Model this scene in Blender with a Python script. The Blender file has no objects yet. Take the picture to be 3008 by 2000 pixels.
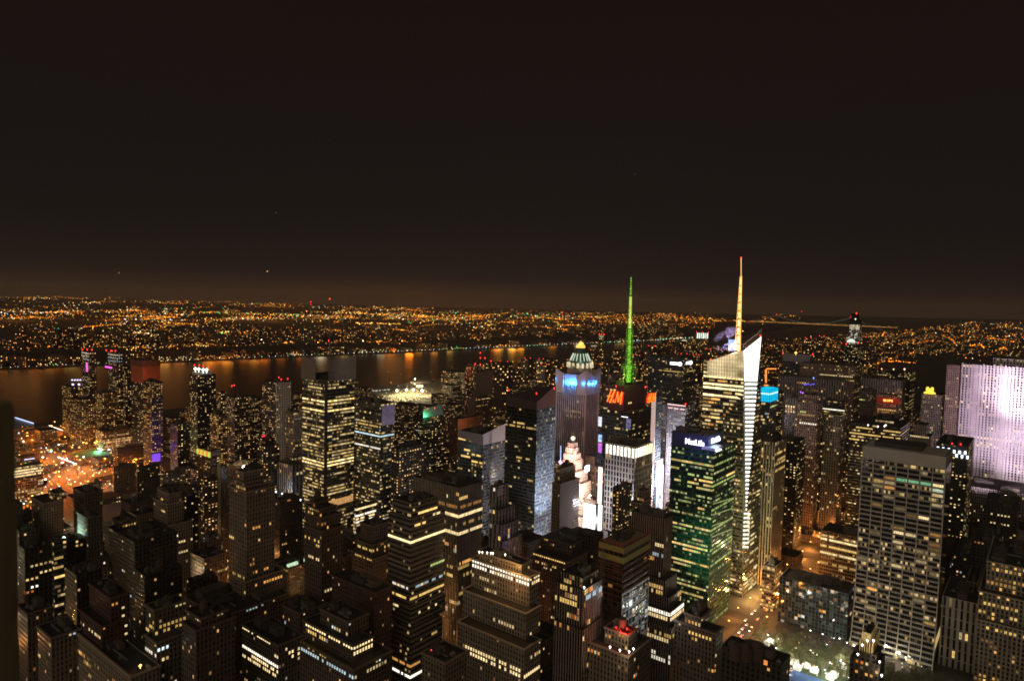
import bpy, math, random
from mathutils import Matrix, Vector
# ------------------------------------------------------------------ camera, world, light, exposure
SC = bpy.context.scene
COL = SC.collection
CAMZ, PITCH, ROLL, FPX = 320.0, math.radians(3.34), math.radians(1.33), 2009.0
camd = bpy.data.cameras.new('camera'); camd.sensor_width = 36.0; camd.lens = 36.0 * FPX / 3008.0
camd.clip_start = 0.1; camd.clip_end = 200000.0
camd.dof.use_dof = True; camd.dof.focus_distance = 900.0; camd.dof.aperture_fstop = 3.2
camo = bpy.data.objects.new('camera', camd); COL.objects.link(camo)
CM = Matrix.Translation((0, 0, CAMZ)) @ Matrix.Rotation(math.pi / 2 - PITCH, 4, 'X') @ Matrix.Rotation(ROLL, 4, 'Z')
camo.matrix_world = CM; SC.camera = camo
CR = CM.to_3x3(); CRI = CR.inverted()
SC.view_settings.view_transform = 'Standard'; SC.view_settings.look = 'None'
SC.view_settings.exposure = 0.0; SC.view_settings.gamma = 1.0
SC.render.engine = 'CYCLES'
SC.cycles.use_denoising = True
SC.cycles.max_bounces = 4; SC.cycles.diffuse_bounces = 2; SC.cycles.glossy_bounces = 3; SC.cycles.transparent_max_bounces = 12
SC.cycles.sample_clamp_indirect = 3.0
SC.cycles.pixel_filter_type = 'BLACKMAN_HARRIS'; SC.cycles.filter_width = 1.7

world = bpy.data.worlds.new('World'); SC.world = world; world.use_nodes = True
nt = world.node_tree; nt.nodes.clear()
wo = nt.nodes.new('ShaderNodeOutputWorld'); bg = nt.nodes.new('ShaderNodeBackground')
tc = nt.nodes.new('ShaderNodeTexCoord'); sp = nt.nodes.new('ShaderNodeSeparateXYZ')
rp = nt.nodes.new('ShaderNodeValToRGB'); nz = nt.nodes.new('ShaderNodeTexNoise')
nz.inputs['Scale'].default_value = 2.2; nz.inputs['Detail'].default_value = 3
mz = nt.nodes.new('ShaderNodeMath'); mz.operation = 'MULTIPLY_ADD'; mz.inputs[1].default_value = 0.05
nt.links.new(tc.outputs['Generated'], sp.inputs[0]); nt.links.new(tc.outputs['Generated'], nz.inputs['Vector'])
nt.links.new(nz.outputs['Fac'], mz.inputs[0]); nt.links.new(sp.outputs['Z'], mz.inputs[2])
nt.links.new(mz.outputs[0], rp.inputs[0]); nt.links.new(rp.outputs[0], bg.inputs[0]); nt.links.new(bg.outputs[0], wo.inputs[0])
cr = rp.color_ramp
stops = [(0.0, (0.034, 0.0180, 0.0095)), (0.028, (0.030, 0.0155, 0.0085)), (0.040, (0.0190, 0.0118, 0.0086)), (0.06, (0.0125, 0.0090, 0.0076)),
         (0.13, (0.0100, 0.0074, 0.0066)), (0.25, (0.0097, 0.0067, 0.0059)), (0.42, (0.0107, 0.0057, 0.0046)), (1.0, (0.009, 0.0052, 0.0042))]
cr.elements[0].position = stops[0][0]; cr.elements[0].color = stops[0][1] + (1,)
cr.elements[1].position = stops[-1][0]; cr.elements[1].color = stops[-1][1] + (1,)
for p_, c_ in stops[1:-1]:
    e = cr.elements.new(p_); e.color = c_ + (1,)
bg.inputs[1].default_value = 0.93

sund = bpy.data.lights.new('city_glow_light', 'SUN'); sund.energy = 0.56; sund.angle = math.radians(70); sund.color = (1.0, 0.85, 0.67)
suno = bpy.data.objects.new('city_glow_light', sund); COL.objects.link(suno)
_sd = Vector((0.32, 0.88, -0.30)).normalized()
suno.rotation_euler = _sd.to_track_quat('-Z', 'Y').to_euler()
suno['kind'] = 'structure'

# ------------------------------------------------------------------ geometry of the place
AZ = math.radians(38.3)
U = (math.sin(AZ), math.cos(AZ)); V = (-math.cos(AZ), math.sin(AZ))     # along the avenues, along the streets
def ray(px, py):
    return CR @ Vector(((px - 1504.0) / FPX, -(py - 1000.0) / FPX, -1.0))
def P(px, py, d):
    r = ray(px, py); k = d / r.y
    return Vector((r.x * k, d, CAMZ + r.z * k))
def proj(x, y, z):
    q = CRI @ Vector((x, y, z - CAMZ))
    return 1504.0 - q.x / q.z * FPX, 1000.0 + q.y / q.z * FPX
def G(px, py, z=0.0):
    r = ray(px, py); k = (z - CAMZ) / r.z
    return Vector((r.x * k, r.y * k, z))
def uv2xy(u, v): return (u * U[0] + v * V[0], u * U[1] + v * V[1])
def xy2uv(x, y): return (x * U[0] + y * U[1], x * V[0] + y * V[1])
def reach(p, dirv, px):
    # distance along dirv from p until the image column px (linear solve)
    t = (px - 1504.0) / FPX
    q0 = CRI @ Vector((p.x, p.y, p.z - CAMZ)); q1 = CRI @ Vector((dirv[0], dirv[1], 0))
    den = q1.x + t * q1.z
    if abs(den) < 1e-6: return -1
    return -(q0.x + t * q0.z) / den

# ------------------------------------------------------------------ helpers
def tag(o, label=None, cat=None, group=None, kind=None):
    if label: o['label'] = label
    if cat: o['category'] = cat
    if group: o['group'] = group
    if kind: o['kind'] = kind
    return o
def empty(name, loc, rz=0.0):
    o = bpy.data.objects.new(name, None); COL.objects.link(o); o.location = loc; o.rotation_euler = (0, 0, rz)
    o.empty_display_size = 1.0
    return o
def link(name, me, parent=None, loc=None, rot=None):
    o = bpy.data.objects.new(name, me); COL.objects.link(o)
    if parent is not None: o.parent = parent
    if loc is not None: o.location = loc
    if rot is not None: o.rotation_euler = rot
    return o
class MB:
    def __init__(s): s.v = []; s.f = []; s.uv = []; s.mi = []; s.smooth = False; s.col = []
    def quad(s, pts, uvs=None, mi=0, col=None):
        n = len(s.v); s.v += [tuple(p) for p in pts]; s.f.append(tuple(range(n, n + len(pts))))
        s.uv.append(uvs or [(0.3, 0.05)] * len(pts)); s.mi.append(mi); s.col.append(col or (1, 1, 1))
    def box(s, x0, y0, z0, x1, y1, z1, mi=0, bottom=True, col=None):
        a, b, c, d = (x0, y0, z0), (x1, y0, z0), (x1, y1, z0), (x0, y1, z0)
        e, f, g, h = (x0, y0, z1), (x1, y0, z1), (x1, y1, z1), (x0, y1, z1)
        for q in ((a, b, f, e), (b, c, g, f), (c, d, h, g), (d, a, e, h), (e, f, g, h)): s.quad(q, None, mi, col)
        if bottom: s.quad((d, c, b, a), None, mi, col)
    def prism(s, poly, z0, z1, mi=0, top=True, poly2=None):
        n = len(poly); q = poly2 or poly
        for i in range(n):
            j = (i + 1) % n
            s.quad(((*poly[i], z0), (*poly[j], z0), (*q[j], z1), (*q[i], z1)), None, mi)
        if top: s.quad([(*p, z1) for p in q], None, mi)
    def cyl(s, x, y, z0, z1, r0, r1=None, n=12, mi=0, top=True):
        r1 = r0 if r1 is None else r1
        a = [(x + r0 * math.cos(2 * math.pi * i / n), y + r0 * math.sin(2 * math.pi * i / n)) for i in range(n)]
        b = [(x + r1 * math.cos(2 * math.pi * i / n), y + r1 * math.sin(2 * math.pi * i / n)) for i in range(n)]
        s.prism(a, z0, z1, mi, top, b)
    def bar(s, p, q, r=0.1, mi=0, n=4):
        p, q = Vector(p), Vector(q); d = (q - p).normalized()
        a = d.orthogonal().normalized(); b = d.cross(a)
        k = [(a * math.cos(2 * math.pi * i / n) + b * math.sin(2 * math.pi * i / n)) * r for i in range(n)]
        for i in range(n):
            j = (i + 1) % n
            s.quad((p + k[i], p + k[j], q + k[j], q + k[i]), None, mi)
    def ball(s, c, r, mi=0, col=None):
        x, y, z = c
        T = (x, y, z + r); B_ = (x, y, z - r); R = [(x + r, y, z), (x, y + r, z), (x - r, y, z), (x, y - r, z)]
        for i in range(4):
            j = (i + 1) % 4
            s.quad((R[i], R[j], T), None, mi, col); s.quad((R[j], R[i], B_), None, mi, col)
    def mesh(s, name, mats):
        me = bpy.data.meshes.new(name); me.from_pydata(s.v, [], s.f)
        for m in (mats if isinstance(mats, (list, tuple)) else [mats]): me.materials.append(m)
        ul = me.uv_layers.new(name='UVMap'); flat = [c for f in s.uv for p in f for c in p]
        ul.data.foreach_set('uv', flat)
        me.polygons.foreach_set('material_index', s.mi)
        if any(c != (1, 1, 1) for c in s.col):
            ca = me.color_attributes.new('lit', 'FLOAT_COLOR', 'CORNER'); d = []
            for f, c in zip(s.f, s.col): d += [c[0], c[1], c[2], 1.0] * len(f)
            ca.data.foreach_set('color', d)
        if s.smooth: me.polygons.foreach_set('use_smooth', [True] * len(s.f))
        me.update(); return me
    def build(s, name, mats, parent=None, loc=None, rot=None):
        return link(name, s.mesh(name, mats), parent, loc, rot)

# ------------------------------------------------------------------ materials
_M = {}
def mat(name, base=(0.1, 0.1, 0.1), rough=0.8, metal=0.0, noise=0.0, nscale=0.3, emit=None, estr=1.0, sample=False):
    if name in _M: return _M[name]
    m = bpy.data.materials.new(name); m.use_nodes = True; t = m.node_tree; b = t.nodes['Principled BSDF']
    b.inputs['Base Color'].default_value = (*base, 1); b.inputs['Roughness'].default_value = rough; b.inputs['Metallic'].default_value = metal
    if noise:
        c = t.nodes.new('ShaderNodeTexCoord'); n = t.nodes.new('ShaderNodeTexNoise'); n.inputs['Scale'].default_value = nscale; n.inputs['Detail'].default_value = 5
        mx = t.nodes.new('ShaderNodeMixRGB'); mx.inputs[1].default_value = (*[k * (1 - noise) for k in base], 1); mx.inputs[2].default_value = (*[min(1, k * (1 + noise)) for k in base], 1)
        t.links.new(c.outputs['Object'], n.inputs['Vector']); t.links.new(n.outputs['Fac'], mx.inputs[0]); t.links.new(mx.outputs[0], b.inputs['Base Color'])
    if emit:
        b.inputs['Emission Color'].default_value = (*emit, 1); b.inputs['Emission Strength'].default_value = estr
        m.cycles.emission_sampling = 'AUTO' if sample else 'NONE'
    _M[name] = m; return m
def glow(name, c, s=1.0, sample=False): return mat(name, (0.02, 0.02, 0.02), 0.6, emit=c, estr=s, sample=sample)
# lit panes: colour comes from the object's colour (single windows) or from a mesh attribute
def win_mat(name, attr, sample=False, strength=1.0):
    m = bpy.data.materials.new(name); m.use_nodes = True; t = m.node_tree; t.nodes.clear()
    o = t.nodes.new('ShaderNodeOutputMaterial'); e = t.nodes.new('ShaderNodeEmission'); e.inputs[1].default_value = strength
    if attr:
        a = t.nodes.new('ShaderNodeAttribute'); a.attribute_name = 'lit'; src = a.outputs['Color']
        t.links.new(src, e.inputs[0])
    else:
        a = t.nodes.new('ShaderNodeObjectInfo'); g = t.nodes.new('ShaderNodeTexCoord'); s_ = t.nodes.new('ShaderNodeSeparateXYZ')
        n = t.nodes.new('ShaderNodeTexNoise'); n.inputs['Scale'].default_value = 0.8; n.noise_dimensions = '4D'; t.links.new(a.outputs['Random'], n.inputs['W'])
        wm_ = t.nodes.new('ShaderNodeMath'); wm_.operation = 'MULTIPLY'; wm_.inputs[1].default_value = 60; t.links.new(a.outputs['Random'], wm_.inputs[0]); t.links.new(wm_.outputs[0], n.inputs['W'])
        v = t.nodes.new('ShaderNodeVectorMath'); v.operation = 'SCALE'; mm = t.nodes.new('ShaderNodeMath'); mm.operation = 'MULTIPLY_ADD'; mm.inputs[1].default_value = 2.2; mm.inputs[2].default_value = -0.1
        t.links.new(g.outputs['Object'], n.inputs['Vector']); t.links.new(n.outputs['Fac'], mm.inputs[0]); t.links.new(a.outputs['Color'], v.inputs[0]); t.links.new(mm.outputs[0], v.inputs['Scale'])
        t.links.new(v.outputs[0], e.inputs[0])
    t.links.new(e.outputs[0], o.inputs[0]); m.cycles.emission_sampling = 'AUTO' if sample else 'NONE'
    return m
WIN = win_mat('lit_pane', False); WINA = win_mat('lit_panes', True); LAMPS = win_mat('lamp_glow', True); LAMPS_S = win_mat('lamp_glow_shore', True, True)

# facade node group: a grid of windows in cell units, some of them lit
def facade_group():
    g = bpy.data.node_groups.new('facade', 'ShaderNodeTree')
    I = g.interface
    for nm, ty, dv in (('Wall', 'NodeSocketColor', (0.2, 0.2, 0.2, 1)), ('Glass', 'NodeSocketColor', (0.01, 0.01, 0.01, 1)), ('WF', 'NodeSocketFloat', 0.5), ('HF', 'NodeSocketFloat', 0.5),
                       ('Lit', 'NodeSocketFloat', 0.1), ('RowK', 'NodeSocketFloat', 1.0), ('A', 'NodeSocketColor', (1, .6, .2, 1)), ('B', 'NodeSocketColor', (1, .85, .5, 1)),
                       ('Strength', 'NodeSocketFloat', 1.0), ('Seed', 'NodeSocketFloat', 0.0), ('GRough', 'NodeSocketFloat', 0.2)):
        s = I.new_socket(nm, in_out='INPUT', socket_type=ty); s.default_value = dv
    I.new_socket('BSDF', in_out='OUTPUT', socket_type='NodeSocketShader')
    N = g.nodes; L = g.links
    gi = N.new('NodeGroupInput'); go = N.new('NodeGroupOutput')
    def math_(op, a, b=None, c=None):
        n = N.new('ShaderNodeMath'); n.operation = op
        for k, x in enumerate((a, b, c)):
            if x is None: continue
            if isinstance(x, (int, float)): n.inputs[k].default_value = x
            else: L.new(x, n.inputs[k])
        return n.outputs[0]
    uv = N.new('ShaderNodeUVMap'); sx = N.new('ShaderNodeSeparateXYZ'); L.new(uv.outputs[0], sx.inputs[0])
    oi = N.new('ShaderNodeObjectInfo')
    fx = math_('FRACT', sx.outputs[0]); fy = math_('FRACT', sx.outputs[1]); cx = math_('FLOOR', sx.outputs[0]); cy = math_('FLOOR', sx.outputs[1])
    ax = math_('ABSOLUTE', math_('SUBTRACT', fx, 0.5)); ay = math_('ABSOLUTE', math_('SUBTRACT', fy, 0.5))
    mx = math_('LESS_THAN', ax, math_('MULTIPLY', gi.outputs['WF'], 0.5)); my = math_('LESS_THAN', ay, math_('MULTIPLY', gi.outputs['HF'], 0.5))
    mask = math_('MULTIPLY', mx, my)
    seed = math_('MULTIPLY_ADD', oi.outputs['Random'], 91.7, gi.outputs['Seed'])
    def wn(x, y, z):
        c = N.new('ShaderNodeCombineXYZ')
        for k, q in enumerate((x, y, z)):
            if isinstance(q, (int, float)): c.inputs[k].default_value = q
            else: L.new(q, c.inputs[k])
        w = N.new('ShaderNodeTexWhiteNoise'); w.noise_dimensions = '3D'; L.new(c.outputs[0], w.inputs['Vector']); return w
    w1 = wn(cx, cy, seed); face = math_('FLOOR', math_('DIVIDE', sx.outputs[0], 64.0)); w2 = wn(7.3, cy, math_('ADD', seed, face)); w3 = wn(cx, cy, math_('ADD', seed, 5.5))
    row = math_('MULTIPLY', math_('POWER', w2.outputs['Value'], gi.outputs['RowK']), math_('ADD', gi.outputs['RowK'], 1.0))
    # runs of neighbouring windows go on and off together
    cn = N.new('ShaderNodeCombineXYZ'); L.new(math_('MULTIPLY', cx, 0.21), cn.inputs[0]); L.new(math_('MULTIPLY', cy, 1.37), cn.inputs[1]); L.new(seed, cn.inputs[2])
    no = N.new('ShaderNodeTexNoise'); no.inputs['Scale'].default_value = 1.0; no.inputs['Detail'].default_value = 0.0; L.new(cn.outputs[0], no.inputs['Vector'])
    run = math_('MULTIPLY', math_('SUBTRACT', no.outputs['Fac'], 0.22), 3.4); run.node.use_clamp = False
    lp = math_('MULTIPLY', math_('MULTIPLY', gi.outputs['Lit'], row), run)
    lit = math_('LESS_THAN', w1.outputs['Value'], lp)
    r3 = math_('POWER', w3.outputs['Value'], 2.2)
    vf = math_('MULTIPLY_ADD', fy, 0.5, 0.7)
    es = math_('MULTIPLY', math_('MULTIPLY', math_('MULTIPLY', math_('MULTIPLY_ADD', r3, 1.15, 0.14), gi.outputs['Strength']), math_('MULTIPLY', lit, mask)), vf)
    mc = N.new('ShaderNodeMixRGB'); L.new(w3.outputs['Color'], mc.inputs[0]); L.new(gi.outputs['A'], mc.inputs[1]); L.new(gi.outputs['B'], mc.inputs[2])
    mr = N.new('ShaderNodeSeparateXYZ'); L.new(w3.outputs['Color'], mr.inputs[0]); L.new(mr.outputs[1], mc.inputs[0])
    # weathered wall
    tcn = N.new('ShaderNodeTexCoord'); n2 = N.new('ShaderNodeTexNoise'); n2.inputs['Scale'].default_value = 0.09; n2.inputs['Detail'].default_value = 6; L.new(tcn.outputs['Object'], n2.inputs['Vector'])
    hs = N.new('ShaderNodeHueSaturation'); L.new(gi.outputs['Wall'], hs.inputs['Color']); L.new(math_('MULTIPLY_ADD', n2.outputs['Fac'], 0.9, 0.55), hs.inputs['Value'])
    wm = N.new('ShaderNodeVectorMath'); wm.operation = 'SCALE'; L.new(hs.outputs[0], wm.inputs[0])
    band = math_('GREATER_THAN', math_('FRACT', math_('ADD', math_('MULTIPLY', cy, 0.1428), 0.02)), 0.15)
    pier = math_('SUBTRACT', 1.0, math_('MULTIPLY', math_('MULTIPLY', mx, band), 0.36)); L.new(pier, wm.inputs['Scale'])
    wc = N.new('ShaderNodeMixRGB'); L.new(mask, wc.inputs[0]); L.new(wm.outputs[0], wc.inputs[1])
    gv = N.new('ShaderNodeHueSaturation'); L.new(gi.outputs['Glass'], gv.inputs['Color']); L.new(math_('MULTIPLY_ADD', math_('POWER', w1.outputs['Value'], 5.0), 3.2, 0.45), gv.inputs['Value']); L.new(gv.outputs[0], wc.inputs[2])
    b = N.new('ShaderNodeBsdfPrincipled'); L.new(wc.outputs[0], b.inputs['Base Color'])
    L.new(math_('ADD', math_('MULTIPLY', math_('SUBTRACT', 1.0, mask), 0.85), math_('MULTIPLY', mask, gi.outputs['GRough'])), b.inputs['Roughness'])
    L.new(mc.outputs[0], b.inputs['Emission Color']); L.new(es, b.inputs['Emission Strength'])
    bp = N.new('ShaderNodeBump'); bp.inputs['Strength'].default_value = 0.2; bp.inputs['Distance'].default_value = 0.4; L.new(math_('SUBTRACT', 1.0, mask), bp.inputs['Height']); L.new(bp.outputs[0], b.inputs['Normal'])
    L.new(b.outputs[0], go.inputs[0])
    return g
FG = facade_group()
WARM = (1.0, 0.46, 0.12); PALE = (1.0, 0.74, 0.36); WHITE = (1.0, 0.90, 0.72); COOL = (0.70, 0.92, 1.0); ORANGE = (1.0, 0.30, 0.05); LIME = (0.70, 0.86, 0.28); YEL = (1.0, 0.64, 0.19)
FST = {}
_fs = [0]
def F(key, wall, glass, wf, hf, lit, rowk, a, b, s, bay, fh, grough=0.25):
    m = bpy.data.materials.new('facade_' + key); m.use_nodes = True; t = m.node_tree; t.nodes.clear()
    o = t.nodes.new('ShaderNodeOutputMaterial'); n = t.nodes.new('ShaderNodeGroup'); n.node_tree = FG
    for nm, v in (('Wall', (*wall, 1)), ('Glass', (*glass, 1)), ('WF', wf), ('HF', hf), ('Lit', lit), ('RowK', rowk), ('A', (*a, 1)), ('B', (*b, 1)), ('Strength', s), ('Seed', _fs[0] * 3.7), ('GRough', grough)):
        n.inputs[nm].default_value = v
    t.links.new(n.outputs[0], o.inputs[0]); m.cycles.emission_sampling = 'NONE'; _fs[0] += 1
    FST[key] = dict(m=m, bay=bay, fh=fh, wf=wf, hf=hf, wall=wall)
DG = (0.030, 0.024, 0.020)
F('brown', (0.12, 0.082, 0.058), DG, .46, .55, 0.030, 1, WARM, PALE, .9, 2.45, 3.5)
F('red_brick', (0.10, 0.05, 0.038), DG, .42, .5, 0.027, 1, WARM, PALE, .9, 2.45, 3.5)
F('tan', (0.25, 0.18, 0.125), (.045,.035,.028), .5, .56, 0.030, 1.5, WARM, PALE, .9, 2.45, 3.5)
F('tan_dim', (0.18, 0.13, 0.09), DG, .5, .56, 0.022, 1.5, WARM, PALE, .7, 2.45, 3.5)
F('stone', (0.29, 0.225, 0.155), (.045,.038,.03), .5, .6, 0.038, 1.5, WARM, PALE, .9, 2.45, 3.5)
F('dark', (0.042, 0.033, 0.025), (.014,.012,.01), .5, .5, 0.038, 1, WARM, PALE, .8, 3.2, 3.6)
F('dark_blank', (0.06, 0.045, 0.035), DG, .3, .4, .02, 1, WARM, PALE, .6, 5, 3.6)
F('band', (0.22, 0.18, 0.13), (0.01, .01, .01), .9, .45, .03, 3, YEL, PALE, .55, 1.9, 4.0)
F('fins', (0.34, 0.29, 0.22), (0.008, .008, .008), .55, .97, .012, 2, PALE, WHITE, .6, 1.9, 3.9)
F('stripes', (0.24, 0.17, 0.13), (0.006, .006, .006), .58, .97, .01, 2, PALE, WHITE, .5, 2.0, 3.9)
F('green', (0.016, 0.065, 0.042), (0.012, .050, .035), .88, .5, .30, 2.0, LIME, (.85, .85, .38), .7, 2.4, 4.0, .12)
F('scaffold', (0.10, 0.045, 0.03), (0.02, .012, .01), .86, .72, .012, 1, ORANGE, WARM, .5, 4, 4.0)
F('boa', (0.10, 0.085, 0.05), (0.025, .022, .015), .94, .5, .26, 2.0, YEL, PALE, .95, 2.2, 4.2, .12)
F('nyt', (0.11, 0.095, 0.07), (0.02, .02, .018), .9, .5, .30, 1.6, YEL, PALE, .6, 2.6, 4.3, .15)
F('glass_lit', (0.09, 0.085, 0.075), (0.02, .022, .024), .94, .5, .22, 2.2, YEL, PALE, .9, 2.6, 4.2, .15)
F('blue_glass', (0.07, 0.085, 0.105), (0.03, .04, .055), .9, .55, .07, 3, YEL, PALE, .8, 2.6, 4.1, .15)
F('black_glass', (0.014, 0.016, 0.014), (0.010, .012, .010), .93, .52, .10, 2.0, YEL, PALE, .85, 2.8, 4.1, .12)
F('mauve_fins', (0.42, 0.31, 0.34), (0.012, .010, .012), .45, .97, .010, 3, YEL, PALE, .7, 3.9, 4.0)
F('apt', (0.055, 0.045, 0.035), DG, .42, .42, .42, .3, WARM, PALE, 1.35, 4.0, 3.3)
F('apt_dense', (0.06, 0.045, 0.03), DG, .46, .46, .50, .3, WARM, YEL, 1.25, 4.0, 3.4)
F('apt_dark', (0.015, 0.014, 0.012), DG, .44, .44, .28, .3, YEL, PALE, 1.3, 4.2, 3.5)
F('apt_white', (0.20, 0.19, 0.22), (0.03, .03, .045), .5, .5, .35, .4, PALE, COOL, 1.0, 3.4, 3.4)
F('office_dim', (0.17, 0.14, 0.12), (0.02, .018, .018), .6, .6, .10, 2.2, YEL, PALE, .8, 2.6, 4.0)
F('office_grey', (0.24, 0.205, 0.195), (0.025, .022, .026), .45, .9, .06, 3.5, YEL, WARM, .8, 4.4, 4.2)
F('office_pink', (0.26, 0.17, 0.14), (0.02, .016, .016), .5, .55, .13, 2.2, YEL, PALE, .8, 3.0, 4.0)
F('office_black', (0.02, 0.018, 0.015), (0.012, .011, .01), .9, .45, .24, 2.0, YEL, PALE, .9, 2.4, 4.0)
F('pier_tan', (0.34, 0.26, 0.18), (0.012, .01, .01), .45, .94, .05, 2, YEL, PALE, .9, 3.0, 3.9)
F('grace', (0.42, 0.38, 0.30), (0.006, 0.006, 0.011), .975, .62, .17, 3.0, YEL, PALE, .6, 5.6, 4.0, .12)
F('park_glass', (0.10, 0.13, 0.13), (0.03, .04, .045), .88, .86, .035, 1, WARM, COOL, .8, 3.2, 3.6, .1)
F('grid_white', (0.40, 0.36, 0.34), (0.02, .022, .024), .55, .72, .12, 1, YEL, PALE, .8, 3.6, 6.2)
F('rock', (0.50, 0.42, 0.46), (0.012, .009, .014), .50, .64, .16, 3.0, YEL, PALE, 1.4, 4.3, 4.4)
F('paramount', (0.50, 0.42, 0.35), (0.05, .03, .03), .4, .5, .03, 1, WARM, PALE, .8, 3.0, 3.8)
F('lit_rows', (0.24, 0.17, 0.12), (0.02, .018, .015), .88, .6, .38, 2.5, YEL, PALE, .9, 2.4, 4.0)
F('loft', (0.12, 0.09, 0.062), DG, .5, .55, 0.033, 1, WARM, PALE, .9, 2.45, 3.5)
F('loft_grey', (0.16, 0.13, 0.095), DG, .5, .55, 0.038, 1, WARM, WHITE, .8, 2.45, 3.5)
F('far', (0.05, 0.036, 0.025), DG, .42, .42, .25, .3, WARM, YEL, 2.6, 9.0, 7.5)
F('far_orange', (0.06, 0.036, 0.022), DG, .4, .42, .20, .3, ORANGE, WARM, 2.6, 10.0, 8.0)
F('library', (0.32, 0.29, 0.24), DG, .42, .86, .06, 1, YEL, PALE, .6, 4.6, 9.0)
F('mill', (0.26, 0.21, 0.145), DG, .55, .6, .22, 2.5, WARM, YEL, 1.0, 3.2, 3.9)
ROOF = mat('roof_tar', (0.035, 0.028, 0.022), 0.95, noise=0.5, nscale=0.15)
STEEL = mat('steel_grey', (0.16, 0.15, 0.14), 0.6, 0.3)
TANKM = mat('tank_wood', (0.07, 0.045, 0.03), 0.9, noise=0.3, nscale=1.5)
RED = glow('red_warning', (1.0, 0.03, 0.03), 4.0); REDC = (3.0, 0.10, 0.08)

FOOT = []      # taken ground: u0, u1, v0, v1
SHOW = []      # image windows that must stay clear: x0, x1, y_bottom, depth
REFS = []      # phrase, u, v for labelling the small buildings
MAXWIN = 100
rnd = random.Random(11)

def wall_mesh(x0, y0, x1, y1, z0, z1, st, name='wall', off=0):
    st = FST[st] if isinstance(st, str) else st
    mb = MB(); nf = max(1, round((z1 - z0) / st['fh']))
    pts = [(x0, y0), (x1, y0), (x1, y1), (x0, y1)]
    for k in range(4):
        a, b = pts[k], pts[(k + 1) % 4]; L = math.dist(a, b); nb = max(1, round(L / st['bay'])); o = 64 * (k + off)
        mb.quad(((*a, z0), (*b, z0), (*b, z1), (*a, z1)), [(o, 0), (o + nb, 0), (o + nb, nf), (o, nf)])
    return mb.mesh(name, st['m'])
def roof_mesh(x0, y0, x1, y1, z, h=1.3, t=0.7, name='roof', m=None, rim=None):
    mb = MB(); zi = z - h
    if min(x1 - x0, y1 - y0) < 3 * t: t = min(x1 - x0, y1 - y0) * .1
    a, b, c, d = x0 + t, y0 + t, x1 - t, y1 - t
    mb.quad(((a, b, zi), (c, b, zi), (c, d, zi), (a, d, zi)))
    mb.quad(((a, b, z), (c, b, z), (c, b, zi), (a, b, zi))); mb.quad(((c, b, z), (c, d, z), (c, d, zi), (c, b, zi)))
    mb.quad(((c, d, z), (a, d, z), (a, d, zi), (c, d, zi))); mb.quad(((a, d, z), (a, b, z), (a, b, zi), (a, d, zi)))
    for q in (((x0, y0), (x1, y0), (c, b), (a, b)), ((x1, y0), (x1, y1), (c, d), (c, b)), ((x1, y1), (x0, y1), (a, d), (c, d)), ((x0, y1), (x0, y0), (a, b), (a, d))):
        mb.quad([(*p, z) for p in q], None, 1)
    return mb.mesh(name, [m or ROOF, rim or ROOF])

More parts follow.
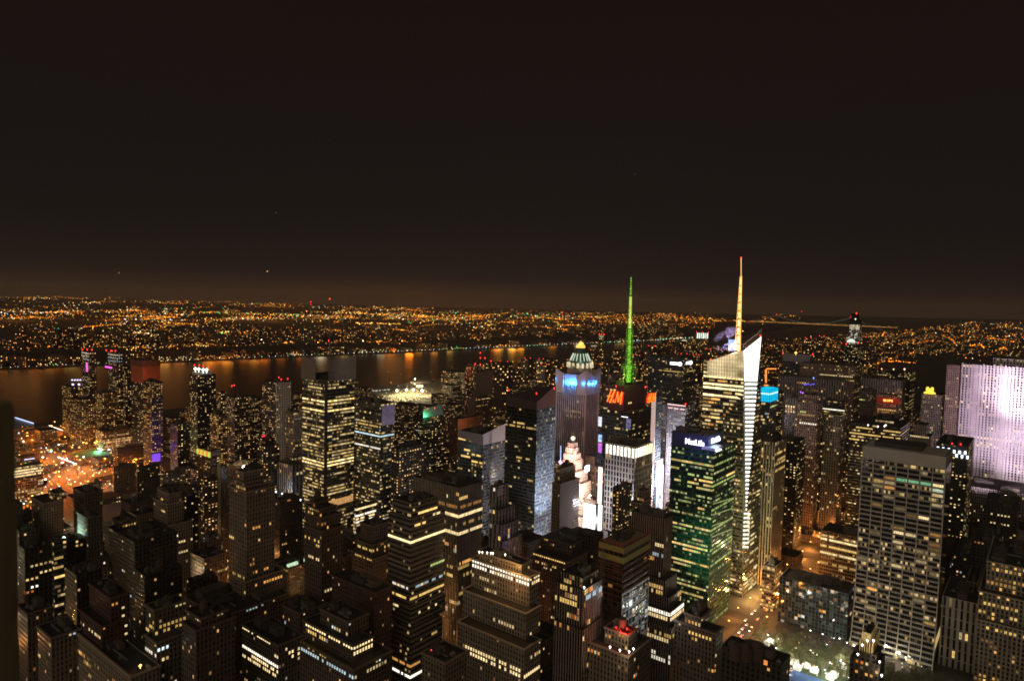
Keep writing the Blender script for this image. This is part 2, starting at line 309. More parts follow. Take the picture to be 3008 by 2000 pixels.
class Bld:
    """A building: an Empty at its base, one wall and one roof per setback, lit windows, roof gear."""
    def __init__(s, label, ref, tiers, st, name='office_tower', cat='office tower', group=None, vb=None, base=0.0, wl=None, clutter=1, win=0, rows=(), wcol='y', tank=0, red=(), rim=None, minl=12, maxl=80, maxw=110, parts=True, drop=None):
        s.T = []; s.base = base
        for k, t in enumerate(tiers):
            xL, xC, xR, yC, d = t[:5]; ts = t[5] if len(t) > 5 else st
            p = P(xC, yC, d); w = reach(p, V, xL); l = reach(p, U, xR)
            if w <= 0 or w > maxw: w = maxw
            if l <= 0 or l > maxl: l = maxl
            w = max(w, 5); l = max(l, minl)
            if wl and wl[k]:
                w = wl[k][0] or w; l = wl[k][1] or l
            u, v = xy2uv(p.x, p.y)
            s.T.append(dict(u=u, v=v, w=w, l=l, z=p.z, d=d, st=FST[ts], xC=xC, corner=p, sk=ts))
        b = s.T[-1]; s.cu, s.cv = b['u'] + b['l'] / 2, b['v'] + b['w'] / 2
        x, y = uv2xy(s.cu, s.cv)
        s.root = empty(name, (x, y, base), -AZ); tag(s.root, label, cat, group)
        s.gx = 0; s.ref = ref
        for k, t in enumerate(s.T):
            # local: X = -V (east), Y = U (north)
            t['x1'] = -(t['v'] - s.cv); t['x0'] = t['x1'] - t['w']; t['y0'] = t['u'] - s.cu; t['y1'] = t['y0'] + t['l']
            t['z0'] = (s.T[k + 1]['z'] - base if k + 1 < len(s.T) else 0.0); t['z1'] = t['z'] - base
            if k + 1 < len(s.T): t['z0'] -= 1.5
            if t['z1'] - t['z0'] < 2: t['z0'] = t['z1'] - 2
            me = wall_mesh(t['x0'], t['y0'], t['x1'], t['y1'], t['z0'], t['z1'], t['st'], 'wall', k * 4)
            t['wall'] = link('wall', me, s.root)
            t['nf'] = max(1, round((t['z1'] - t['z0']) / t['st']['fh'])); t['fh'] = (t['z1'] - t['z0']) / t['nf']
            t['roof'] = link('roof', roof_mesh(t['x0'], t['y0'], t['x1'], t['y1'], t['z1'] - 0.01, rim=FST[rim or t['sk']]['m']), s.root)
        win = int(win * .85)
        for k, t in enumerate(s.T):
            if t['sk'] in ('tan', 'stone', 'brown', 'tan_dim', 'loft', 'loft_grey', 'red_brick', 'mill') and d < 800: w_ = t['st']['wall']; cornice(s.root, t, mat('cornice_' + t['sk'], tuple(q * 1.15 for q in w_), .85, noise=.2))
        s.nwin = 0; s.extra = MB(); s.wm = {}
        for r in rows: s.row(*r)
        if win: s.scatter(win, wcol)
        top = s.T[0]
        if clutter: s.clutter(top, clutter)
        for t in s.T[1:]:
            pass
        for k in range(tank): s.tank()
        for (px, py) in red: s.lamp(px, py, top['d'] + 3)
        f = s.T
        FOOT.append((min(t['u'] for t in f) - 4, max(t['u'] + t['l'] for t in f) + 4, min(t['v'] for t in f) - 4, max(t['v'] + t['w'] for t in f) + 4))
        xs = [t[0] for t in tiers] + [t[2] for t in tiers]; ytop = tiers[0][3]; yb = proj(*uv2xy(b['u'], b['v']), 0)[1]
        SHOW.append((min(xs), max(xs), vb if vb else ytop + 0.7 * (yb - ytop), tiers[-1][4]))
        if ref: REFS.append((ref, s.cu, s.cv))
    def paint(s, c, k): return tuple(x * k for x in {'y': YEL, 'w': WARM, 'p': PALE, 'W': WHITE, 'c': COOL, 'o': ORANGE, 'l': LIME, 'g': (.55, 1, .75)}[c])
    def pane(s, t, face, col, fl, color):
        st = t['st']; L = t['w'] if face == 'S' else t['l']; nb = max(1, round(L / st['bay'])); bw = L / nb
        if not (0 <= col < nb and 0 <= fl < t['nf']): return
        hw, hh = bw * min(st['wf'], .9) / 2, t['fh'] * min(st['hf'], .7) / 2; zc = t['z0'] + (fl + .5) * t['fh']
        if face == 'S': c = (t['x0'] + (col + .5) * bw, t['y0'] - 0.12, zc); ext = (hw, .1, hh)
        else: c = (t['x1'] + 0.12, t['y0'] + (col + .5) * bw, zc); ext = (.1, hw, hh)
        if s.nwin < MAXWIN:
            key = (round(ext[0], 2), round(ext[1], 2), round(ext[2], 2))
            if key not in s.wm:
                mb = MB(); e0, e1, e2 = ext
                if min(st['hf'], st['wf']) < .6 or bw < 2.3:
                    for sg in (-1, 1):
                        if face == 'S': mb.box(sg * e0 if sg < 0 else .12, -e1, -e2, -.12 if sg < 0 else e0, e1, e2)
                        else: mb.box(-e0, sg * e1 if sg < 0 else .12, -e2, e0, -.12 if sg < 0 else e1, e2)
                else:
                    for q in range(3):
                        a, b_ = -1 + q * .68, -1 + q * .68 + .60
                        if face == 'S': mb.box(e0 * a, -e1, -e2, e0 * b_, e1, e2)
                        else: mb.box(-e0, e1 * a, -e2, e0, e1 * b_, e2)
                s.wm[key] = mb.mesh('window', WIN)
            o = link('window', s.wm[key], s.root, c); o.color = (*color, 1); s.nwin += 1
        else:
            s.extra.box(c[0] - ext[0], c[1] - ext[1], c[2] - ext[2], c[0] + ext[0], c[1] + ext[1], c[2] + ext[2], 0, True, tuple(color))
    def row(s, ti, faces, ypx, f0=0.0, f1=1.0, k=1.0, c='p', prob=1.0, span=1):
        t = s.T[ti]; z = P(t['xC'], ypx, t['d']).z - s.base; fl = int((z - t['z0']) / t['fh'])
        for q in range(span):
            for face in faces:
                L = t['w'] if face == 'S' else t['l']; nb = max(1, round(L / t['st']['bay']))
                for i in range(int(f0 * nb), int(math.ceil(f1 * nb))):
                    if rnd.random() < prob: s.pane(t, face, i, fl - q, s.paint(c, k * rnd.uniform(.75, 1.15)))
    def scatter(s, n, c):
        tries = 0
        while n > 0 and tries < 400:
            tries += 1; t = rnd.choice(s.T); face = rnd.choice('SSE'); L = t['w'] if face == 'S' else t['l']; nb = max(1, round(L / t['st']['bay']))
            fl = t['nf'] - 1 - int((rnd.random() ** 1.2) * t['nf']); i = rnd.randrange(nb); run = rnd.choice((1, 1, 1, 2, 2, 3, 5))
            for j in range(run):
                s.pane(t, face, i + j, fl, s.paint(rnd.choice(c), rnd.choice((.25, .35, .5, .7, 1.0)))); n -= 1
    def clutter(s, t, n):
        m = t['sk']
        for _ in range(n + 1):
            w, l = t['w'] * rnd.uniform(.15, .4), t['l'] * rnd.uniform(.2, .45); h = rnd.uniform(2.5, 6)
            x = rnd.uniform(t['x0'] + 1.5, t['x1'] - w - 1.5) if t['w'] - w > 3 else t['x0'] + .2 * w; y = rnd.uniform(t['y0'] + 1.5, t['y1'] - l - 1.5) if t['l'] - l > 3 else t['y0'] + .2 * l
            mb = MB(); z = t['z1'] - 1.4; mb.box(x, y, z, x + w, y + l, z + h); mb.box(x + .2 * w, y + .2 * l, z + h, x + .5 * w, y + .6 * l, z + h + 1.2)
            mb.build('bulkhead', mat('bulkhead_' + ('a', 'b')[_ % 2], ((.10, .08, .06), (.06, .05, .042))[_ % 2], .9, noise=.3), t['roof'])
        if t['d'] < 760 and t['w'] > 9 and t['l'] > 9: roof_gear(t['roof'], t['x0'], t['y0'], t['x1'], t['y1'], t['z1'] - 1.3)
    def tank(s, ti=0):
        t = s.T[ti]; r = rnd.uniform(2.0, 2.8); x = rnd.uniform(t['x0'] + r + 1, t['x1'] - r - 1) if t['w'] > 2 * r + 3 else (t['x0'] + t['x1']) / 2; y = rnd.uniform(t['y0'] + r, t['y0'] + max(r + .1, t['l'] * .6))
        water_tank(t['roof'], x, y, t['z1'] - 1.3, r)
    def lamp(s, px, py, d, c=REDC, r=None, name='warning_light'):
        p = P(px, py, d); add_lamp(s.root, p, c, r or d / 684.0 * 0.85, name)
    def done(s):
        if s.extra.f:
            o = s.extra.build('window', WINA, s.root); o['kind'] = 'stuff'
        return s
def local(root, p):
    c, sn = math.cos(-root.rotation_euler.z), math.sin(-root.rotation_euler.z); x, y = p[0] - root.location.x, p[1] - root.location.y
    return Vector((x * c - y * sn, x * sn + y * c, p[2] - root.location.z))
def roof_gear(root, x0, y0, x1, y1, z):
    c = rnd.random
    for _ in range(3):
        a, b = x0 + 2 + c() * (x1 - x0 - 6), y0 + 2 + c() * (y1 - y0 - 6); mb = MB(); w, l = 1.2 + 2 * c(), 1.2 + 2 * c(); mb.box(a, b, z, a + w, b + l, z + 1 + c()); mb.cyl(a + w / 2, b + l / 2, z + 1, z + 2.4, .5, .4, 8)
        mb.build('vent_unit', mat('vent_metal', (.22, .20, .17), .6, .2), root)
    mb = MB(); a, b = x0 + 2 + c() * (x1 - x0) * .5, y0 + 2 + c() * (y1 - y0) * .5; mb.box(a, b, z + .3, a + (x1 - a) * .7, b + .8, z + 1.0); mb.box(a, b + .79, z + .31, a + .8, b + .8 + (y1 - b) * .6, z + .99); mb.build('duct', mat('vent_metal', (.22, .20, .17), .6, .2), root)
    if c() < .6: mb = MB(); mb.bar((a + 3, b + 2, z), (a + 3, b + 2, z + 5 + 4 * c()), .12); mb.build('aerial', STEEL, root)
def cornice(root, t, m, z=None, out=.7, h=1.2):
    z = t['z1'] if z is None else z; x0, y0, x1, y1 = t['x0'], t['y0'], t['x1'], t['y1']; mb = MB(); o = out
    mb.box(x0 - o, y0 - o, z - h, x1 + o, y0 - .01, z + .15); mb.box(x1 + .01, y0, z - h, x1 + o, y1 + o, z + .15); mb.box(x0 - o, y0, z - h, x0 - .01, y1 + o, z + .15)
    mb.build('cornice', m, root)
_lm = {}
def add_lamp(root, p, c, r, name='lamp'):
    k = round(r, 1)
    if k not in _lm:
        mb = MB(); mb.ball((0, 0, 0), max(k, .1)); mb.cyl(0, 0, -max(k, .1) * 1.6, -max(k, .1) * .9, max(k, .1) * .2, n=6); _lm[k] = mb.mesh('lamp', WIN)
    o = link(name, _lm[k], root, local(root, p) if root is not None else p); o.color = (*c, 1); return o
def water_tank(root, x, y, z, r):
    mb = MB(); mb.cyl(0, 0, 3, 3 + r * 1.9, r, r * .97, 12); mb.cyl(0, 0, 3 + r * 1.9, 3 + r * 2.6, r * 1.05, .05, 12)
    for a in range(4): mb.bar((r * .7 * math.cos(a * 1.571 + .78), r * .7 * math.sin(a * 1.571 + .78), 0), (r * .7 * math.cos(a * 1.571 + .78), r * .7 * math.sin(a * 1.571 + .78), 3), .15)
    return mb.build('water_tank', TANKM, root, (x, y, z))
def point(root, p, c, e, r=1.0, name='light'):
    l = bpy.data.lights.new(name, 'POINT'); l.color = c; l.energy = e; l.shadow_soft_size = r; l.use_shadow = True
    o = bpy.data.objects.new(name, l); COL.objects.link(o)
    if root is not None: o.parent = root; o.location = local(root, p)
    else: o.location = p
    return o
def spot(root, p, target, c, e, ang, r=2.0, blend=.7):
    l = bpy.data.lights.new('floodlight_beam', 'SPOT'); l.color = c; l.energy = e; l.spot_size = math.radians(ang); l.spot_blend = blend; l.shadow_soft_size = r
    o = bpy.data.objects.new('floodlight_beam', l); COL.objects.link(o); d = Vector(target) - Vector(p)
    if root is not None:
        o.parent = root; o.location = local(root, p); q = d.to_track_quat('-Z', 'Y').to_matrix().to_4x4(); o.rotation_euler = (Matrix.Rotation(-root.rotation_euler.z, 4, 'Z') @ q).to_euler()
    else: o.location = p; o.rotation_euler = d.to_track_quat('-Z', 'Y').to_euler()
    return o
def text_mesh(s, size, depth, m, shear=0.0, bold=0.0, spacing=1.0):
    cu = bpy.data.curves.new('txt', 'FONT'); cu.body = s; cu.size = size; cu.extrude = depth; cu.shear = shear; cu.offset = bold; cu.space_character = spacing; cu.align_x = 'CENTER'; cu.align_y = 'CENTER'
    ob = bpy.data.objects.new('txt', cu); COL.objects.link(ob); bpy.context.view_layer.update()
    me = bpy.data.meshes.new_from_object(ob.evaluated_get(bpy.context.evaluated_depsgraph_get())); bpy.data.objects.remove(ob)
    me.materials.clear(); me.materials.append(m); return me
# ================================================================== named buildings, nearest rows first
B = Bld
ALL = []
def add(*a, **k):
    b = B(*a, **k); ALL.append(b); return b
# --- foreground, left
nel = add('tall slim tan tower with a crenellated crown above a wide corniced base, lower left', 'slim tan crowned tower',
    [(694, 716, 780, 1386, 534), (689, 718, 789, 1418, 530), (680, 722, 797, 1428, 525), (673, 724, 806, 1444, 520), (672, 722, 830, 1708, 516)], 'tan', tank=0, win=26, wcol='yw', vb=1740,
    rows=[(3, 'S', 1600, 0, .3, .9, 'y', 1, 1), (3, 'E', 1692, .3, .8, .9, 'w', .6), (4, 'E', 1722, .3, .95, 1.1, 'w', .8), (3, 'E', 1660, .1, .5, .4, 'w', .6), (3, 'S', 1696, 0, 1, .5, 'y', .6), (3, 'E', 1562, .25, .5, .8, 'w', 1)])
nel.done()
add('wide low corniced block with a dark flat roof around the slim tan tower', 'wide corniced block', [(543, 647, 850, 1813, 480)], 'tan_dim', vb=1900, win=40, wcol='ypc', maxl=120, maxw=60, clutter=2, rows=[(0, 'S', 1835, .0, 1, .45, 'y', .6), (0, 'S', 1850, 0, 1, .35, 'y', .5), (0, 'E', 1822, .35, .6, .5, 'c', .7)]).done()
add('dark block with ribbed walls and a blank tan end, below the corniced block', 'ribbed dark block', [(545, 590, 668, 1815, 408), (535, 576, 690, 1851, 402)], 'brown', win=14, wcol='yp', tank=1).done()
add('brown stepped tower with one column of small lights up its blank side, at lower left', 'brown tower with the light column', [(262, 325, 378, 1755, 432), (235, 300, 379, 1838, 424)], 'red_brick', win=10, wcol='wy',
    rows=[(1, 'S', 1875, .0, .9, .9, 'p', .7), (1, 'S', 1920, 0, .8, 1.1, 'p', .6)]).done()
_b = ALL[-1]
_b.T[0]['st'] = FST['dark_blank']
for k in range(14):
    _t = _b.T[0]; z = _t['z1'] - 9 - k * 5.4
    if z < _t['z0']: z = z
    mb = MB(); mb.box(-.1, -.8, -.7, .1, .8, .7); o = mb.build('window', WIN, _b.root, (_b.T[1]['x1'] + .15 if z < _b.T[1]['z1'] else _t['x1'] + .15, _t['y0'] + _t['l'] * .62, z)); o.color = (.75, .6, .28, 1)
add('grey stone block with several lit office floors, right of the brown stepped tower', 'grey block of lit floors', [(428, 453, 547, 1791, 420), (426, 460, 545, 1886, 410)], 'loft_grey', win=46, wcol='ypy', clutter=2,
    rows=[(0, 'E', 1838, .1, 1, .55, 'y', .5), (0, 'E', 1852, .1, .9, .6, 'y', .6), (0, 'E', 1866, .1, .8, .7, 'y', .7), (1, 'S', 1924, 0, .9, 1.1, 'W', .7), (1, 'E', 1918, .1, .35, 1.8, 'c', 1), (1, 'E', 1950, .0, .6, .5, 'y', .5)]).done()
add('low pale roofed block with a yellow roof lamp at the bottom left edge', 'pale roofed block', [(207, 385, 470, 1985, 392)], 'stone', win=18, wcol='yw', clutter=1).done()
_b = ALL[-1]; add_lamp(_b.root, P(412, 1954, 398), (3, 2.0, .6), 1.1, 'roof_lamp'); point(_b.root, P(412, 1952, 398), (1, .7, .3), 9000, .5)
add('dark block with bright scattered office windows, far left below the yard', 'dark block of scattered windows', [(50, 72, 153, 1612, 565)], 'dark', win=6, wcol='yp',
    rows=[(0, 'E', 1700, .05, .35, 1.1, 'y', .8), (0, 'E', 1694, .55, .75, 1.1, 'p', 1), (0, 'E', 1740, .05, .25, .7, 'o', 1), (0, 'E', 1733, .3, .55, 1.6, 'W', .8), (0, 'E', 1690, .8, 1, .9, 'y', .8)]).done()
add('narrow glazed stair tower glowing yellow at its foot, beside the scattered windows block', 'glowing stair tower', [(153, 158, 194, 1592, 575)], 'glass_lit', win=4, wcol='y', minl=8,
    rows=[(0, 'E', 1690, 0, 1, 1.2, 'y', .9), (0, 'E', 1702, 0, 1, 1.4, 'y', .95), (0, 'E', 1634, 0, 1, .45, 'y', .8), (0, 'E', 1672, 0, 1, .5, 'y', .7)]).done()
add('block with a teal lit roof behind the glowing stair tower', 'teal roofed block', [(170, 194, 245, 1592, 600)], 'dark', win=5, wcol='y').done()
_b = ALL[-1]; add_lamp(_b.root, P(196, 1575, 618), (3, 3.2, 4), 1.0, 'roof_lamp'); point(_b.root, P(200, 1572, 615), (.5, .95, .85), 30000, .5)
add('flat dark shed-like block at the far left edge with a faint blue grey wall', 'flat dark block', [(48, 56, 115, 1558, 665)], 'dark', clutter=1).done()
add('narrow pale party wall slab standing between dark lofts on the left', 'narrow pale slab', [(227, 258, 286, 1520, 610)], 'loft_grey', win=3).done()
add('beige loft block with a boxy penthouse, in front of the orange lit yard', 'beige loft block', [(142, 160, 183, 1449, 765), (92, 128, 186, 1478, 750)], 'tan', win=26, wcol='ypw', vb=1540).done()
add('dark loft block with a dim street glow, right of the beige loft block', 'dark loft block', [(215, 250, 300, 1448, 790)], 'brown', win=8, wcol='ypc').done()
add('stepped cream block with a brightly washed lower side, left of the slim tan tower', 'stepped cream block', [(465, 497, 515, 1450, 662), (452, 492, 540, 1480, 657), (440, 487, 566, 1545, 650)], 'tan', win=10, wcol='yp', vb=1640,
    rows=[(2, 'E', 1583, .1, .4, 1.6, 'W', .8), (2, 'E', 1600, .1, .95, 1.3, 'p', .8), (2, 'E', 1632, .4, .8, 1, 'p', .8)]).done()
_b = ALL[-1]; point(_b.root, P(556, 1680, 600), (1, .85, .55), 9000, 2)
add('dark slab of stacked lit apartments behind the stepped cream block', 'stacked apartments slab', [(535, 548, 582, 1458, 705)], 'apt_dark', win=20, wcol='wyp').done()
add('brown mid-rise with rounded setbacks, left of the stepped cream block', 'rounded setback block', [(330, 350, 400, 1530, 640), (318, 345, 405, 1560, 630)], 'brown', win=8, wcol='wy', tank=1).done()
add('long dark loft roof with two white lamps in the lower left quarter', 'long dark loft', [(330, 395, 520, 1590, 560)], 'dark', win=8, wcol='pyc', clutter=2, tank=1, maxl=60).done()
add('dark low loft under the long dark loft, lower left', 'dark low loft', [(395, 425, 535, 1690, 500)], 'dark', win=6, wcol='yw', clutter=2, maxl=60, tank=1).done()
add('small brown loft at the far left below the scattered windows block', 'small brown loft', [(52, 80, 150, 1800, 455)], 'brown', win=8, wcol='ywc', tank=1, clutter=1).done()
add('grey loft with a lit corner of windows at the lower far left', 'grey corner loft', [(110, 150, 236, 1872, 430)], 'loft_grey', win=22, wcol='ypc', tank=0).done()
add('dark loft with stepped roofline between the brown tower and teal roofed block', 'stepped dark loft', [(190, 225, 300, 1688, 520)], 'dark', win=5, wcol='yp', clutter=2).done()
add('dim tan loft with a lone water tank, left of the corniced block', 'dim tan loft', [(560, 600, 668, 1640, 600)], 'tan_dim', win=5, wcol='wy', tank=1).done()
add('small pale rooftop block between the slim tan tower and brown lofts', 'small pale block', [(590, 612, 650, 1580, 640)], 'loft_grey', win=3, wcol='c').done()
add('black loft with red brick edges in front of the dim tan loft', 'black brick loft', [(548, 572, 640, 1712, 540)], 'dark', win=5, wcol='wy', clutter=2).done()
# --- foreground, middle
add('low office block with two long rows of blazing windows, bottom of the view', 'blazing windows block', [(712, 818, 891, 1894, 452)], 'loft_grey', maxw=48, win=30, wcol='pyW', vb=2100, clutter=2,
    rows=[(0, 'S', 1906, .0, .75, 1.7, 'p', .9), (0, 'S', 1954, 0, .95, 1.9, 'W', .92), (0, 'S', 1968, .3, 1, 1.6, 'p', .8), (0, 'S', 1984, 0, .9, 1.2, 'p', .8), (0, 'E', 1925, .3, .8, 1.2, 'p', .6), (0, 'E', 1940, .3, .9, 1.4, 'p', .6)]).done()
add('long stepped pyramid-like office block with a bright ring of windows, bottom centre left', 'stepped pyramid block',
    [(941, 1023, 1083, 1825, 428), (891, 1037, 1096, 1894, 415), (884, 1040, 1153, 1966, 405)], 'loft', clutter=1, win=24, wcol='yyc', vb=2100,
    rows=[(0, 'S', 1866, .35, 1, .8, 'p', .8), (1, 'S', 1903, .05, 1, 1.7, 'p', .95), (1, 'S', 1915, .1, .45, 1.0, 'y', .8), (1, 'E', 1903, .1, 1, 1.5, 'p', .95), (1, 'E', 1916, .1, 1, 1.5, 'p', .95),
          (2, 'S', 1984, .0, 1, .7, 'c', .85), (2, 'E', 1984, .0, 1, .6, 'p', .6), (2, 'S', 1974, .1, .5, .5, 'y', .5)]).done()
add('dark brick tower with orange windows and a jagged top, centre left foreground', 'dark jagged brick tower', [(908, 926, 950, 1476, 512), (899, 938, 986, 1494, 507), (897, 942, 1000, 1520, 503), (895, 945, 1008, 1560, 500)], 'brown', win=20, wcol='woy', vb=1700, tank=1,
    rows=[(3, 'S', 1595, 0, .8, .9, 'y', .6), (3, 'S', 1650, 0, .8, 1.0, 'p', .7), (2, 'E', 1605, 0, 1, 1.1, 'y', .8), (2, 'E', 1632, .1, .9, .8, 'o', .8), (3, 'E', 1735, .2, .6, .9, 'p', .7)]).done()
add('tall tan office tower with horizontal ribbon windows and one blazing floor, centre', 'ribbon window tower',
    [(1153, 1208, 1285, 1478, 507), (1141, 1207, 1308, 1524, 500), (1150, 1207, 1309, 1788, 494), (1150, 1207, 1300, 1853, 486)], 'band', maxw=60, win=30, wcol='ypp', vb=2050, clutter=1,
    rows=[(0, 'E', 1508, .3, 1, 1.4, 'y', .95), (1, 'E', 1549, .15, .4, 1.1, 'y', .9), (1, 'E', 1535, .65, .8, 1, 'p', .9), (1, 'SE', 1600, 0, 1, 1.6, 'p', 1), (1, 'E', 1735, .2, 1, .5, 'c', .7), (1, 'S', 1735, .3, .85, .9, 'W', .7), (1, 'S', 1758, .3, .8, 1.0, 'y', .9),
          (1, 'E', 1766, 0, 1, .9, 'y', .85), (1, 'S', 1723, 0, .6, .5, 'w', .6), (1, 'E', 1692, .6, 1, .6, 'l', .9), (2, 'E', 1808, .2, .8, 1, 'p', .4), (3, 'SE', 1950, 0, 1, .6, 'w', .9), (3, 'SE', 1995, 0, 1, 1.8, 'W', .9)]).done()
add('broad finned office slab with two lit bands, just right of the ribbon window tower', 'finned slab',
    [(1217, 1349, 1419, 1433, 588)], 'fins', maxw=90, win=30, wcol='pyw', vb=1850, clutter=2,
    rows=[(0, 'E', 1466, .05, .35, 1.0, 'y', 1), (0, 'SE', 1487, 0, 1, .35, 'w', .8), (0, 'SE', 1512, 0, 1, 1.6, 'p', 1), (0, 'SE', 1543, 0, 1, .4, 'y', .6), (0, 'SE', 1570, 0, 1, 1.3, 'p', .95), (0, 'S', 1608, .55, .8, .8, 'w', .9),
          (0, 'E', 1653, .1, 1, 1.1, 'w', .9), (0, 'SE', 1665, 0, .9, .5, 'y', .7), (0, 'S', 1700, .5, .9, .9, 'y', .9), (0, 'E', 1700, .2, .8, .6, 'y', .7), (0, 'E', 1745, .1, .7, .5, 'y', .6), (0, 'SE', 1775, 0, 1, .4, 'p', .5)]).done()
add('wedding cake block with arched amber crown windows over white window rows, bottom centre', 'wedding cake block',
    [(1403, 1532, 1562, 1658, 480), (1387, 1556, 1583, 1694, 470), (1360, 1545, 1588, 1800, 458), (1345, 1540, 1588, 1905, 443)], 'stone', maxw=75, win=24, wcol='ypp', vb=2100, clutter=1,
    rows=[(1, 'S', 1700, 0, 1, 1.9, 'W', .96), (1, 'S', 1710, 0, 1, 1.7, 'W', .96), (1, 'S', 1740, 0, .5, .7, 'p', .6), (1, 'E', 1702, .1, 1, 1.4, 'p', .9), (1, 'E', 1714, .1, 1, 1.4, 'p', .9),
          (2, 'S', 1850, .5, .8, .7, 'p', .7), (3, 'S', 1975, 0, 1, 1.2, 'p', .6), (3, 'S', 1990, 0, 1, 1.5, 'p', .75), (3, 'E', 1985, 0, 1, 1.4, 'p', .8), (3, 'E', 1945, 0, 1, .8, 'p', .5)])
_b = ALL[-1]; _t = _b.T[0]
for k in range(11):      # arched amber windows of the crown
    mb = MB(); h = 7.5; w = .55; pts = [(-w, 0), (w, 0), (w, h * .8), (w * .5, h * .95), (0, h), (-w * .5, h * .95), (-w, h * .8)]
    f = [(x, -.15, z) for x, z in pts]; mb.quad(f); mb.quad([(x, .15, z) for x, z in reversed(pts)])
    o = mb.build('arched_window', WIN, _b.root, (_t['x0'] + _t['w'] * (k + .6) / 11.3, _t['y0'] - .3, _t['z1'] - 14)); q = 1.0 if k > 5 else .28; o.color = (1.5 * q, .62 * q, .13 * q, 1)
for k in range(4):
    mb = MB(); mb.box(-.15, -.5, 0, .15, .5, 7); o = mb.build('arched_window', WIN, _b.root, (_t['x1'] + .3, _t['y0'] + _t['l'] * (k + .6) / 4.3, _t['z1'] - 14)); o.color = (1.3, .5, .1, 1)
for px in (1408, 1417, 1431, 1442, 1448, 1484): add_lamp(_b.root, P(px, 1620 + (px - 1408) * .1, 486), (4, 3.6, 2.6), .8, 'terrace_lamp')
point(_b.root, P(1500, 1672, 468), (1, .55, .2), 16000, 1)
for px in (1500, 1525, 1545):
    pass
_b.done()
add('small blank beige block with a red roof light at bottom centre left', 'blank beige block', [(1240, 1308, 1372, 1946, 402)], 'tan_dim', win=4, clutter=1, tank=2, red=[(1267, 1908)]).done()
add('stepped block with lit rows and dark roof gear behind the ribbon window tower', 'stepped gear-topped block', [(1058, 1096, 1145, 1545, 636), (1046, 1094, 1150, 1600, 628), (1033, 1098, 1152, 1641, 620)], 'tan_dim', win=14, wcol='yw', tank=1, vb=1680,
    rows=[(1, 'SE', 1622, 0, 1, .9, 'y', .6), (2, 'S', 1650, .2, 1, .9, 'y', .8)]).done()
add('dark red brick loft left of the ribbon window tower', 'dark red loft', [(975, 1100, 1152, 1740, 470)], 'red_brick', win=16, wcol='wyw', clutter=3, maxw=60, vb=1830).done()
add('unlit brown loft behind the stepped pyramid block', 'unlit brown loft', [(830, 880, 960, 1800, 470)], 'brown', win=8, wcol='yc', clutter=2, tank=1).done()
add('low roof with a lit skylight strip, right of the slim tan tower', 'skylight roof', [(812, 845, 900, 1670, 620)], 'loft_grey', win=2, clutter=2).done()
_b = ALL[-1]; mb = MB(); mb.box(-1.5, 0, 0, 1.5, 26, 2.2); o = mb.build('skylight', WIN, _b.root, (_b.T[0]['x1'] - 6, _b.T[0]['y0'] + 4, _b.T[0]['z1'] - 1)); o.color = (.55, .75, .5, 1)
add('brown loft with lamp-lit roof deck behind the slim tan tower', 'lamp deck loft', [(806, 822, 880, 1470, 760)], 'brown', win=6, wcol='wy').done()
_b = ALL[-1]
for q in ((811, 1443), (829, 1449), (846, 1456), (866, 1461), (883, 1467)): add_lamp(_b.root, P(q[0], q[1], 790), (3, 3.3, 4), 1.1, 'deck_lamp')
point(_b.root, P(835, 1448, 790), (.7, .9, 1), 12000, 1)
# --- foreground, right of centre
add('dark corniced block with a lit window row, in front of the white street glow', 'dark corniced block', [(1592, 1680, 1745, 1600, 640), (1566, 1668, 1726, 1650, 620)], 'brown', maxw=60, win=16, wcol='yp', clutter=3,
    rows=[(1, 'S', 1660, 0, 1, 1.3, 'y', .85), (1, 'S', 1672, .1, .9, .8, 'y', .6), (1, 'S', 1690, .3, .9, .6, 'p', .5)]).done()
add('small black cube-like loft beside the dark corniced block', 'small black loft', [(1694, 1745, 1773, 1575, 648)], 'dark', win=6, wcol='yp', clutter=2).done()
add('brown brick tower with dark window piers and one green lit corner lamp, lower centre right', 'brown piered tower',
    [(1649, 1712, 1758, 1697, 426), (1631, 1712, 1769, 1733, 420), (1628, 1712, 1769, 1850, 416)], 'stripes', maxw=40, win=60, wcol='wyop', vb=2000, clutter=1,
    rows=[(1, 'S', 1745, .2, .9, .9, 'y', .5), (1, 'S', 1772, 0, .9, .9, 'y', .6), (1, 'E', 1760, .2, 1, .7, 'c', .6), (2, 'S', 1860, .0, 1, .6, 'w', .5)]).done()
_b = ALL[-1]; add_lamp(_b.root, P(1716, 1724, 417), (2.5, 3, 5), .8, 'corner_lamp'); point(_b.root, P(1716, 1722, 416.5), (.25, 1, .4), 900, .4)
con = add('unfinished tower with yellow netting on top and white glazed lower floors, lower centre right', 'unfinished tower',
    [(1762, 1832, 1909, 1607, 470)], 'scaffold', maxw=40, win=10, wcol='ow', vb=1900, clutter=2)
_b = con; _t = _b.T[0]
for (za, zb, nm, c) in ((0.5, 4.5, 'netting', (.26, .20, .06)), (7.5, 11.5, 'netting', (.30, .25, .07))):
    mb = MB(); z = _t['z1']
    mb.box(_t['x0'] - .5, _t['y0'] - .5, z - zb, _t['x1'] + .5, _t['y1'] + .5, z - za); mb.build(nm, mat('net_' + str(za), c, .9, noise=.3, nscale=.6), _b.root)
zt = P(1832, 1745, 470).z
mb = MB(); nfl = 15
for k in range(nfl + 1):
    z = zt - k * 6.6
    if z < 2: break
    mb.box(_t['x1'], _t['y0'] - .3, z - .5, _t['x1'] + .9, _t['y1'] + .3, z + .5)
for k in range(9): y = _t['y0'] + _t['l'] * k / 8; mb.box(_t['x1'], y - .18, 2, _t['x1'] + .7, y + .18, zt)
mb.build('glazing_frame', mat('white_frame', (.85, .85, .86), .5), _b.root)
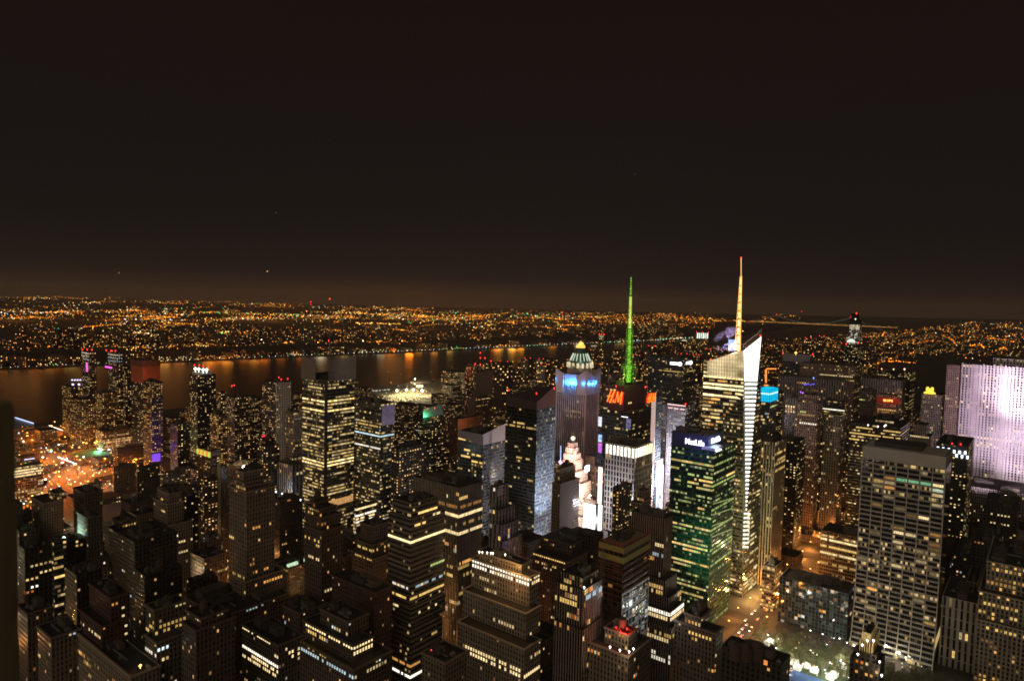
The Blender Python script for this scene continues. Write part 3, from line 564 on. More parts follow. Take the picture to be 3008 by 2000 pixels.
mb = MB(); mb.quad(((_t['x1'] + .25, _t['y0'], 2), (_t['x1'] + .25, _t['y1'], 2), (_t['x1'] + .25, _t['y1'], zt), (_t['x1'] + .25, _t['y0'], zt)), [(0, 0), (8, 0), (8, 15), (0, 15)])
F('new_glass', (.02, .025, .035), (.05, .06, .08), .9, .8, .30, .5, PALE, COOL, .8, 4, 6, .15)
mb.build('glazing', FST['new_glass']['m'], _b.root)
mb = MB()
for k in range(16):
    z = _t['z1'] - 14 - k * 4.4
    if z < zt - 3: break
    mb.box(_t['x0'] - .6, _t['y0'] - .9, z, _t['x1'] + .9, _t['y0'] + .1, z + .5); mb.box(_t['x1'] - .1, _t['y0'] - .9, z, _t['x1'] + .9, _t['y1'] + .9, z + .5)
mb.build('floor_slab', mat('slab_rust', (.16, .06, .035), .9, noise=.4), _b.root)
mb = MB()
for sx in (_t['x0'] + 3, _t['x0'] + 5.5):
    for sy in (_t['y0'] - 3, _t['y0'] - 1): mb.bar((sx, sy, 0), (sx, sy, _t['z1'] - 6), .14)
for k in range(28): z = 4 + k * 5; mb.bar((_t['x0'] + 3, _t['y0'] - 3, z), (_t['x0'] + 5.5, _t['y0'] - 3, z + 4), .1); mb.bar((_t['x0'] + 3, _t['y0'] - 3, z), (_t['x0'] + 5.5, _t['y0'] - 3, z), .1)
mb.build('hoist_mast', STEEL, _b.root)
mb = MB()
for k in range(22):
    a = rnd.random(); x = _t['x0'] + _t['w'] * a; mb.bar((x, _t['y0'], _t['z1'] - .5), (x, _t['y0'], _t['z1'] + rnd.uniform(1.5, 4)), .12); y = _t['y0'] + _t['l'] * a; mb.bar((_t['x1'], y, _t['z1'] - .5), (_t['x1'], y, _t['z1'] + rnd.uniform(1.5, 4)), .12)
mb.bar((_t['x0'], _t['y0'], _t['z1'] + 1.6), (_t['x1'], _t['y0'], _t['z1'] + 1.6), .15); mb.bar((_t['x1'], _t['y0'], _t['z1'] + 1.6), (_t['x1'], _t['y1'], _t['z1'] + 1.6), .15)
mb.build('guard_rail', mat('red_rail', (.35, .05, .05), .8), _b.root)
con.done()
add('brown striped dark tower stepping out rightwards, left of the green glass tower', 'brown striped tower',
    [(1850, 1953, 1977, 1524, 530), (1846, 1956, 1988, 1706, 521), (1844, 1965, 2001, 1756, 515), (1842, 1969, 2009, 1798, 508), (1840, 1973, 2022, 1848, 502)], 'stripes', maxw=48, win=20, wcol='ypw', vb=2100, clutter=2,
    rows=[(0, 'S', 1606, .75, 1, 1.1, 'p', .9), (0, 'S', 1632, .7, 1, .5, 'c', .8), (0, 'S', 1652, .6, .7, .8, 'w', 1), (1, 'S', 1727, .5, .9, .8, 'y', .8), (1, 'S', 1740, .5, .9, .7, 'y', .7),
          (3, 'SE', 1806, 0, 1, 1.7, 'W', 1), (3, 'SE', 1820, 0, 1, 1.2, 'p', .95), (4, 'SE', 1865, 0, 1, .5, 'y', .8), (4, 'S', 1885, .3, 1, .8, 'p', .8), (4, 'S', 1925, .3, 1, .8, 'W', .8), (4, 'S', 1945, .3, 1, .8, 'W', .7)]).done()
add('round-shouldered brick block in front of the white-lit grid tower', 'round-shouldered block', [(1872, 1893, 1905, 1443, 640), (1853, 1880, 1913, 1478, 630)], 'tan_dim', win=8, wcol='yw', clutter=2).done()
add('slim tan apartment tower with a dark roof garden, left of the round-shouldered block', 'slim apartment tower', [(1800, 1820, 1857, 1433, 660)], 'apt', win=26, wcol='wyp', clutter=2, vb=1560).done()
add('brown office block with a row of square lit windows, before the green glass tower', 'square windows block', [(2012, 2060, 2090, 1812, 450), (1982, 2103, 2125, 1859, 440)], 'brown', maxw=42, win=26, wcol='wyp', clutter=2,
    rows=[(1, 'S', 1884, .35, .85, 1.2, 'y', .9)], tank=1, vb=2100).done()
orn = add('ornate dark block with rounded roof turrets and two fire-lit dormers at the bottom right', 'turreted block', [(2120, 2297, 2322, 1953, 400)], 'dark', maxw=60, win=14, wcol='yo', clutter=2, vb=2100)
_b = orn; _t = _b.T[0]
for (px, py, r) in ((2160, 1925, 6), (2190, 1905, 7), (2226, 1912, 7), (2266, 1945, 4)):
    p = local(_b.root, P(px, py, 412)); mb = MB(); zz_ = _t['z1'] + 3 + (px % 5); r *= .62; mb.cyl(p.x, p.y, _t['z1'] - 3, zz_, r, r * .95, 14); mb.cyl(p.x, p.y, zz_, zz_ + r * .9, r * .95, r * .4, 14); mb.build('turret', TANKM, _b.root)
for px in (2163, 2169, 2232, 2238):
    p = local(_b.root, P(px, 1962, 399)); p.y = _t['y0'] - .3; mb = MB(); mb.box(-.6, -.2, -1.4, .6, .2, 1.4); o = mb.build('dormer_window', WIN, _b.root, p); o.color = (.9, .28, .06, 1)
orn.done()
# --- the black and gold tower at bottom right
rad = add('black brick tower with a floodlit gold crown, bottom right before the park', 'black and gold tower', [(2540, 2558, 2575, 1866, 456), (2527, 2562, 2582, 1892, 454), (2512, 2575, 2590, 1925, 451), (2497, 2583, 2600, 1953, 449)], 'dark', maxw=26, win=0, clutter=0, vb=2100, maxl=26,
    rows=[(3, 'S', 1958, .2, .6, .7, 'o', .8), (3, 'S', 1985, .3, .7, .9, 'w', .8)])
_b = rad
for tix in (0, 1):
    _t = _b.T[tix]; mb = MB(); n = 5
    for k in range(n + 1):
        x = _t['x0'] + _t['w'] * k / n; mb.box(x - .35, _t['y0'] - .5, _t['z0'], x + .35, _t['y0'] + .2, _t['z1'] + 1.4)
        y = _t['y0'] + _t['l'] * k / n; mb.box(_t['x1'] - .2, y - .35, _t['z0'], _t['x1'] + .5, y + .35, _t['z1'] + 1.4)
    mb.build('gilded_crown', mat('gilded_stone', (.75, .58, .25), .4, .2), _b.root)
for q in ((2533, 1893), (2520, 1920), (2584, 1942), (2566, 1880), (2548, 1880), (2590, 1982)):
    add_lamp(_b.root, P(q[0], q[1], 447), (5, 4.6, 4), .75, 'floodlight'); point(_b.root, P(q[0], q[1], 446.5), (1, .85, .6), 5200, .4)
rad.done()
# --- white gridded slab with the sweeping foot
class Grace:
    pass
gp = P(2780, 1342, 600); gw = reach(gp, V, 2535); gl = max(12, min(45, reach(gp, U, 2799))); gu, gv = xy2uv(gp.x, gp.y); gx, gy = uv2xy(gu + gl / 2, gv + gw / 2)
grace = empty('office_tower', (gx, gy, 0), -AZ); tag(grace, 'big white gridded slab tower with a sweeping curved foot, right of the park', 'office tower')
GH = gp.z; hx = gw / 2; hy = gl / 2
prof = [(0, 13), (6, 10.2), (14, 7.2), (24, 4.4), (36, 2.2), (50, .8), (64, 0), (GH - 11, 0)]
mb = MB(); nfl = 40; ncol = 7
def yy(z):
    for (a, b), (c, d) in zip(prof, prof[1:]):
        if z <= c: return b + (d - b) * (z - a) / (c - a)
    return 0
for (za, oa), (zb, ob) in zip(prof, prof[1:]):
    va, vb_ = nfl * za / (GH - 11), nfl * zb / (GH - 11)
    mb.quad(((-hx, -hy - oa, za), (hx, -hy - oa, za), (hx, -hy - ob, zb), (-hx, -hy - ob, zb)), [(0, va), (35, va), (35, vb_), (0, vb_)])
    mb.quad(((hx, -hy - oa, za), (hx, hy, za), (hx, hy, zb), (hx, -hy - ob, zb)), [(64.5, va + .5)] * 4); mb.quad(((-hx, hy, za), (-hx, -hy - oa, za), (-hx, -hy - ob, zb), (-hx, hy, zb)), [(64.5, va + .01)] * 4)
mb.quad(((hx, hy, 0), (-hx, hy, 0), (-hx, hy, GH - 11), (hx, hy, GH - 11)), [(128, 0), (134, 0), (134, 40), (128, 40)])
mb.build('wall', FST['grace']['m'], grace)
TRAV = mat('travertine', (.42, .38, .31), .85, noise=.15, nscale=.1)
mb = MB(); mb.box(-hx, -hy, GH - 11, hx, hy, GH); mb.build('attic', TRAV, grace)
link('roof', roof_mesh(-hx + .3, -hy + .3, hx - .3, hy - .3, GH + .02), grace)
mb = MB(); mb.box(-hx + 8, -hy + 8, GH - 1, hx - 20, hy - 6, GH + 4); mb.build('bulkhead', mat('bulkhead_b', (.06, .05, .042), .9), grace)
mb = MB()
for k in range(ncol + 1):
    x = -hx + gw * k / ncol
    for (za, oa), (zb, ob) in zip(prof, prof[1:]):
        mb.quad(((x - .45, -hy - oa - .7, za), (x + .45, -hy - oa - .7, za), (x + .45, -hy - ob - .7, zb), (x - .45, -hy - ob - .7, zb)))
        mb.quad(((x + .45, -hy - oa - .7, za), (x + .45, -hy - oa + .1, za), (x + .45, -hy - ob + .1, zb), (x + .45, -hy - ob - .7, zb))); mb.quad(((x - .45, -hy - oa + .1, za), (x - .45, -hy - oa - .7, za), (x - .45, -hy - ob - .7, zb), (x - .45, -hy - ob + .1, zb)))
mb.build('pier', TRAV, grace)
mb = MB(); cw = gw / ncol; fhh = (GH - 11) / nfl; [mb.box(-cw * .42 + cw * .17 * q, -.1, -fhh * .27, -cw * .42 + cw * .17 * q + cw * .15, .1, fhh * .27) for q in range(5)]; gm = mb.mesh('window', WIN)
for k in range(34):
    f = rnd.choice([36, 34, 33, 32, 31, 30, 30, 29, 28, 27, 26, 25, 24, 23, 22, 20, 18, 15, 12, 10, 9, 8, 35]); c = rnd.randrange(ncol)
    if (f * 7 + c) in (0,): continue
    z = (f + .5) * fhh; o = link('window', gm, grace, (-hx + (c + .5) * cw, -hy - yy(z) - .12, z)); q = rnd.choice((.12, .2, .2, .35, .35, .6, 1.1)); cc = rnd.choice((YEL, PALE, WARM, PALE, PALE)); o.color = (cc[0] * q, cc[1] * q, cc[2] * q, 1)
for c in (3, 4, 5): z = 36.5 * fhh; o = link('window', gm, grace, (-hx + (c + .5) * cw, -hy - .13, z)); o.color = (.16, .42, .22, 1)
o = link('window', gm, grace, (-hx + 6.5 * cw, -hy - .13, 35.5 * fhh)); o.color = (.45, .6, .45, 1)
FOOT.append((gu - 16, gu + gl + 4, gv - 4, gv + gw + 4)); SHOW.append((2500, 2800, 1990, 600)); REFS.append(('white gridded slab', gu + gl / 2, gv + gw / 2))
add('low glass walled block mirroring the park lights, left of the white gridded slab', 'mirror glass block', [(2290, 2493, 2515, 1744, 640)], 'park_glass', maxw=75, win=12, wcol='cpw', clutter=3, maxl=50, vb=1890,
    rows=[(0, 'S', 1762, .2, .9, .35, 'w', .5)]).done()
add('mid-rise block with full rows of cream lit windows, behind the mirror glass block', 'cream rows block', [(2412, 2540, 2560, 1582, 770)], 'lit_rows', maxw=70, win=20, wcol='py', clutter=3, vb=1700,
    rows=[(0, 'S', 1610, .0, .85, 1.3, 'p', .97), (0, 'S', 1630, 0, 1, 1.0, 'y', .9), (0, 'S', 1652, 0, 1, 1.1, 'p', .92), (0, 'S', 1676, 0, 1, .5, 'y', .7)]).done()
add('ribbed tan tower with a lit gridded base, across the avenue from the mirror glass block', 'ribbed tan tower', [(2229, 2278, 2311, 1300, 760)], 'pier_tan', maxw=45, win=30, wcol='ypw', clutter=3, vb=1700,
    rows=[(0, 'E', 1334, 0, 1, .9, 'y', .9), (0, 'E', 1354, .1, .9, .7, 'y', .8), (0, 'E', 1366, 0, .9, .7, 'y', .8), (0, 'E', 1382, 0, .9, .7, 'y', .7), (0, 'S', 1342, .2, .9, .8, 'y', .5), (0, 'S', 1426, .3, .8, 1, 'p', .8)]).done()
add('near black tower tucked behind the ribbed tan tower', 'tucked black tower', [(2290, 2343, 2367, 1298, 870)], 'apt_dark', win=22, wcol='yp', clutter=2, vb=1600).done()
add('low podium block lit from its ground floor, at the foot of the ribbed tan tower', None, [(2240, 2276, 2300, 1668, 700)], 'lit_rows', maxw=40, win=20, wcol='yp', maxl=60, vb=1750).done()
# --- right edge
add('pale terraced apartment block with yellow windows at the lower right edge', 'pale terraced block', [(2900, 3030, 3050, 1672, 560), (2876, 3036, 3060, 1770, 548), (2870, 3045, 3070, 1860, 540)], 'mill', maxw=80, win=60, wcol='yyw', vb=2100, clutter=2,
    rows=[(1, 'S', 1800, 0, .95, .9, 'y', .5), (2, 'S', 1880, 0, 1, .9, 'y', .5), (1, 'S', 1835, .0, .9, .9, 'y', .45)]).done()
add('stone colonnaded block with tall dark bays, between the white slab and the pale terraced block', 'colonnaded stone block', [(2768, 2872, 2888, 1773, 585)], 'library', maxw=60, win=8, wcol='py', clutter=2, vb=2100).done()
add('dark brown block with two rows of white windows at the right edge', 'dark right edge block', [(2890, 2990, 3002, 1500, 800)], 'dark', maxw=50, win=4, wcol='y', vb=1600, rows=[(0, 'S', 1525, .2, .95, 1.0, 'p', .8), (0, 'S', 1545, .2, .95, 1.0, 'p', .8)]).done()
add('dim long roofed block below the purple floodlit slab', 'dim long block', [(2845, 3010, 3030, 1452, 930)], 'office_dim', maxw=110, win=18, wcol='ypo', vb=1530, clutter=2).done()
add('small block with a faint grey front, left of the pale terraced block', 'small grey front block', [(2840, 2872, 2885, 1712, 620)], 'loft_grey', win=2, clutter=1).done()
add('dark stepped loft in the shade right of the white gridded slab', 'shaded stepped loft', [(2800, 2850, 2880, 1640, 700)], 'dark', win=10, wcol='ycp', clutter=2).done()
add('unlit loft with a few red and yellow lights at the right', 'unlit right loft', [(2860, 2935, 2950, 1600, 720)], 'dark', win=10, wcol='ypo', clutter=3).done()
# --- right, behind
add('dark tower with a row of white roof lamps, directly behind the white gridded slab', 'white lamp tower', [(2752, 2845, 2862, 1311, 800)], 'apt_dark', maxw=50, win=24, wcol='yl', clutter=1, vb=1560, red=[(2797, 1302), (2822, 1304)]).done()
_b = ALL[-1]
for (px, py) in ((2755, 1316), (2771, 1318), (2787, 1320), (2803, 1326), (2819, 1328), (2835, 1330), (2810, 1338), (2826, 1340), (2842, 1343)):
    p = local(_b.root, P(px, py, 799)); mb = MB(); mb.box(-1.1, -.3, -1.8, 1.1, .3, 1.8); o = mb.build('wall_lamp', WIN, _b.root, p); o.color = (2.2, 2.6, 3.2, 1)
add('black ribbon window tower with bright yellow upper rows, left of the white lamp tower', 'black ribbon tower', [(2560, 2632, 2652, 1236, 880), (2497, 2646, 2673, 1256, 850)], 'office_black', maxw=75, win=26, wcol='yp', vb=1500, clutter=2,
    rows=[(1, 'S', 1270, .15, .45, .8, 'y', 1), (1, 'S', 1272, .7, 1, .8, 'y', 1), (1, 'S', 1286, 0, 1, .9, 'y', .95), (1, 'S', 1306, 0, .2, 1, 'y', 1)]).done()
_b = ALL[-1]
for px, py in ((2550, 1248), (2579, 1252), (2598, 1251), (2602, 1248)): add_lamp(_b.root, P(px, py, 842), (3, 2.4, 2.4), 1.1, 'roof_lamp')
add('beige block with a lit arcade under its brick crown, right of the black ribbon tower', 'beige arcade block', [(2685, 2722, 2732, 1250, 985), (2668, 2735, 2743, 1283, 975)], 'stone', maxw=50, win=0, vb=1310, rows=[(1, 'S', 1289, .15, .9, 1.2, 'p', .9)]).done()
gc = add('dark ribbed tower with a glowing yellow crown ornament, left of the purple floodlit slab', 'yellow crowned tower', [(2707, 2772, 2783, 1162, 1180)], 'office_dim', maxw=70, win=20, wcol='ylp', vb=1400, clutter=0)
_b = gc; mb = MB(); z = _b.T[0]['z1']; sc = 1180 / 2009
c0 = local(_b.root, P(2731, 1154, 1190)); mb.cyl(c0.x, c0.y, c0.z - 1, c0.z + 1.5, 16 * sc, 14 * sc, 10); mb.cyl(c0.x, c0.y, c0.z + 1.5, c0.z + 8, 9.5 * sc, 10.5 * sc, 8)
for k in (-1, 1): mb.cyl(c0.x + k * 6 * sc, c0.y, c0.z + 8, c0.z + 10.5, 4 * sc, 2 * sc, 6)
mb.build('crown_lantern', glow('amber_glow', (1, .62, .05), 1.6), _b.root); gc.done()
add('brown tower bearing a red illuminated sign, left of the yellow crowned tower', 'red sign tower', [(2574, 2634, 2641, 1162, 1150)], 'office_pink', maxw=60, win=20, wcol='yp', vb=1280, clutter=0,
    rows=[(0, 'S', 1206, .1, 1, .9, 'y', .9), (0, 'S', 1212, .1, .9, .5, 'y', .8)]).done()
_b = ALL[-1]; rs = _b
add('dark grid tower behind and left of the red sign tower', 'dark grid tower', [(2525, 2566, 2575, 1147, 1200)], 'office_dim', maxw=60, win=26, wcol='ylp', vb=1280).done()
add('broad grey slab behind the red sign tower', 'broad grey slab', [(2531, 2652, 2662, 1118, 1330)], 'office_grey', maxw=110, win=8, wcol='w', vb=1150).done()
add('dark bluish slab with lamp-lit roof, farther back behind the broad grey slab', 'bluish roof-lit slab', [(2573, 2675, 2690, 1094, 1520)], 'office_black', maxw=120, win=8, wcol='y', vb=1110, clutter=1).done()
_b = ALL[-1]; add_lamp(_b.root, P(2590, 1083, 1522), (2, 1.0, .5), 1.8, 'roof_lamp'); add_lamp(_b.root, P(2657, 1084, 1522), (3, 2, 1.6), 2, 'roof_lamp'); add_lamp(_b.root, P(2625, 1084, 1522), (1.5, 1.4, .7), 1.8, 'roof_lamp')
add('pinkish ribbed tower with a boxy crown, right of the sky blue lit tower', 'pinkish crown tower', [(2352, 2402, 2412, 1162, 955), (2338, 2402, 2416, 1185, 950)], 'office_pink', maxw=50, win=20, wcol='yp', vb=1560, clutter=1,
    rows=[(1, 'S', 1213, .2, .5, 1.2, 'l', .9), (1, 'S', 1246, .2, 1, 1.6, 'W', .95), (1, 'S', 1222, .1, .9, .5, 'y', .9), (1, 'S', 1326, .3, .8, 1, 'p', .8)]).done()
add('dark tower with grey cap and white lit band, right of the pinkish crown tower', 'grey capped tower', [(2418, 2482, 2488, 1180, 1050)], 'office_black', maxw=60, win=16, wcol='yp', vb=1480, clutter=1, rows=[(0, 'S', 1208, .05, 1, 1.5, 'W', .97), (0, 'S', 1217, .6, 1, .5, 'p', .9)]).done()
add('ribbed dark tower standing before the grey capped tower', 'ribbed dark tower', [(2420, 2470, 2486, 1222, 940)], 'pier_tan', maxw=50, win=12, wcol='yp', vb=1500, clutter=2).done()
ALL[-1].T[0]['wall'].data.materials[0] = FST['office_dim']['m']
add('grey slab with two cream lit bands, left of the pinkish crown tower', 'two band slab', [(2307, 2345, 2352, 1170, 1110)], 'office_grey', maxw=60, win=6, wcol='p', vb=1300, rows=[(0, 'S', 1196, .0, 1, 1.4, 'p', .95), (0, 'S', 1212, 0, 1, 1.1, 'p', .95)]).done()
add('very wide grey ribbed slab with lilac lights on its roof edge, upper right', 'very wide grey slab', [(2286, 2487, 2494, 1119, 1250)], 'office_grey', maxw=150, win=14, wcol='yw', vb=1190, clutter=3).done()
_b = ALL[-1]
for k in range(9): add_lamp(_b.root, P(2360 + k * 4, 1127 + (k * 7 % 4), 1246), (.35, .25, 2.2), .9, 'facade_lamp')
for q in ((2390, 1110, (.6, .9, 3)), (2358, 1154, (2.0, .5, 3.0)), (2352, 1151, (1.2, .3, 2.2))): add_lamp(_b.root, P(q[0], q[1], 1246), q[2], 1.5, 'facade_lamp')
add('tall stone slab with a lit upper window band, behind the very wide grey slab', 'tall stone slab', [(2350, 2512, 2533, 1076, 1400)], 'office_pink', maxw=150, win=14, wcol='yp', vb=1120, clutter=2, rows=[(0, 'S', 1108, .4, .97, 1.2, 'p', .95), (0, 'S', 1118, .8, 1, .8, 'y', .9)]).done()
add('tower with pale louvred top, left behind the tall stone slab', 'louvred top tower', [(2300, 2380, 2388, 1042, 1500), (2296, 2386, 2394, 1066, 1496)], 'blue_glass', maxw=100, win=10, wcol='wy', vb=1100, clutter=0, red=[(2300, 1036), (2388, 1040)]).done()
_b = ALL[-1]; add_lamp(_b.root, P(2338, 1036, 1505), (2.6, 1.3, .3), 3.2, 'roof_lamp'); _b.T[0]['wall'].data.materials[0] = mat('louvre', (.2, .2, .24), .7)
# one57-like tower under construction and neighbour with arc
o57 = add('very tall slim tower with a dark unfinished top and lit white shaft, far right skyline', 'tall unfinished spire tower', [(2501, 2518, 2524, 921, 1960), (2496, 2526, 2531, 949, 1950)], 'apt_white', maxw=40, maxl=30, win=0, vb=1010, clutter=0)
_b = o57; _b.T[0]['wall'].data.materials[0] = mat('dark_hoarding', (.012, .012, .012), .9)
_t = _b.T[1]; mb = MB(); zq = P(2518, 950, 1950).z; mb.box(_t['x0'] - .6, _t['y0'] - .6, zq - 2, _t['x1'] + .6, _t['y1'] + .6, _t['z1'] + 10); mb.build('hoarding', mat('dark_hoarding', (.012, .012, .012), .9), _b.root)
for f in range(24):
    for c in range(6):
        if rnd.random() < (.95 if f < 3 else .5):
            z = zq - 6 - f * 4.4; mb = MB(); mb.box(-1.7, -.2, -1.3, 1.7, .2, 1.3); o = mb.build('window', WIN, _b.root, (_t['x0'] + _t['w'] * (c + .5) / 6, _t['y0'] - .4, z)); q = rnd.uniform(.5, 1.3) if f < 3 else rnd.uniform(.2, .9); o.color = (1 * q, .9 * q, .6 * q, 1)
add_lamp(_b.root, P(2516, 920, 1960), REDC, 2.6, 'warning_light'); add_lamp(_b.root, P(2513, 937, 1946), (2, 1.8, 1.0), 2.2, 'work_lamp')
arc = add('dark tower with a glowing half round arch on its roof, below the unfinished spire tower', 'arch topped tower', [(2474, 2520, 2545, 1017, 1700)], 'apt_dark', maxw=70, win=14, wcol='yp', vb=1060, clutter=1, red=[(2486, 1010), (2521, 1006)])
_b = arc; p = local(_b.root, P(2499, 1006, 1706)); mb = MB(); R0 = 11 * 1706 / 2009
for k in range(10):
    a, b = math.pi * k / 10, math.pi * (k + 1) / 10; mb.quad([(p.x, p.y, p.z), (p.x + R0 * math.cos(a), p.y, p.z + R0 * math.sin(a)), (p.x + R0 * math.cos(b), p.y, p.z + R0 * math.sin(b))]); 
    mb.quad(((p.x + R0 * math.cos(a), p.y, p.z + R0 * math.sin(a)), (p.x + R0 * math.cos(a), p.y + 6, p.z + R0 * math.sin(a)), (p.x + R0 * math.cos(b), p.y + 6, p.z + R0 * math.sin(b)), (p.x + R0 * math.cos(b), p.y, p.z + R0 * math.sin(b))))
mb.build('arched_lantern', glow('arch_glow', (.85, .9, .8), 1.0), _b.root); arc.done()
# --- sky blue lit tower
cy = add('tower crowned by a glowing sky blue glass box, right of the slanted bright tower', 'sky blue lit tower', [(2227, 2262, 2285, 1144, 850)], 'blue_glass', maxw=40, maxl=40, win=40, wcol='pcy', vb=1290, clutter=0,
    rows=[(0, 'S', 1200, .0, .7, .5, 'p', .6), (0, 'E', 1200, .2, .8, .7, 'l', .8), (0, 'S', 1222, 0, .9, .7, 'p', .9)])
_b = cy; _t = _b.T[0]; zb = P(2262, 1181, 850).z
for (a, b_, c, s) in ((zb, _t['z1'], (.0, .62, 1.0), 1.0), (P(2262, 1160, 850).z, P(2262, 1155, 850).z, (.55, .95, 1.0), 1.5)):
    mb = MB(); e = .25 if s == 1.0 else .45; mb.box(_t['x0'] - e, _t['y0'] - e, a, _t['x1'] + e, _t['y1'] + e, b_ - (0.02 if s == 1 else 0), bottom=False); mb.build('glowing_box', glow('cyan_' + str(s), c, s), _b.root)
mb = MB()
for k in range(7): x = _t['x0'] + _t['w'] * k / 6; mb.box(x - .2, _t['y0'] - .7, zb, x + .2, _t['y0'] - .3, _t['z1'])
for k in range(7): y = _t['y0'] + _t['l'] * k / 6; mb.box(_t['x1'] + .3, y - .2, zb, _t['x1'] + .7, y + .2, _t['z1'])
for k in range(5): z = zb + (_t['z1'] - zb) * k / 4; mb.box(_t['x0'] - .7, _t['y0'] - .72, z - .15, _t['x1'] + .7, _t['y0'] - .3, z + .15); mb.box(_t['x1'] + .3, _t['y0'], z - .15, _t['x1'] + .72, _t['y1'], z + .15)
mb.build('mullion', mat('mullion_blue', (.0, .12, .2), .4, emit=(0, .35, .6), estr=.5), _b.root)
cy.done()
crn = add('dark block outlined by an orange lit crane-like frame, behind the sky blue lit tower', 'orange framed block', [(2252, 2290, 2300, 1150, 1150)], 'apt_dark', maxw=60, win=10, wcol='oy', vb=1160, clutter=1)
_b = crn
mb = MB(); mb.bar(local(_b.root, P(2250, 1124, 1148)), local(_b.root, P(2250, 1085, 1148)), 1.6); mb.bar(local(_b.root, P(2252, 1083, 1148)), local(_b.root, P(2280, 1083, 1148)), 1.4); mb.bar(local(_b.root, P(2245, 1132, 1148)), local(_b.root, P(2256, 1131, 1148)), 1.6)
mb.build('neon_frame', glow('neon_orange', (1, .25, .04), 1.6), _b.root); crn.done()

lb = add('tan mid-rise with a red lit penthouse roof and four white lamps, bottom centre right', 'red roofed tan mid-rise', [(1777, 1846, 1866, 1864, 413), (1706, 1846, 1915, 1927, 404)], 'tan_dim', maxw=40, maxl=40, win=46, wcol='ywop', vb=2100, clutter=1, tank=1)
for q in ((1792, 1899), (1821, 1908), (1848, 1912), (1861, 1904)): add_lamp(lb.root, P(q[0], q[1], 402), (4, 3.8, 3.2), .75, 'wall_lamp'); point(lb.root, P(q[0], q[1] - 1, 401), (1, .85, .6), 2600, .4)
for q in ((1823, 1856), (1842, 1845), (1811, 1842)): add_lamp(lb.root, P(q[0], q[1], 412), REDC, .7, 'warning_light')
point(lb.root, P(1835, 1850, 414), (1, .05, .03), 5000, .5); lb.done()
point(con.root, P(1960, 1800, 455), (.85, .9, 1), 4500, 2)  # added light that brightens the glazed side, no fixture there
# ================================================================== centre
def sign_on(b, m, face, px, py, d, off=.6, name='sign'):
    """put a mesh (drawn in XZ) on a facade at an image point"""
    p = local(b.root, P(px, py, d)); o = link(name, m, b.root)
    if face == 'S': o.location = (p.x, b.sgn[0] - off, p.z); o.rotation_euler = (math.pi / 2, 0, 0)
    else: o.location = (b.sgn[1] + off, p.y, p.z); o.rotation_euler = (math.pi / 2, 0, math.pi / 2)
    return o
def facepoint(b, ti, face, px, py):
    """local point on a facade of tier ti seen at the image point"""
    r = ray(px, py); t = b.T[ti]; c, sn = math.cos(AZ), math.sin(AZ)
    ox, oy = -b.root.location.x, -b.root.location.y
    o = Vector((ox * c - oy * sn, ox * sn + oy * c, CAMZ - b.root.location.z)); dl = Vector((r.x * c - r.y * sn, r.x * sn + r.y * c, r.z))
    k = (t['y0'] - o.y) / dl.y if face == 'S' else (t['x1'] - o.x) / dl.x
    return o + dl * k
def put_text(b, ti, face, s, x0, x1, py, hpx, m, d, shear=0, bold=0, off=.5, name='sign', spacing=1.0, wmul=1.0):
    a = facepoint(b, ti, face, x0, py[0]); e = facepoint(b, ti, face, x1, py[1])
    me = text_mesh(s, 10, 0.05, m, shear, bold, spacing)
    xs = [v.co.x for v in me.vertices]; ys = [v.co.y for v in me.vertices]
    wid = ((e - a).length); sx = wid / (max(xs) - min(xs)); h = hpx * d / FPX; sy = h / (max(ys) - min(ys)); cx, cyy = (max(xs) + min(xs)) / 2, (max(ys) + min(ys)) / 2
    for v in me.vertices: v.co.x = (v.co.x - cx) * sx; v.co.y = (v.co.y - cyy) * sy; v.co.z *= 6
    mid = (a + e) / 2; o = link(name, me, b.root)
    o.location = (mid.x, b.T[ti]['y0'] - off, mid.z) if face == 'S' else (b.T[ti]['x1'] + off, mid.y, mid.z)
    o.rotation_euler = (math.pi / 2, 0, 0 if face == 'S' else math.pi / 2); return o
def panel(b, ti, face, x0, x1, y0, y1, m, name='billboard', off=.5, th=.6):
    """flat panel on a facade, given by two image corners"""
    a = facepoint(b, ti, face, x0, y0); e = facepoint(b, ti, face, x1, y1); t = b.T[ti]; mb = MB()
    zl, zh = min(a.z, e.z), max(a.z, e.z)
    if face == 'S': mb.box(min(a.x, e.x), t['y0'] - off - th, zl, max(a.x, e.x), t['y0'] - off, zh)
    else: mb.box(t['x1'] + off, min(a.y, e.y), zl, t['x1'] + off + th, max(a.y, e.y), zh)
    return mb.build(name, m, b.root)
def led(name, cols, scale=.25, s=2.0):
    if name in _M: return _M[name]
    m = bpy.data.materials.new(name); m.use_nodes = True; t = m.node_tree; t.nodes.clear()
    o = t.nodes.new('ShaderNodeOutputMaterial'); e = t.nodes.new('ShaderNodeEmission'); e.inputs[1].default_value = s
    c = t.nodes.new('ShaderNodeTexCoord'); n = t.nodes.new('ShaderNodeTexNoise'); n.inputs['Scale'].default_value = scale; n.inputs['Detail'].default_value = 4; r = t.nodes.new('ShaderNodeValToRGB')
    r.color_ramp.elements[0].position = .35; r.color_ramp.elements[1].position = .65
    r.color_ramp.elements[0].color = (*cols[0], 1); r.color_ramp.elements[1].color = (*cols[-1], 1)
    for k, cc in enumerate(cols[1:-1]):
        q = r.color_ramp.elements.new(.35 + .3 * (k + 1) / (len(cols) - 1)); q.color = (*cc, 1)
    t.links.new(c.outputs['Object'], n.inputs['Vector']); t.links.new(n.outputs['Fac'], r.inputs[0]); t.links.new(r.outputs[0], e.inputs[0]); t.links.new(e.outputs[0], o.inputs[0])
    m.cycles.emission_sampling = 'NONE'; _M[name] = m; return m
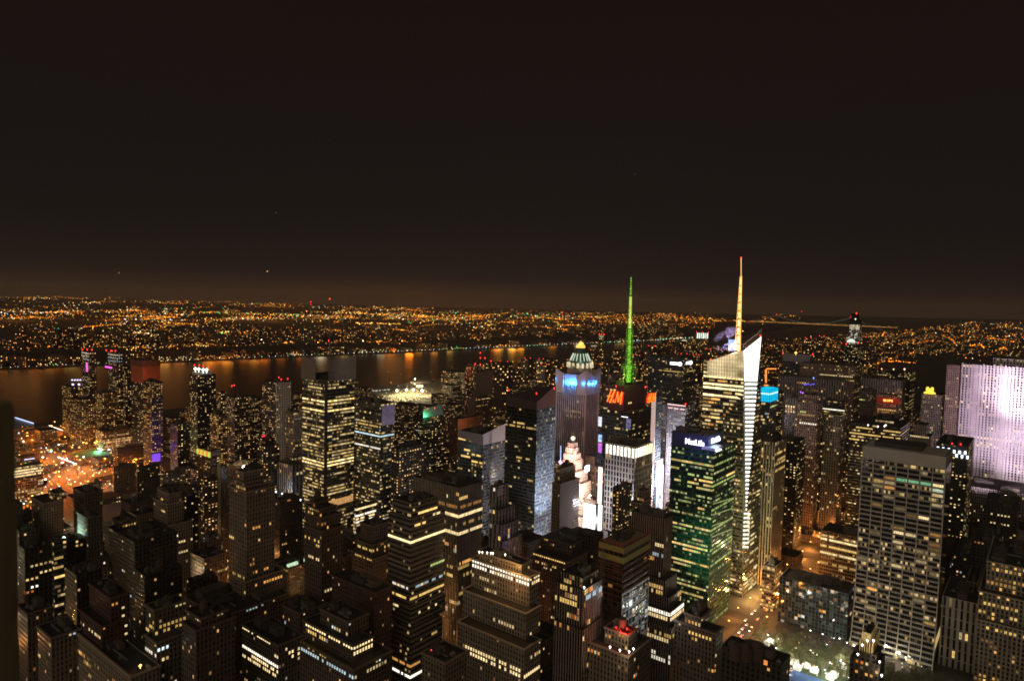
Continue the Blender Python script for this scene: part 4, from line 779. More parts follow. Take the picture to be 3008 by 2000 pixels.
SIGNW = glow('sign_white', (.92, .93, 1), 3.0)
SIGNR = glow('sign_red', (1, .01, .01), .9)
put_text(rs, 0, 'S', 'UBS', 2605, 2623, (1176, 1177), 7, glow('sign_orange', (1, .35, .06), 3), 1150, bold=.5, spacing=1.05)
c_ = facepoint(rs, 0, 'S', 2599, 1175.5); mb = MB()
for k in range(3):
    a = k * math.pi / 3; mb.box(-2.6, -.2, -.6, 2.6, .2, .6) if k == 0 else mb.bar((-2.6 * math.cos(a), 0, -2.6 * math.sin(a)), (2.6 * math.cos(a), 0, 2.6 * math.sin(a)), .55)
mb.build('emblem', glow('sign_orange', (1, .35, .06), 3), rs.root, (c_.x, rs.T[0]['y0'] - .7, c_.z)); 
mb = MB(); mb.box(-17, -.2, -4.5, 17, .2, 4.5); mb.build('sign_board', mat('sign_board_red', (.10, .02, .02), .7, emit=(1, .02, .01), estr=.13), rs.root, (facepoint(rs, 0, 'S', 2611, 1177).x, rs.T[0]['y0'] - .1, facepoint(rs, 0, 'S', 2611, 1177).z))
point(rs.root, P(2611, 1178, 1136), (1, .08, .05), 9000, 1)

# green glass tower with the white name sign
grn = add('green tinted glass tower with a dark top box and white illuminated name', 'green glass tower', [(1974, 2081, 2127, 1281, 672), (1972, 2097, 2162, 1327, 660)], 'green', maxw=70, maxl=60, win=0, vb=1820, clutter=1,
    rows=[(1, 'SE', 1413, .6, 1, 1.2, 'y', .8), (1, 'S', 1400, .45, 1, .8, 'l', .8)])
_b = grn; _b.T[0]['wall'].data.materials[0] = mat('sign_box_dark', (.035, .04, .09), .5)
for f, s, q in ((3, .7, .8), (5, .3, .5), (8, .9, .9), (9, .4, .6), (14, .7, .7), (16, .3, .4), (19, .8, .9), (22, .3, .6), (24, .9, 1.0), (25, .7, .8), (28, .8, .8), (29, .5, .6), (31, .6, .6), (34, .5, .7), (36, .6, .5)):
    t = _b.T[1]; fl = t['nf'] - 1 - f; nb = max(1, round(t['w'] / t['st']['bay'])); i = 0
    while i < nb:
        run = rnd.randrange(1, 6); on = rnd.random() < s
        for j in range(run):
            if on and i + j < nb: _b.pane(t, 'S', i + j, fl, _b.paint(rnd.choice('lyyp'), q * rnd.uniform(.5, 1.3)))
        i += run
    if s > .6:
        nb = max(1, round(t['l'] / t['st']['bay']))
        for i in range(nb):
            if rnd.random() < .75: _b.pane(t, 'E', i, fl, _b.paint('l', q * rnd.uniform(.3, .9)))
put_text(_b, 0, 'S', 'MetLife', 2014, 2069, (1294, 1303), 17, SIGNW, 672, bold=.18, spacing=1.0)
put_text(_b, 0, 'E', 'MetLife', 2089, 2114, (1296, 1285), 16, SIGNW, 680, bold=.18)
point(_b.root, P(2041, 1300, 655), (.3, .3, 1), 12000, 2); point(_b.root, P(2110, 1305, 668), (.5, .7, 1), 9000, 2)
t = _b.T[1]; mb = MB(); p = local(_b.root, P(2120, 1318, 668)); mb.box(t['x1'] - 14, p.y - 9, t['z1'], t['x1'] - 1, p.y + 12, t['z1'] + 2.6); mb.build('roof_deck', mat('deck_pale', (.5, .52, .56), .6), _b.root)
mb = MB(); mb.box(t['x1'] - 1, p.y - 7, t['z1'] - 1.0, t['x1'] + .6, p.y + 6, t['z1'] + .3); mb.build('light_bar', glow('bar_white', (.9, .92, 1), 2.5), _b.root)
# reflected light on the right face, put in as glowing diagonal bars
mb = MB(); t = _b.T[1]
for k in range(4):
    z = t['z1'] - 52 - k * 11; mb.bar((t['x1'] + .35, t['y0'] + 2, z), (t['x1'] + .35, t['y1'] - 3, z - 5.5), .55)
mb.build('glowing_strip', glow('reflection_olive', (.45, .5, .18), .55), _b.root)
grn.done()
spot(grn.root, Vector((170, 560, 70)), P(2110, 1600, 672), (.25, 1, .5), 300000, 45)

# slanted crystal tower
d0 = 735.0
T1 = P(2184, 1030, d0); T2 = P(2236, 988, d0 + 3); Bf = P(2190, 1520, d0 - 2)
wL = reach(T1, V, 2069); TL = Vector((T1.x + V[0] * wL, T1.y + V[1] * wL, P(2069, 1062, T1.y + V[1] * wL).z))
boa = empty('office_tower', (Bf.x, Bf.y, 0), 0); tag(boa, 'tallest crystal-like tower with a slanted bright crown and gold lit spire', 'office tower')
def bl(p): return Vector((p.x - Bf.x, p.y - Bf.y, p.z))
SB = Vector((Bf.x, Bf.y, 0)); wB = reach(Vector((Bf.x, Bf.y, 150)), V, 2040); WB = Vector((SB.x + V[0] * (wL + 9), SB.y + V[1] * (wL + 9), 0))
T3 = P(2229, 1012, 772); EB = P(2233, 1700, 778); EB.z = 0; NW = Vector((TL.x + U[0] * 50, TL.y + U[1] * 50, TL.z - 4)); NWB = Vector((WB.x + U[0] * 60, WB.y + U[1] * 60, 0))
mb = MB(); HT = T1.z; NF = 66
def vv(z): return NF * z / HT
mb.quad([bl(p) for p in (WB, SB, Bf, T1, TL)], [(0, 0), (28, 0), (28, vv(Bf.z)), (28, NF), (0, vv(TL.z))])
mb.quad([bl(p) for p in (SB, EB, T3, T2, Bf)], [(64, 0), (86, 0), (86, vv(T3.z)), (64, vv(T2.z)), (64, vv(Bf.z))])
mb.quad([bl(p) for p in (EB, NWB, NW, T3)], [(128, 0), (156, 0), (156, vv(NW.z)), (128, vv(T3.z))]); mb.quad([bl(p) for p in (NWB, WB, TL, NW)], [(192, 0), (214, 0), (214, vv(TL.z)), (192, vv(NW.z))])
mb.build('wall', FST['boa']['m'], boa)
mb = MB(); mb.quad([bl(p) - Vector((0, 0, 7)) for p in (TL, T1, T2, T3, NW)]); mb.build('roof', ROOF, boa)
def lerp(a, b, t): return a + (b - a) * t
n0 = Vector((-U[0], -U[1], 0))
def sface(f, z):      # point on the broad left face: f from left to right, height z
    l = lerp(Vector((WB.x, WB.y, 0)), TL, min(1, z / TL.z)); l.z = z
    r = lerp(SB, Vector((T1.x, T1.y, T1.z)), 0) if z <= Bf.z else lerp(Bf, T1, (z - Bf.z) / (T1.z - Bf.z)); r = Vector((r.x, r.y, z))
    return l + (r - l) * f
nbw = 0; bx = MB()
for f in range(NF - 1, -1, -1):
    z = (f + .5) * HT / NF; top = T1.z - z; fr = f / NF
    if top < 4 or z > TL.z + 3: pr, q = 0, 0
    else:
        pr, q = (1.0, 1.9) if f in (59, 58, 56, 55, 53) else (.62, 1.2) if f > 44 else (.24, .8)
        if f in (57, 54, 52): pr = .6
    i = 0
    while i < 14 and pr:
        on = rnd.random() < pr; run = rnd.randrange(1, 4)
        if on:
            a = sface(min(.99, i / 14 + .01), z); b_ = sface(min(.99, (i + run) / 14), z); hh = HT / NF * .27; qq = q * rnd.uniform(.7, 1.3) if pr > .9 else q * rnd.choice((.25, .4, .7, 1.1)); cc = PALE if pr > .9 else rnd.choice((YEL, PALE, WARM))
            mb = MB(); L = (b_ - a); mb.quad([bl(p) + n0 * .35 for p in (a - Vector((0, 0, hh)), b_ - Vector((0, 0, hh)), b_ + Vector((0, 0, hh)), a + Vector((0, 0, hh)))])
            mb.quad([bl(p) + n0 * .35 for p in (a + Vector((0, 0, hh)), b_ + Vector((0, 0, hh)), b_ + Vector((0, 0, hh)) - n0 * .3, a + Vector((0, 0, hh)) - n0 * .3)])
            cq = (cc[0] * qq, cc[1] * qq, cc[2] * qq)
            if nbw < 100: o = mb.build('window', WIN, boa); o.color = (*cq, 1); nbw += 1
            else:
                for q_ in range(2): n_ = len(bx.v); bx.quad(mb.v[q_ * 4:q_ * 4 + 4], None, 0, cq)
        i += run
o = bx.build('window', WINA, boa); o['kind'] = 'stuff'
# glowing crown screens: left face top glass, right facet
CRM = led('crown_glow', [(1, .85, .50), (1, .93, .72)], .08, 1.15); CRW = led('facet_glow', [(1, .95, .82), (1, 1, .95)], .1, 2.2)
mb = MB(); z1 = T1.z - 14
a, b_ = sface(.28, TL.z - 6), sface(.995, z1 + 1); 
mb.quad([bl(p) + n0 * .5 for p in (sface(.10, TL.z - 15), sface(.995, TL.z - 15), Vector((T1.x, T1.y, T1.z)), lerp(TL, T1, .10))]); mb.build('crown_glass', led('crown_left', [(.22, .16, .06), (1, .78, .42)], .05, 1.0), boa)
mb = MB()
for k in range(16):
    p = lerp(TL, T1, k / 15); q = sface(k / 15, TL.z - 16); mb.bar(bl(q) + n0 * .7, bl(Vector((p.x, p.y, p.z))) + n0 * .7, .18)
for k in range(7):
    z = TL.z - 16 + k * 4; mb.bar(bl(sface(max(0, (z - TL.z) / (T1.z - TL.z)), z)) + n0 * .7, bl(sface(1, min(z, T1.z))) + n0 * .7, .18)
mb.bar(bl(TL) + n0 * .7, bl(T1) + n0 * .7, .6); mb.build('crown_frame', mat('crown_steel', (.10, .08, .05), .6), boa)
nf_ = Vector((0.10, -1, 0)).normalized()
def facet(f, z):
    l = lerp(Bf, T1, (z - Bf.z) / (T1.z - Bf.z)); r = lerp(Bf, T2, (z - Bf.z) / (T2.z - Bf.z)); return l + (r - l) * f
mb = MB(); mb.quad([bl(p) for p in (Bf, T2, T1)], [(320, vv(Bf.z)), (326, vv(T2.z)), (320, vv(T1.z))]); mb.build('facet', led('facet_dim_glow', [(.16, .155, .13), (.34, .33, .29)], .1, .8), boa)  # glow between the strips put into the facet as dim emission
zg = P(2200, 1120, d0).z
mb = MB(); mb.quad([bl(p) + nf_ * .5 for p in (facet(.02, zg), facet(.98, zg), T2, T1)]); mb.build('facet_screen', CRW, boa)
z = zg - 3
while z > Bf.z + 6:
    mb = MB(); a, b_ = bl(facet(.04, z)) + nf_ * .6, bl(facet(.96, z)) + nf_ * .6; mb.bar(a, b_, 1.05, n=6); o = mb.build('glowing_strip', WIN, boa); o.color = (2.6, 2.6, 2.3, 1); z -= 4.55
# column of small lit windows lower down the same edge
while z > 55:
    mb = MB(); mb.box(-3.2, -.5, -1.1, 3.2, .2, 1.1); o = mb.build('window', WIN, boa, bl(Vector((SB.x + .8, SB.y - 1.2, z)))); o.color = (1.3, 1.25, 1.0, 1); z -= 4.6
point(boa, Vector((SB.x + 4, SB.y - 22, 60)), (1, .8, .45), 40000, 3); point(boa, Vector((SB.x - 22, SB.y - 20, 110)), (1, .85, .5), 30000, 3)
for k in range(26):      # yellow rows on the right face
    z = P(2210, 1440 + k * 13, d0 + 15).z
    for j in range(4):
        if rnd.random() < (.85 if k < 12 else .4):
            f = j / 4 + .05; a = lerp(SB, EB, f); e_ = lerp(SB, EB, f + .2); a.z = e_.z = z; sh = z / 288; ne = Vector((.8, -.6, 0)) * .6
            topa, tope = lerp(T2, T3, f), lerp(T2, T3, f + .2); A = lerp(a, Vector((topa.x, topa.y, z)), max(0, (z - Bf.z) / (T2.z - Bf.z))); E_ = lerp(e_, Vector((tope.x, tope.y, z)), max(0, (z - Bf.z) / (T2.z - Bf.z)))
            mb = MB(); h = Vector((0, 0, 1.2)); mb.quad([bl(q) + ne for q in (A - h, E_ - h, E_ + h, A + h)]); mb.quad([bl(q) + ne - h for q in (E_, A, A + ne * .2, E_ + ne * .2)]); o = mb.build('window', WIN, boa); q = rnd.uniform(.4, 1.1); o.color = (q, .78 * q, .36 * q, 1)
# right crown screen edge truss
mb = MB()
for k in range(9): mb.bar(bl(lerp(T1, T2, k / 8)) + Vector((0, 0, 0)), bl(lerp(T1, T2, (k + .5) / 8)) + Vector((0, 3, 7)), .25)
mb.bar(bl(T1) + Vector((0, 3, 6)), bl(T2) + Vector((0, 3, 5)), .4); mb.build('crown_truss', mat('truss_pale', (.6, .5, .35), .6), boa)
# podium
pod = [SB + Vector(((-V[0]) * 0, 0, 0))]
ph = P(2150, 1788, 712).z
mb = MB(); c, s_ = math.cos(-AZ), math.sin(-AZ)
def uvp(u, v, z): x, y = uv2xy(u, v); return Vector((x - Bf.x, y - Bf.y, z))
su, sv = xy2uv(SB.x, SB.y)
q = [uvp(su - 16, sv + 40, 0), uvp(su - 16, sv - 3, 0), uvp(su + 62, sv - 3, 0), uvp(su + 62, sv + 40, 0)]
for k in range(4): mb.quad((q[k], q[(k + 1) % 4], q[(k + 1) % 4] + Vector((0, 0, ph)), q[k] + Vector((0, 0, ph))), [(64 * k, 0), (64 * k + 14, 0), (64 * k + 14, 5), (64 * k, 5)])
F('podium', (.55, .42, .2), (.3, .2, .08), .8, .8, .9, .3, YEL, PALE, 1.4, 4, 5); mb.build('podium', FST['podium']['m'], boa)
mb = MB(); mb.quad([k + Vector((0, 0, ph)) for k in q]); mb.build('podium_roof', mat('podium_tan', (.3, .24, .15), .9), boa)
for k in range(4): point(boa, Vector((Bf.x, Bf.y, 9)) + (uvp(su - 10 + k * 22, sv - 11, 0)), (1, .60, .18), 15000, 2)
# spire
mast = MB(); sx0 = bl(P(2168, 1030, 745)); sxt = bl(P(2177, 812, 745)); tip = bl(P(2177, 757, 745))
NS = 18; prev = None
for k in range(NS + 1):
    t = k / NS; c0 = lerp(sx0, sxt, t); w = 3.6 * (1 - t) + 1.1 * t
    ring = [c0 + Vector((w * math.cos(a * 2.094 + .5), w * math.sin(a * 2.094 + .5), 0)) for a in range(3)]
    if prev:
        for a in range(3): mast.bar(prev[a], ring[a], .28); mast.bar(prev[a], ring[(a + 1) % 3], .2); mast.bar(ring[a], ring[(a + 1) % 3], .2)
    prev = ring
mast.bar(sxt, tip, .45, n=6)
mast.build('spire', mat('spire_steel_glow', (.8, .55, .25), .4, emit=(1, .50, .13), estr=1.2), boa)  # floodlighting on the lattice put into the steel as emission
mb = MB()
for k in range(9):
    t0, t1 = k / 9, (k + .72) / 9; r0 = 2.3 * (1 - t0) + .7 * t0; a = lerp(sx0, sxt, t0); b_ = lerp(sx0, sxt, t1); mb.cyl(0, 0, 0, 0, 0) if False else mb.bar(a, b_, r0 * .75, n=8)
mb.build('added_glow_core', led('spire_gold', [(1, .48, .08), (1, .78, .34)], .35, 2.6), boa)  # added glowing core, stands in for light thrown on the spire
add_lamp(boa, tip, (4, .25, .2), 1.1, 'warning_light') if False else None
for q_ in ((2177, 757, 745), (2234, 986, 740), (2088, 1056, 745)):
    mb = MB(); mb.ball((0, 0, 0), 1.0); o = mb.build('warning_light', RED, boa, bl(P(*q_)))
mb = MB(); mb.box(-3.4, -3, -6, 3.4, 3, 6); mb.build('mechanical_screen', led('blue_screen', [(.1, .3, 1), (.9, .75, 1)], .15, 1.6), boa, bl(P(2151, 1014, 752)))
point(boa, P(2150, 1035, 738), (1, .75, .5), 30000, 2); point(boa, P(2140, 1010, 735), (.5, .4, 1), 20000, 2)
FOOT.append((su - 20, su + 66, sv - 6, sv + wL + 14)); SHOW.append((2045, 2240, 1790, 735)); REFS.append(('slanted bright tower', su + 20, sv + 20))

# red lettered tower with the green antenna
hm = add('dark tower with big red letters on its cut corners and a green lit antenna', 'red lettered tower', [(1775, 1834, 1924, 1134, 852), (1763, 1846, 1926, 1210, 846)], 'black_glass', maxw=60, maxl=60, win=30, wcol='ypy', vb=1320, clutter=1)
_b = hm; _b.T[0]['wall'].data.materials[0] = mat('sign_drum', (.05, .03, .03), .8)
SY = glow('sign_yellow_red', (1, .30, .02), 1.5)
def hm_sign(face, x0, x1, y0, y1, ti=0):
    # strokes in a unit box, x right, y up
    H = [((.0, .05), (.26, 1.0), .055), ((.20, .0), (.50, .98), .075), ((-.02, .50), (.42, .56), .05)]
    A = [((.40, .10), (.47, .30), .04), ((.40, .10), (.50, .08), .05), ((.47, .30), (.41, .22), .035), ((.42, .2), (.5, .08), .035)]
    M_ = [((.54, .03), (.72, .97), .035), ((.72, .95), (.77, .12), .06), ((.77, .10), (1.0, .98), .035), ((1.03, .95), (.93, -.03), .065)]
    a = facepoint(_b, ti, face, x0, y0); e = facepoint(_b, ti, face, x1, y1); t = _b.T[ti]
    mb = MB(); W = e - a
    for p, q, r in H + A + M_:
        if face == 'S': f = lambda s: Vector((a.x + (e.x - a.x) * s[0], t['y0'] - 2.4, a.z + (e.z - a.z) * s[1]))
        else: f = lambda s: Vector((t['x1'] + 2.4, a.y + (e.y - a.y) * s[0], a.z + (e.z - a.z) * s[1]))
        mb.bar(f(p), f(q), r * abs(e.z - a.z) * .72, n=6)
    mb.build('sign', SY, _b.root)
    mb = MB()
    for p, q, r in H + A + M_:
        mb.bar(f(p) + Vector((0, .5 if face == 'S' else 0, 0)), f(q) + Vector((0, .5 if face == 'S' else 0, 0)), r * abs(e.z - a.z) * 1.9, n=6)
    o = mb.build('sign_halo_tube', SIGNR, _b.root); o.location = (0, 1.6, 0) if face == 'S' else (-2.1, 0, 0)
hm_sign('S', 1786, 1829, 1181, 1149)
hm_sign('E', 1897, 1921, 1184, 1152)
point(_b.root, P(1806, 1170, 836), (1, .04, .03), 9000, 2); point(_b.root, P(1912, 1170, 846), (1, .04, .05), 7000, 2)
t = _b.T[0]; gm_ = mat('rack_steel', (.14, .13, .12), .6, .3); mb = MB()
for x in (t['x0'] + 4, t['x1'] - 4):
    for y in (t['y0'] + 4, t['y0'] + 36): mb.box(x - .5, y - .5, t['z1'], x + .5, y + .5, t['z1'] + 22)
for z in (21.5, 11):
    mb.box(t['x0'] + 4, t['y0'] + 3.7, t['z1'] + z, t['x1'] - 4, t['y0'] + 4.3, t['z1'] + z + .6); mb.box(t['x1'] - 4.3, t['y0'] + 4, t['z1'] + z + .02, t['x1'] - 3.7, t['y0'] + 36, t['z1'] + z + .62)
mb.bar((t['x0'] + 4, t['y0'] + 4, t['z1']), (t['x1'] - 4, t['y0'] + 4, t['z1'] + 21), .3); mb.build('antenna_rack', gm_, _b.root)
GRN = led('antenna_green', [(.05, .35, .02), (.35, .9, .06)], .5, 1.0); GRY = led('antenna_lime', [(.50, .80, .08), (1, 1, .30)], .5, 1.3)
base = local(_b.root, P(1846, 1122, 870)); tipm = local(_b.root, P(1854, 812, 870))
def am(t): return lerp(base, tipm, t)
segs = [(.0, .12, 6.5, 6.0), (.12, .17, 9.0, 8.5), (.17, .36, 4.6, 3.6), (.36, .51, 4.6, 4.0), (.51, .62, 2.9, 2.6), (.62, .71, 2.4, 2.1), (.71, .82, 2.3, 1.8)]
mb = MB(); core = MB(); core2 = MB()
for (a, b_, r0, r1) in segs:
    n = max(2, int((b_ - a) * 30)); prev = None
    for k in range(n + 1):
        tt = a + (b_ - a) * k / n; c0 = am(tt); r = r0 + (r1 - r0) * k / n; ring = [c0 + Vector((r * math.cos(q * 1.571 + .4), r * math.sin(q * 1.571 + .4), 0)) for q in range(4)]
        if prev:
            for q in range(4): mb.bar(prev[q], ring[q], .22); mb.bar(prev[q], ring[(q + 1) % 4], .16); mb.bar(ring[q], ring[(q + 1) % 4], .2)
        prev = ring
    (core2 if a > .5 else core).bar(am(a), am(b_ - .01), r0 * (.42 if a < .5 else .55), n=8)
for k in range(7):
    a = .83 + k * .024; core.bar(am(a), am(a + .013), 1.25 - k * .08, n=8)
mb.bar(am(.8), am(1.0), .3)
mb.build('antenna_mast', mat('mast_steel_green_glow', (.12, .2, .05), .5, emit=(.2, .6, .04), estr=.30), _b.root); core.build('added_glow_core', GRN, _b.root); core2.build('added_glow_core', GRY, _b.root)  # green lighting put into the mast steel as emission, glowing cores added inside
for tt, c in ((.71, (3, .3, .1)), (.23, (3, .8, .1)), (.62, (1.5, 2, .2))):
    o = add_lamp(_b.root, Vector((0, 0, 0)), c, 1.6, 'warning_light'); o.location = am(tt)
add_lamp(_b.root, P(1810, 1134, 850), REDC, 1.2, 'warning_light'); add_lamp(_b.root, P(1896, 1136, 850), REDC, 1.2, 'warning_light')
point(_b.root, P(1846, 1105, 855), (.4, 1, .1), 26000, 2)
panel(_b, 1, 'S', 1826, 1845, 1222, 1226, SIGNW, 'lit_panel', .4, .4); panel(_b, 1, 'S', 1841, 1853, 1228, 1262, led('led_lilac', [(.06, .05, .12), (.30, .28, .5)], .3, .8), 'lit_panel', .4, .4)
hm.done()
add('pale gridded block crowned by tall glowing slots, in front of the red lettered tower', 'white slotted block', [(1779, 1866, 1917, 1313, 750)], 'grid_white', maxw=60, maxl=50, win=26, wcol='ypw', vb=1520, clutter=2)
_b = ALL[-1]; t = _b.T[0]
for k in range(8):
    mb = MB(); w = t['w'] / 8; x = t['x0'] + w * (k + .5); mb.box(x - w * .27, t['y0'] - .4, t['z1'] - 12.5, x + w * .27, t['y0'] - .05, t['z1'] - 2); o = mb.build('lit_slot', WIN, _b.root); o.color = (2.0, 1.9, 1.6, 1)
    mb = MB(); l = t['l'] / 8; y = t['y0'] + l * (k + .5); mb.box(t['x1'] + .05, y - l * .27, t['z1'] - 12.5, t['x1'] + .4, y + l * .27, t['z1'] - 2); o = mb.build('lit_slot', WIN, _b.root); o.color = (2.0, 1.8, 1.3, 1)
point(_b.root, P(1790, 1500, 735), (.9, .9, 1), 90000, 3); _b.done()
add('narrow mirror glass slab edged with coloured billboards, left of the white slotted block', 'mirror glass slab', [(1756, 1773, 1790, 1270, 800)], 'blue_glass', maxw=20, win=6, wcol='yc', vb=1540, clutter=0).done()
_b = ALL[-1]
for y0, y1, m in ((1223, 1252, ((.7, .7, 1), (1, 1, 1))), (1275, 1298, ((.2, .5, 1), (.9, .95, 1))), (1300, 1330, ((.3, .08, .5), (.8, .2, .9))), (1370, 1480, ((.9, .6, .5), (1, .9, .85))), (1480, 1560, ((1, .9, .85), (1, 1, 1)))):
    panel(_b, 0, 'S', 1759, 1768, y0, y1, led('led_' + str(y0), list(m), .3, 1.6 if y0 > 1350 else 1.0))
# fins tower and copper pyramid tower
ast = add('mauve ribbed tower with pointed fins and a blue floodlit crown', 'blue crowned finned tower', [(1637, 1720, 1758, 1134, 1064)], 'mauve_fins', maxw=75, maxl=60, win=12, wcol='yw', vb=1320, clutter=0, rows=[(0, 'S', 1212, .2, .8, .4, 'y', .5), (0, 'S', 1228, .4, .9, .5, 'y', .6)])
_b = ast; t = _b.T[0]; FIN = mat('fin_stone', (.42, .33, .34), .85); FINB = mat('fin_blue_lit', (.5, .5, .55), .8)
sc = 1064 / 2009
def fin(x0, y0, x1, y1, za, zb, th=2.4, z0=None):
    d = Vector((x1 - x0, y1 - y0, 0)).normalized(); n = Vector((-d.y, d.x, 0)) * th / 2; z0 = t['z1'] - 14 if z0 is None else z0
    a, b_ = Vector((x0, y0, 0)), Vector((x1, y1, 0)); Z = lambda p, z: Vector((p.x, p.y, z)); mb = MB()
    mb.quad((Z(a - n, z0), Z(b_ - n, z0), Z(b_ - n, zb), Z(a - n, za))); mb.quad((Z(b_ + n, z0), Z(a + n, z0), Z(a + n, za), Z(b_ + n, zb)))
    mb.quad((Z(a - n, za), Z(b_ - n, zb), Z(b_ + n, zb), Z(a + n, za))); mb.quad((Z(a - n, z0), Z(a - n, za), Z(a + n, za), Z(a + n, z0))); mb.quad((Z(b_ - n, z0), Z(b_ + n, z0), Z(b_ + n, zb), Z(b_ - n, zb)))
    return mb.build('crown_fin', FIN, _b.root)
hz = lambda px: px * sc
zt = t['z1']
fin(t['x0'] - 2, t['y0'] - 1.5, t['x0'] + 13, t['y0'] - 1.5, zt + hz(46), zt + hz(32)); fin(t['x0'] - 1.5, t['y0'], t['x0'] - 1.5, t['y0'] + 16, zt + hz(46), zt + hz(30))
fin(t['x1'] - 15, t['y0'] - 1.5, t['x1'] + 2, t['y0'] - 1.5, zt + hz(28), zt + hz(46)); fin(t['x1'] + 1.5, t['y0'], t['x1'] + 1.5, t['y0'] + 18, zt + hz(46), zt + hz(30))
fin(t['x1'] + 1.5, t['y1'] - 18, t['x1'] + 1.5, t['y1'] + 2, zt + hz(24), zt + hz(50)); fin(t['x0'] + 3, t['y1'] + 1, t['x0'] + 18, t['y1'] + 1, zt + hz(48), zt + hz(30)); fin(t['x1'] - 16, t['y1'] + 1, t['x1'], t['y1'] + 1, zt + hz(30), zt + hz(48))
mb = MB(); mb.box(t['x0'] + 13, t['y0'] + 1.5, zt - 2, t['x1'] - 15, t['y1'] - 3, zt + hz(30)); mb.box(t['x1'] - 15, t['y0'] + 8, zt - 2, t['x1'] - 2, t['y1'] - 6, zt + hz(28)); mb.build('penthouse', FIN, _b.root)
for k in range(5):
    for (xx, yy_, e) in ((t['x0'] + 16 + k * (t['w'] - 34) / 4, t['y0'] - 1.8, 1),):
        point(_b.root, _b.root.matrix_world @ Vector((0, 0, 0)) if False else Vector((0, 0, 0)), (.03, .33, 1), 18000 if k > 1 else 6000, 1.0).location = (xx, yy_, zt + 2)
for k in range(3): point(_b.root, Vector((0, 0, 0)), (.03, .33, 1), 15000, 1.0).location = (t['x1'] + 3.2, t['y0'] + 6 + k * 10, zt + 3)
point(_b.root, Vector((0, 0, 0)), (.05, .36, 1), 5000, 1).location = (t['x1'] - 2, t['y0'] - 5, zt + 4); point(_b.root, Vector((0, 0, 0)), (.05, .36, 1), 5000, 1).location = (t['x0'] - 4, t['y0'] - 4, zt + 6)
for q_ in ((1740, 1132), (1747, 1130), (1670, 1130), (1630, 1138)): add_lamp(_b.root, P(q_[0], q_[1], 1058), (.4, 1.4, 3), 1.4, 'crown_lamp')
mb = MB()
for x, y in ((t['x0'] + .2, t['y0'] - .6), (t['x1'] + .6, t['y0'] - .6), (t['x1'] + .6, t['y1'])): mb.box(x - .9, y - .9, 0, x + .9, y + .9, zt)
mb.build('corner_pier', FIN, _b.root); ast.done()
ww = add('green copper pyramid roofed tower with gold tip, behind the blue crowned finned tower', 'copper pyramid tower', [(1662, 1722, 1745, 1092, 1577)], 'brown', maxw=60, win=0, vb=1100, clutter=0)
_b = ww; sc = 1577 / 2009; c0 = local(_b.root, P(1704, 1070, 1600)); mb = MB(); mb.cyl(c0.x, c0.y, c0.z - 26 * sc, c0.z, 38 * sc, 36 * sc, 20); mb.build('drum', mat('drum_stone', (.42, .36, .26), .8), _b.root)
mb = MB()
for k in range(16):
    a = k * 2 * math.pi / 16; mb.box(c0.x + 37 * sc * math.cos(a) - 2, c0.y + 37 * sc * math.sin(a) - 2, c0.z - 8 * sc, c0.x + 37 * sc * math.cos(a) + 2, c0.y + 37 * sc * math.sin(a) + 2, c0.z + 6 * sc)
mb.build('lit_colonnade', led('lantern_warm', [(.4, .30, .15), (1, .85, .55)], .3, 1.1), _b.root)
mb = MB(); mb.cyl(c0.x, c0.y, c0.z, c0.z + 12 * sc, 33 * sc, 30 * sc, 16); mb.cyl(c0.x, c0.y, c0.z + 12 * sc, c0.z + 50 * sc, 30 * sc, 12 * sc, 8); mb.build('pyramid_roof', mat('copper_green', (.05, .12, .09), .7), _b.root)
mb = MB()
for k in range(16):
    a = k * 2 * math.pi / 16 + .2; r0, r1 = 30.5 * sc, 21 * sc; mb.bar((c0.x + r0 * math.cos(a), c0.y + r0 * math.sin(a), c0.z + 12 * sc), (c0.x + r1 * math.cos(a), c0.y + r1 * math.sin(a), c0.z + 33 * sc), 1.1)
mb.build('roof_uplight', glow('painted_uplight_green', (.70, .82, .62), .9), _b.root)  # light thrown up the copper roof, put in as glowing bars
mb = MB(); mb.cyl(c0.x, c0.y, c0.z + 50 * sc, c0.z + 55 * sc, 14 * sc, 14 * sc, 8); mb.cyl(c0.x, c0.y, c0.z + 55 * sc, c0.z + 70 * sc, 14 * sc, .5, 8); mb.build('glowing_tip', led('tip_gold', [(1, .34, .03), (1, .55, .14)], .2, 2.0), _b.root)
for k in range(5): a = k * 1.257 + 3.9; point(_b.root, Vector((0, 0, 0)), (.9, 1, .85), 9000, 1).location = (c0.x + 40 * sc * math.cos(a), c0.y + 40 * sc * math.sin(a), c0.z + 4)
ww.done()
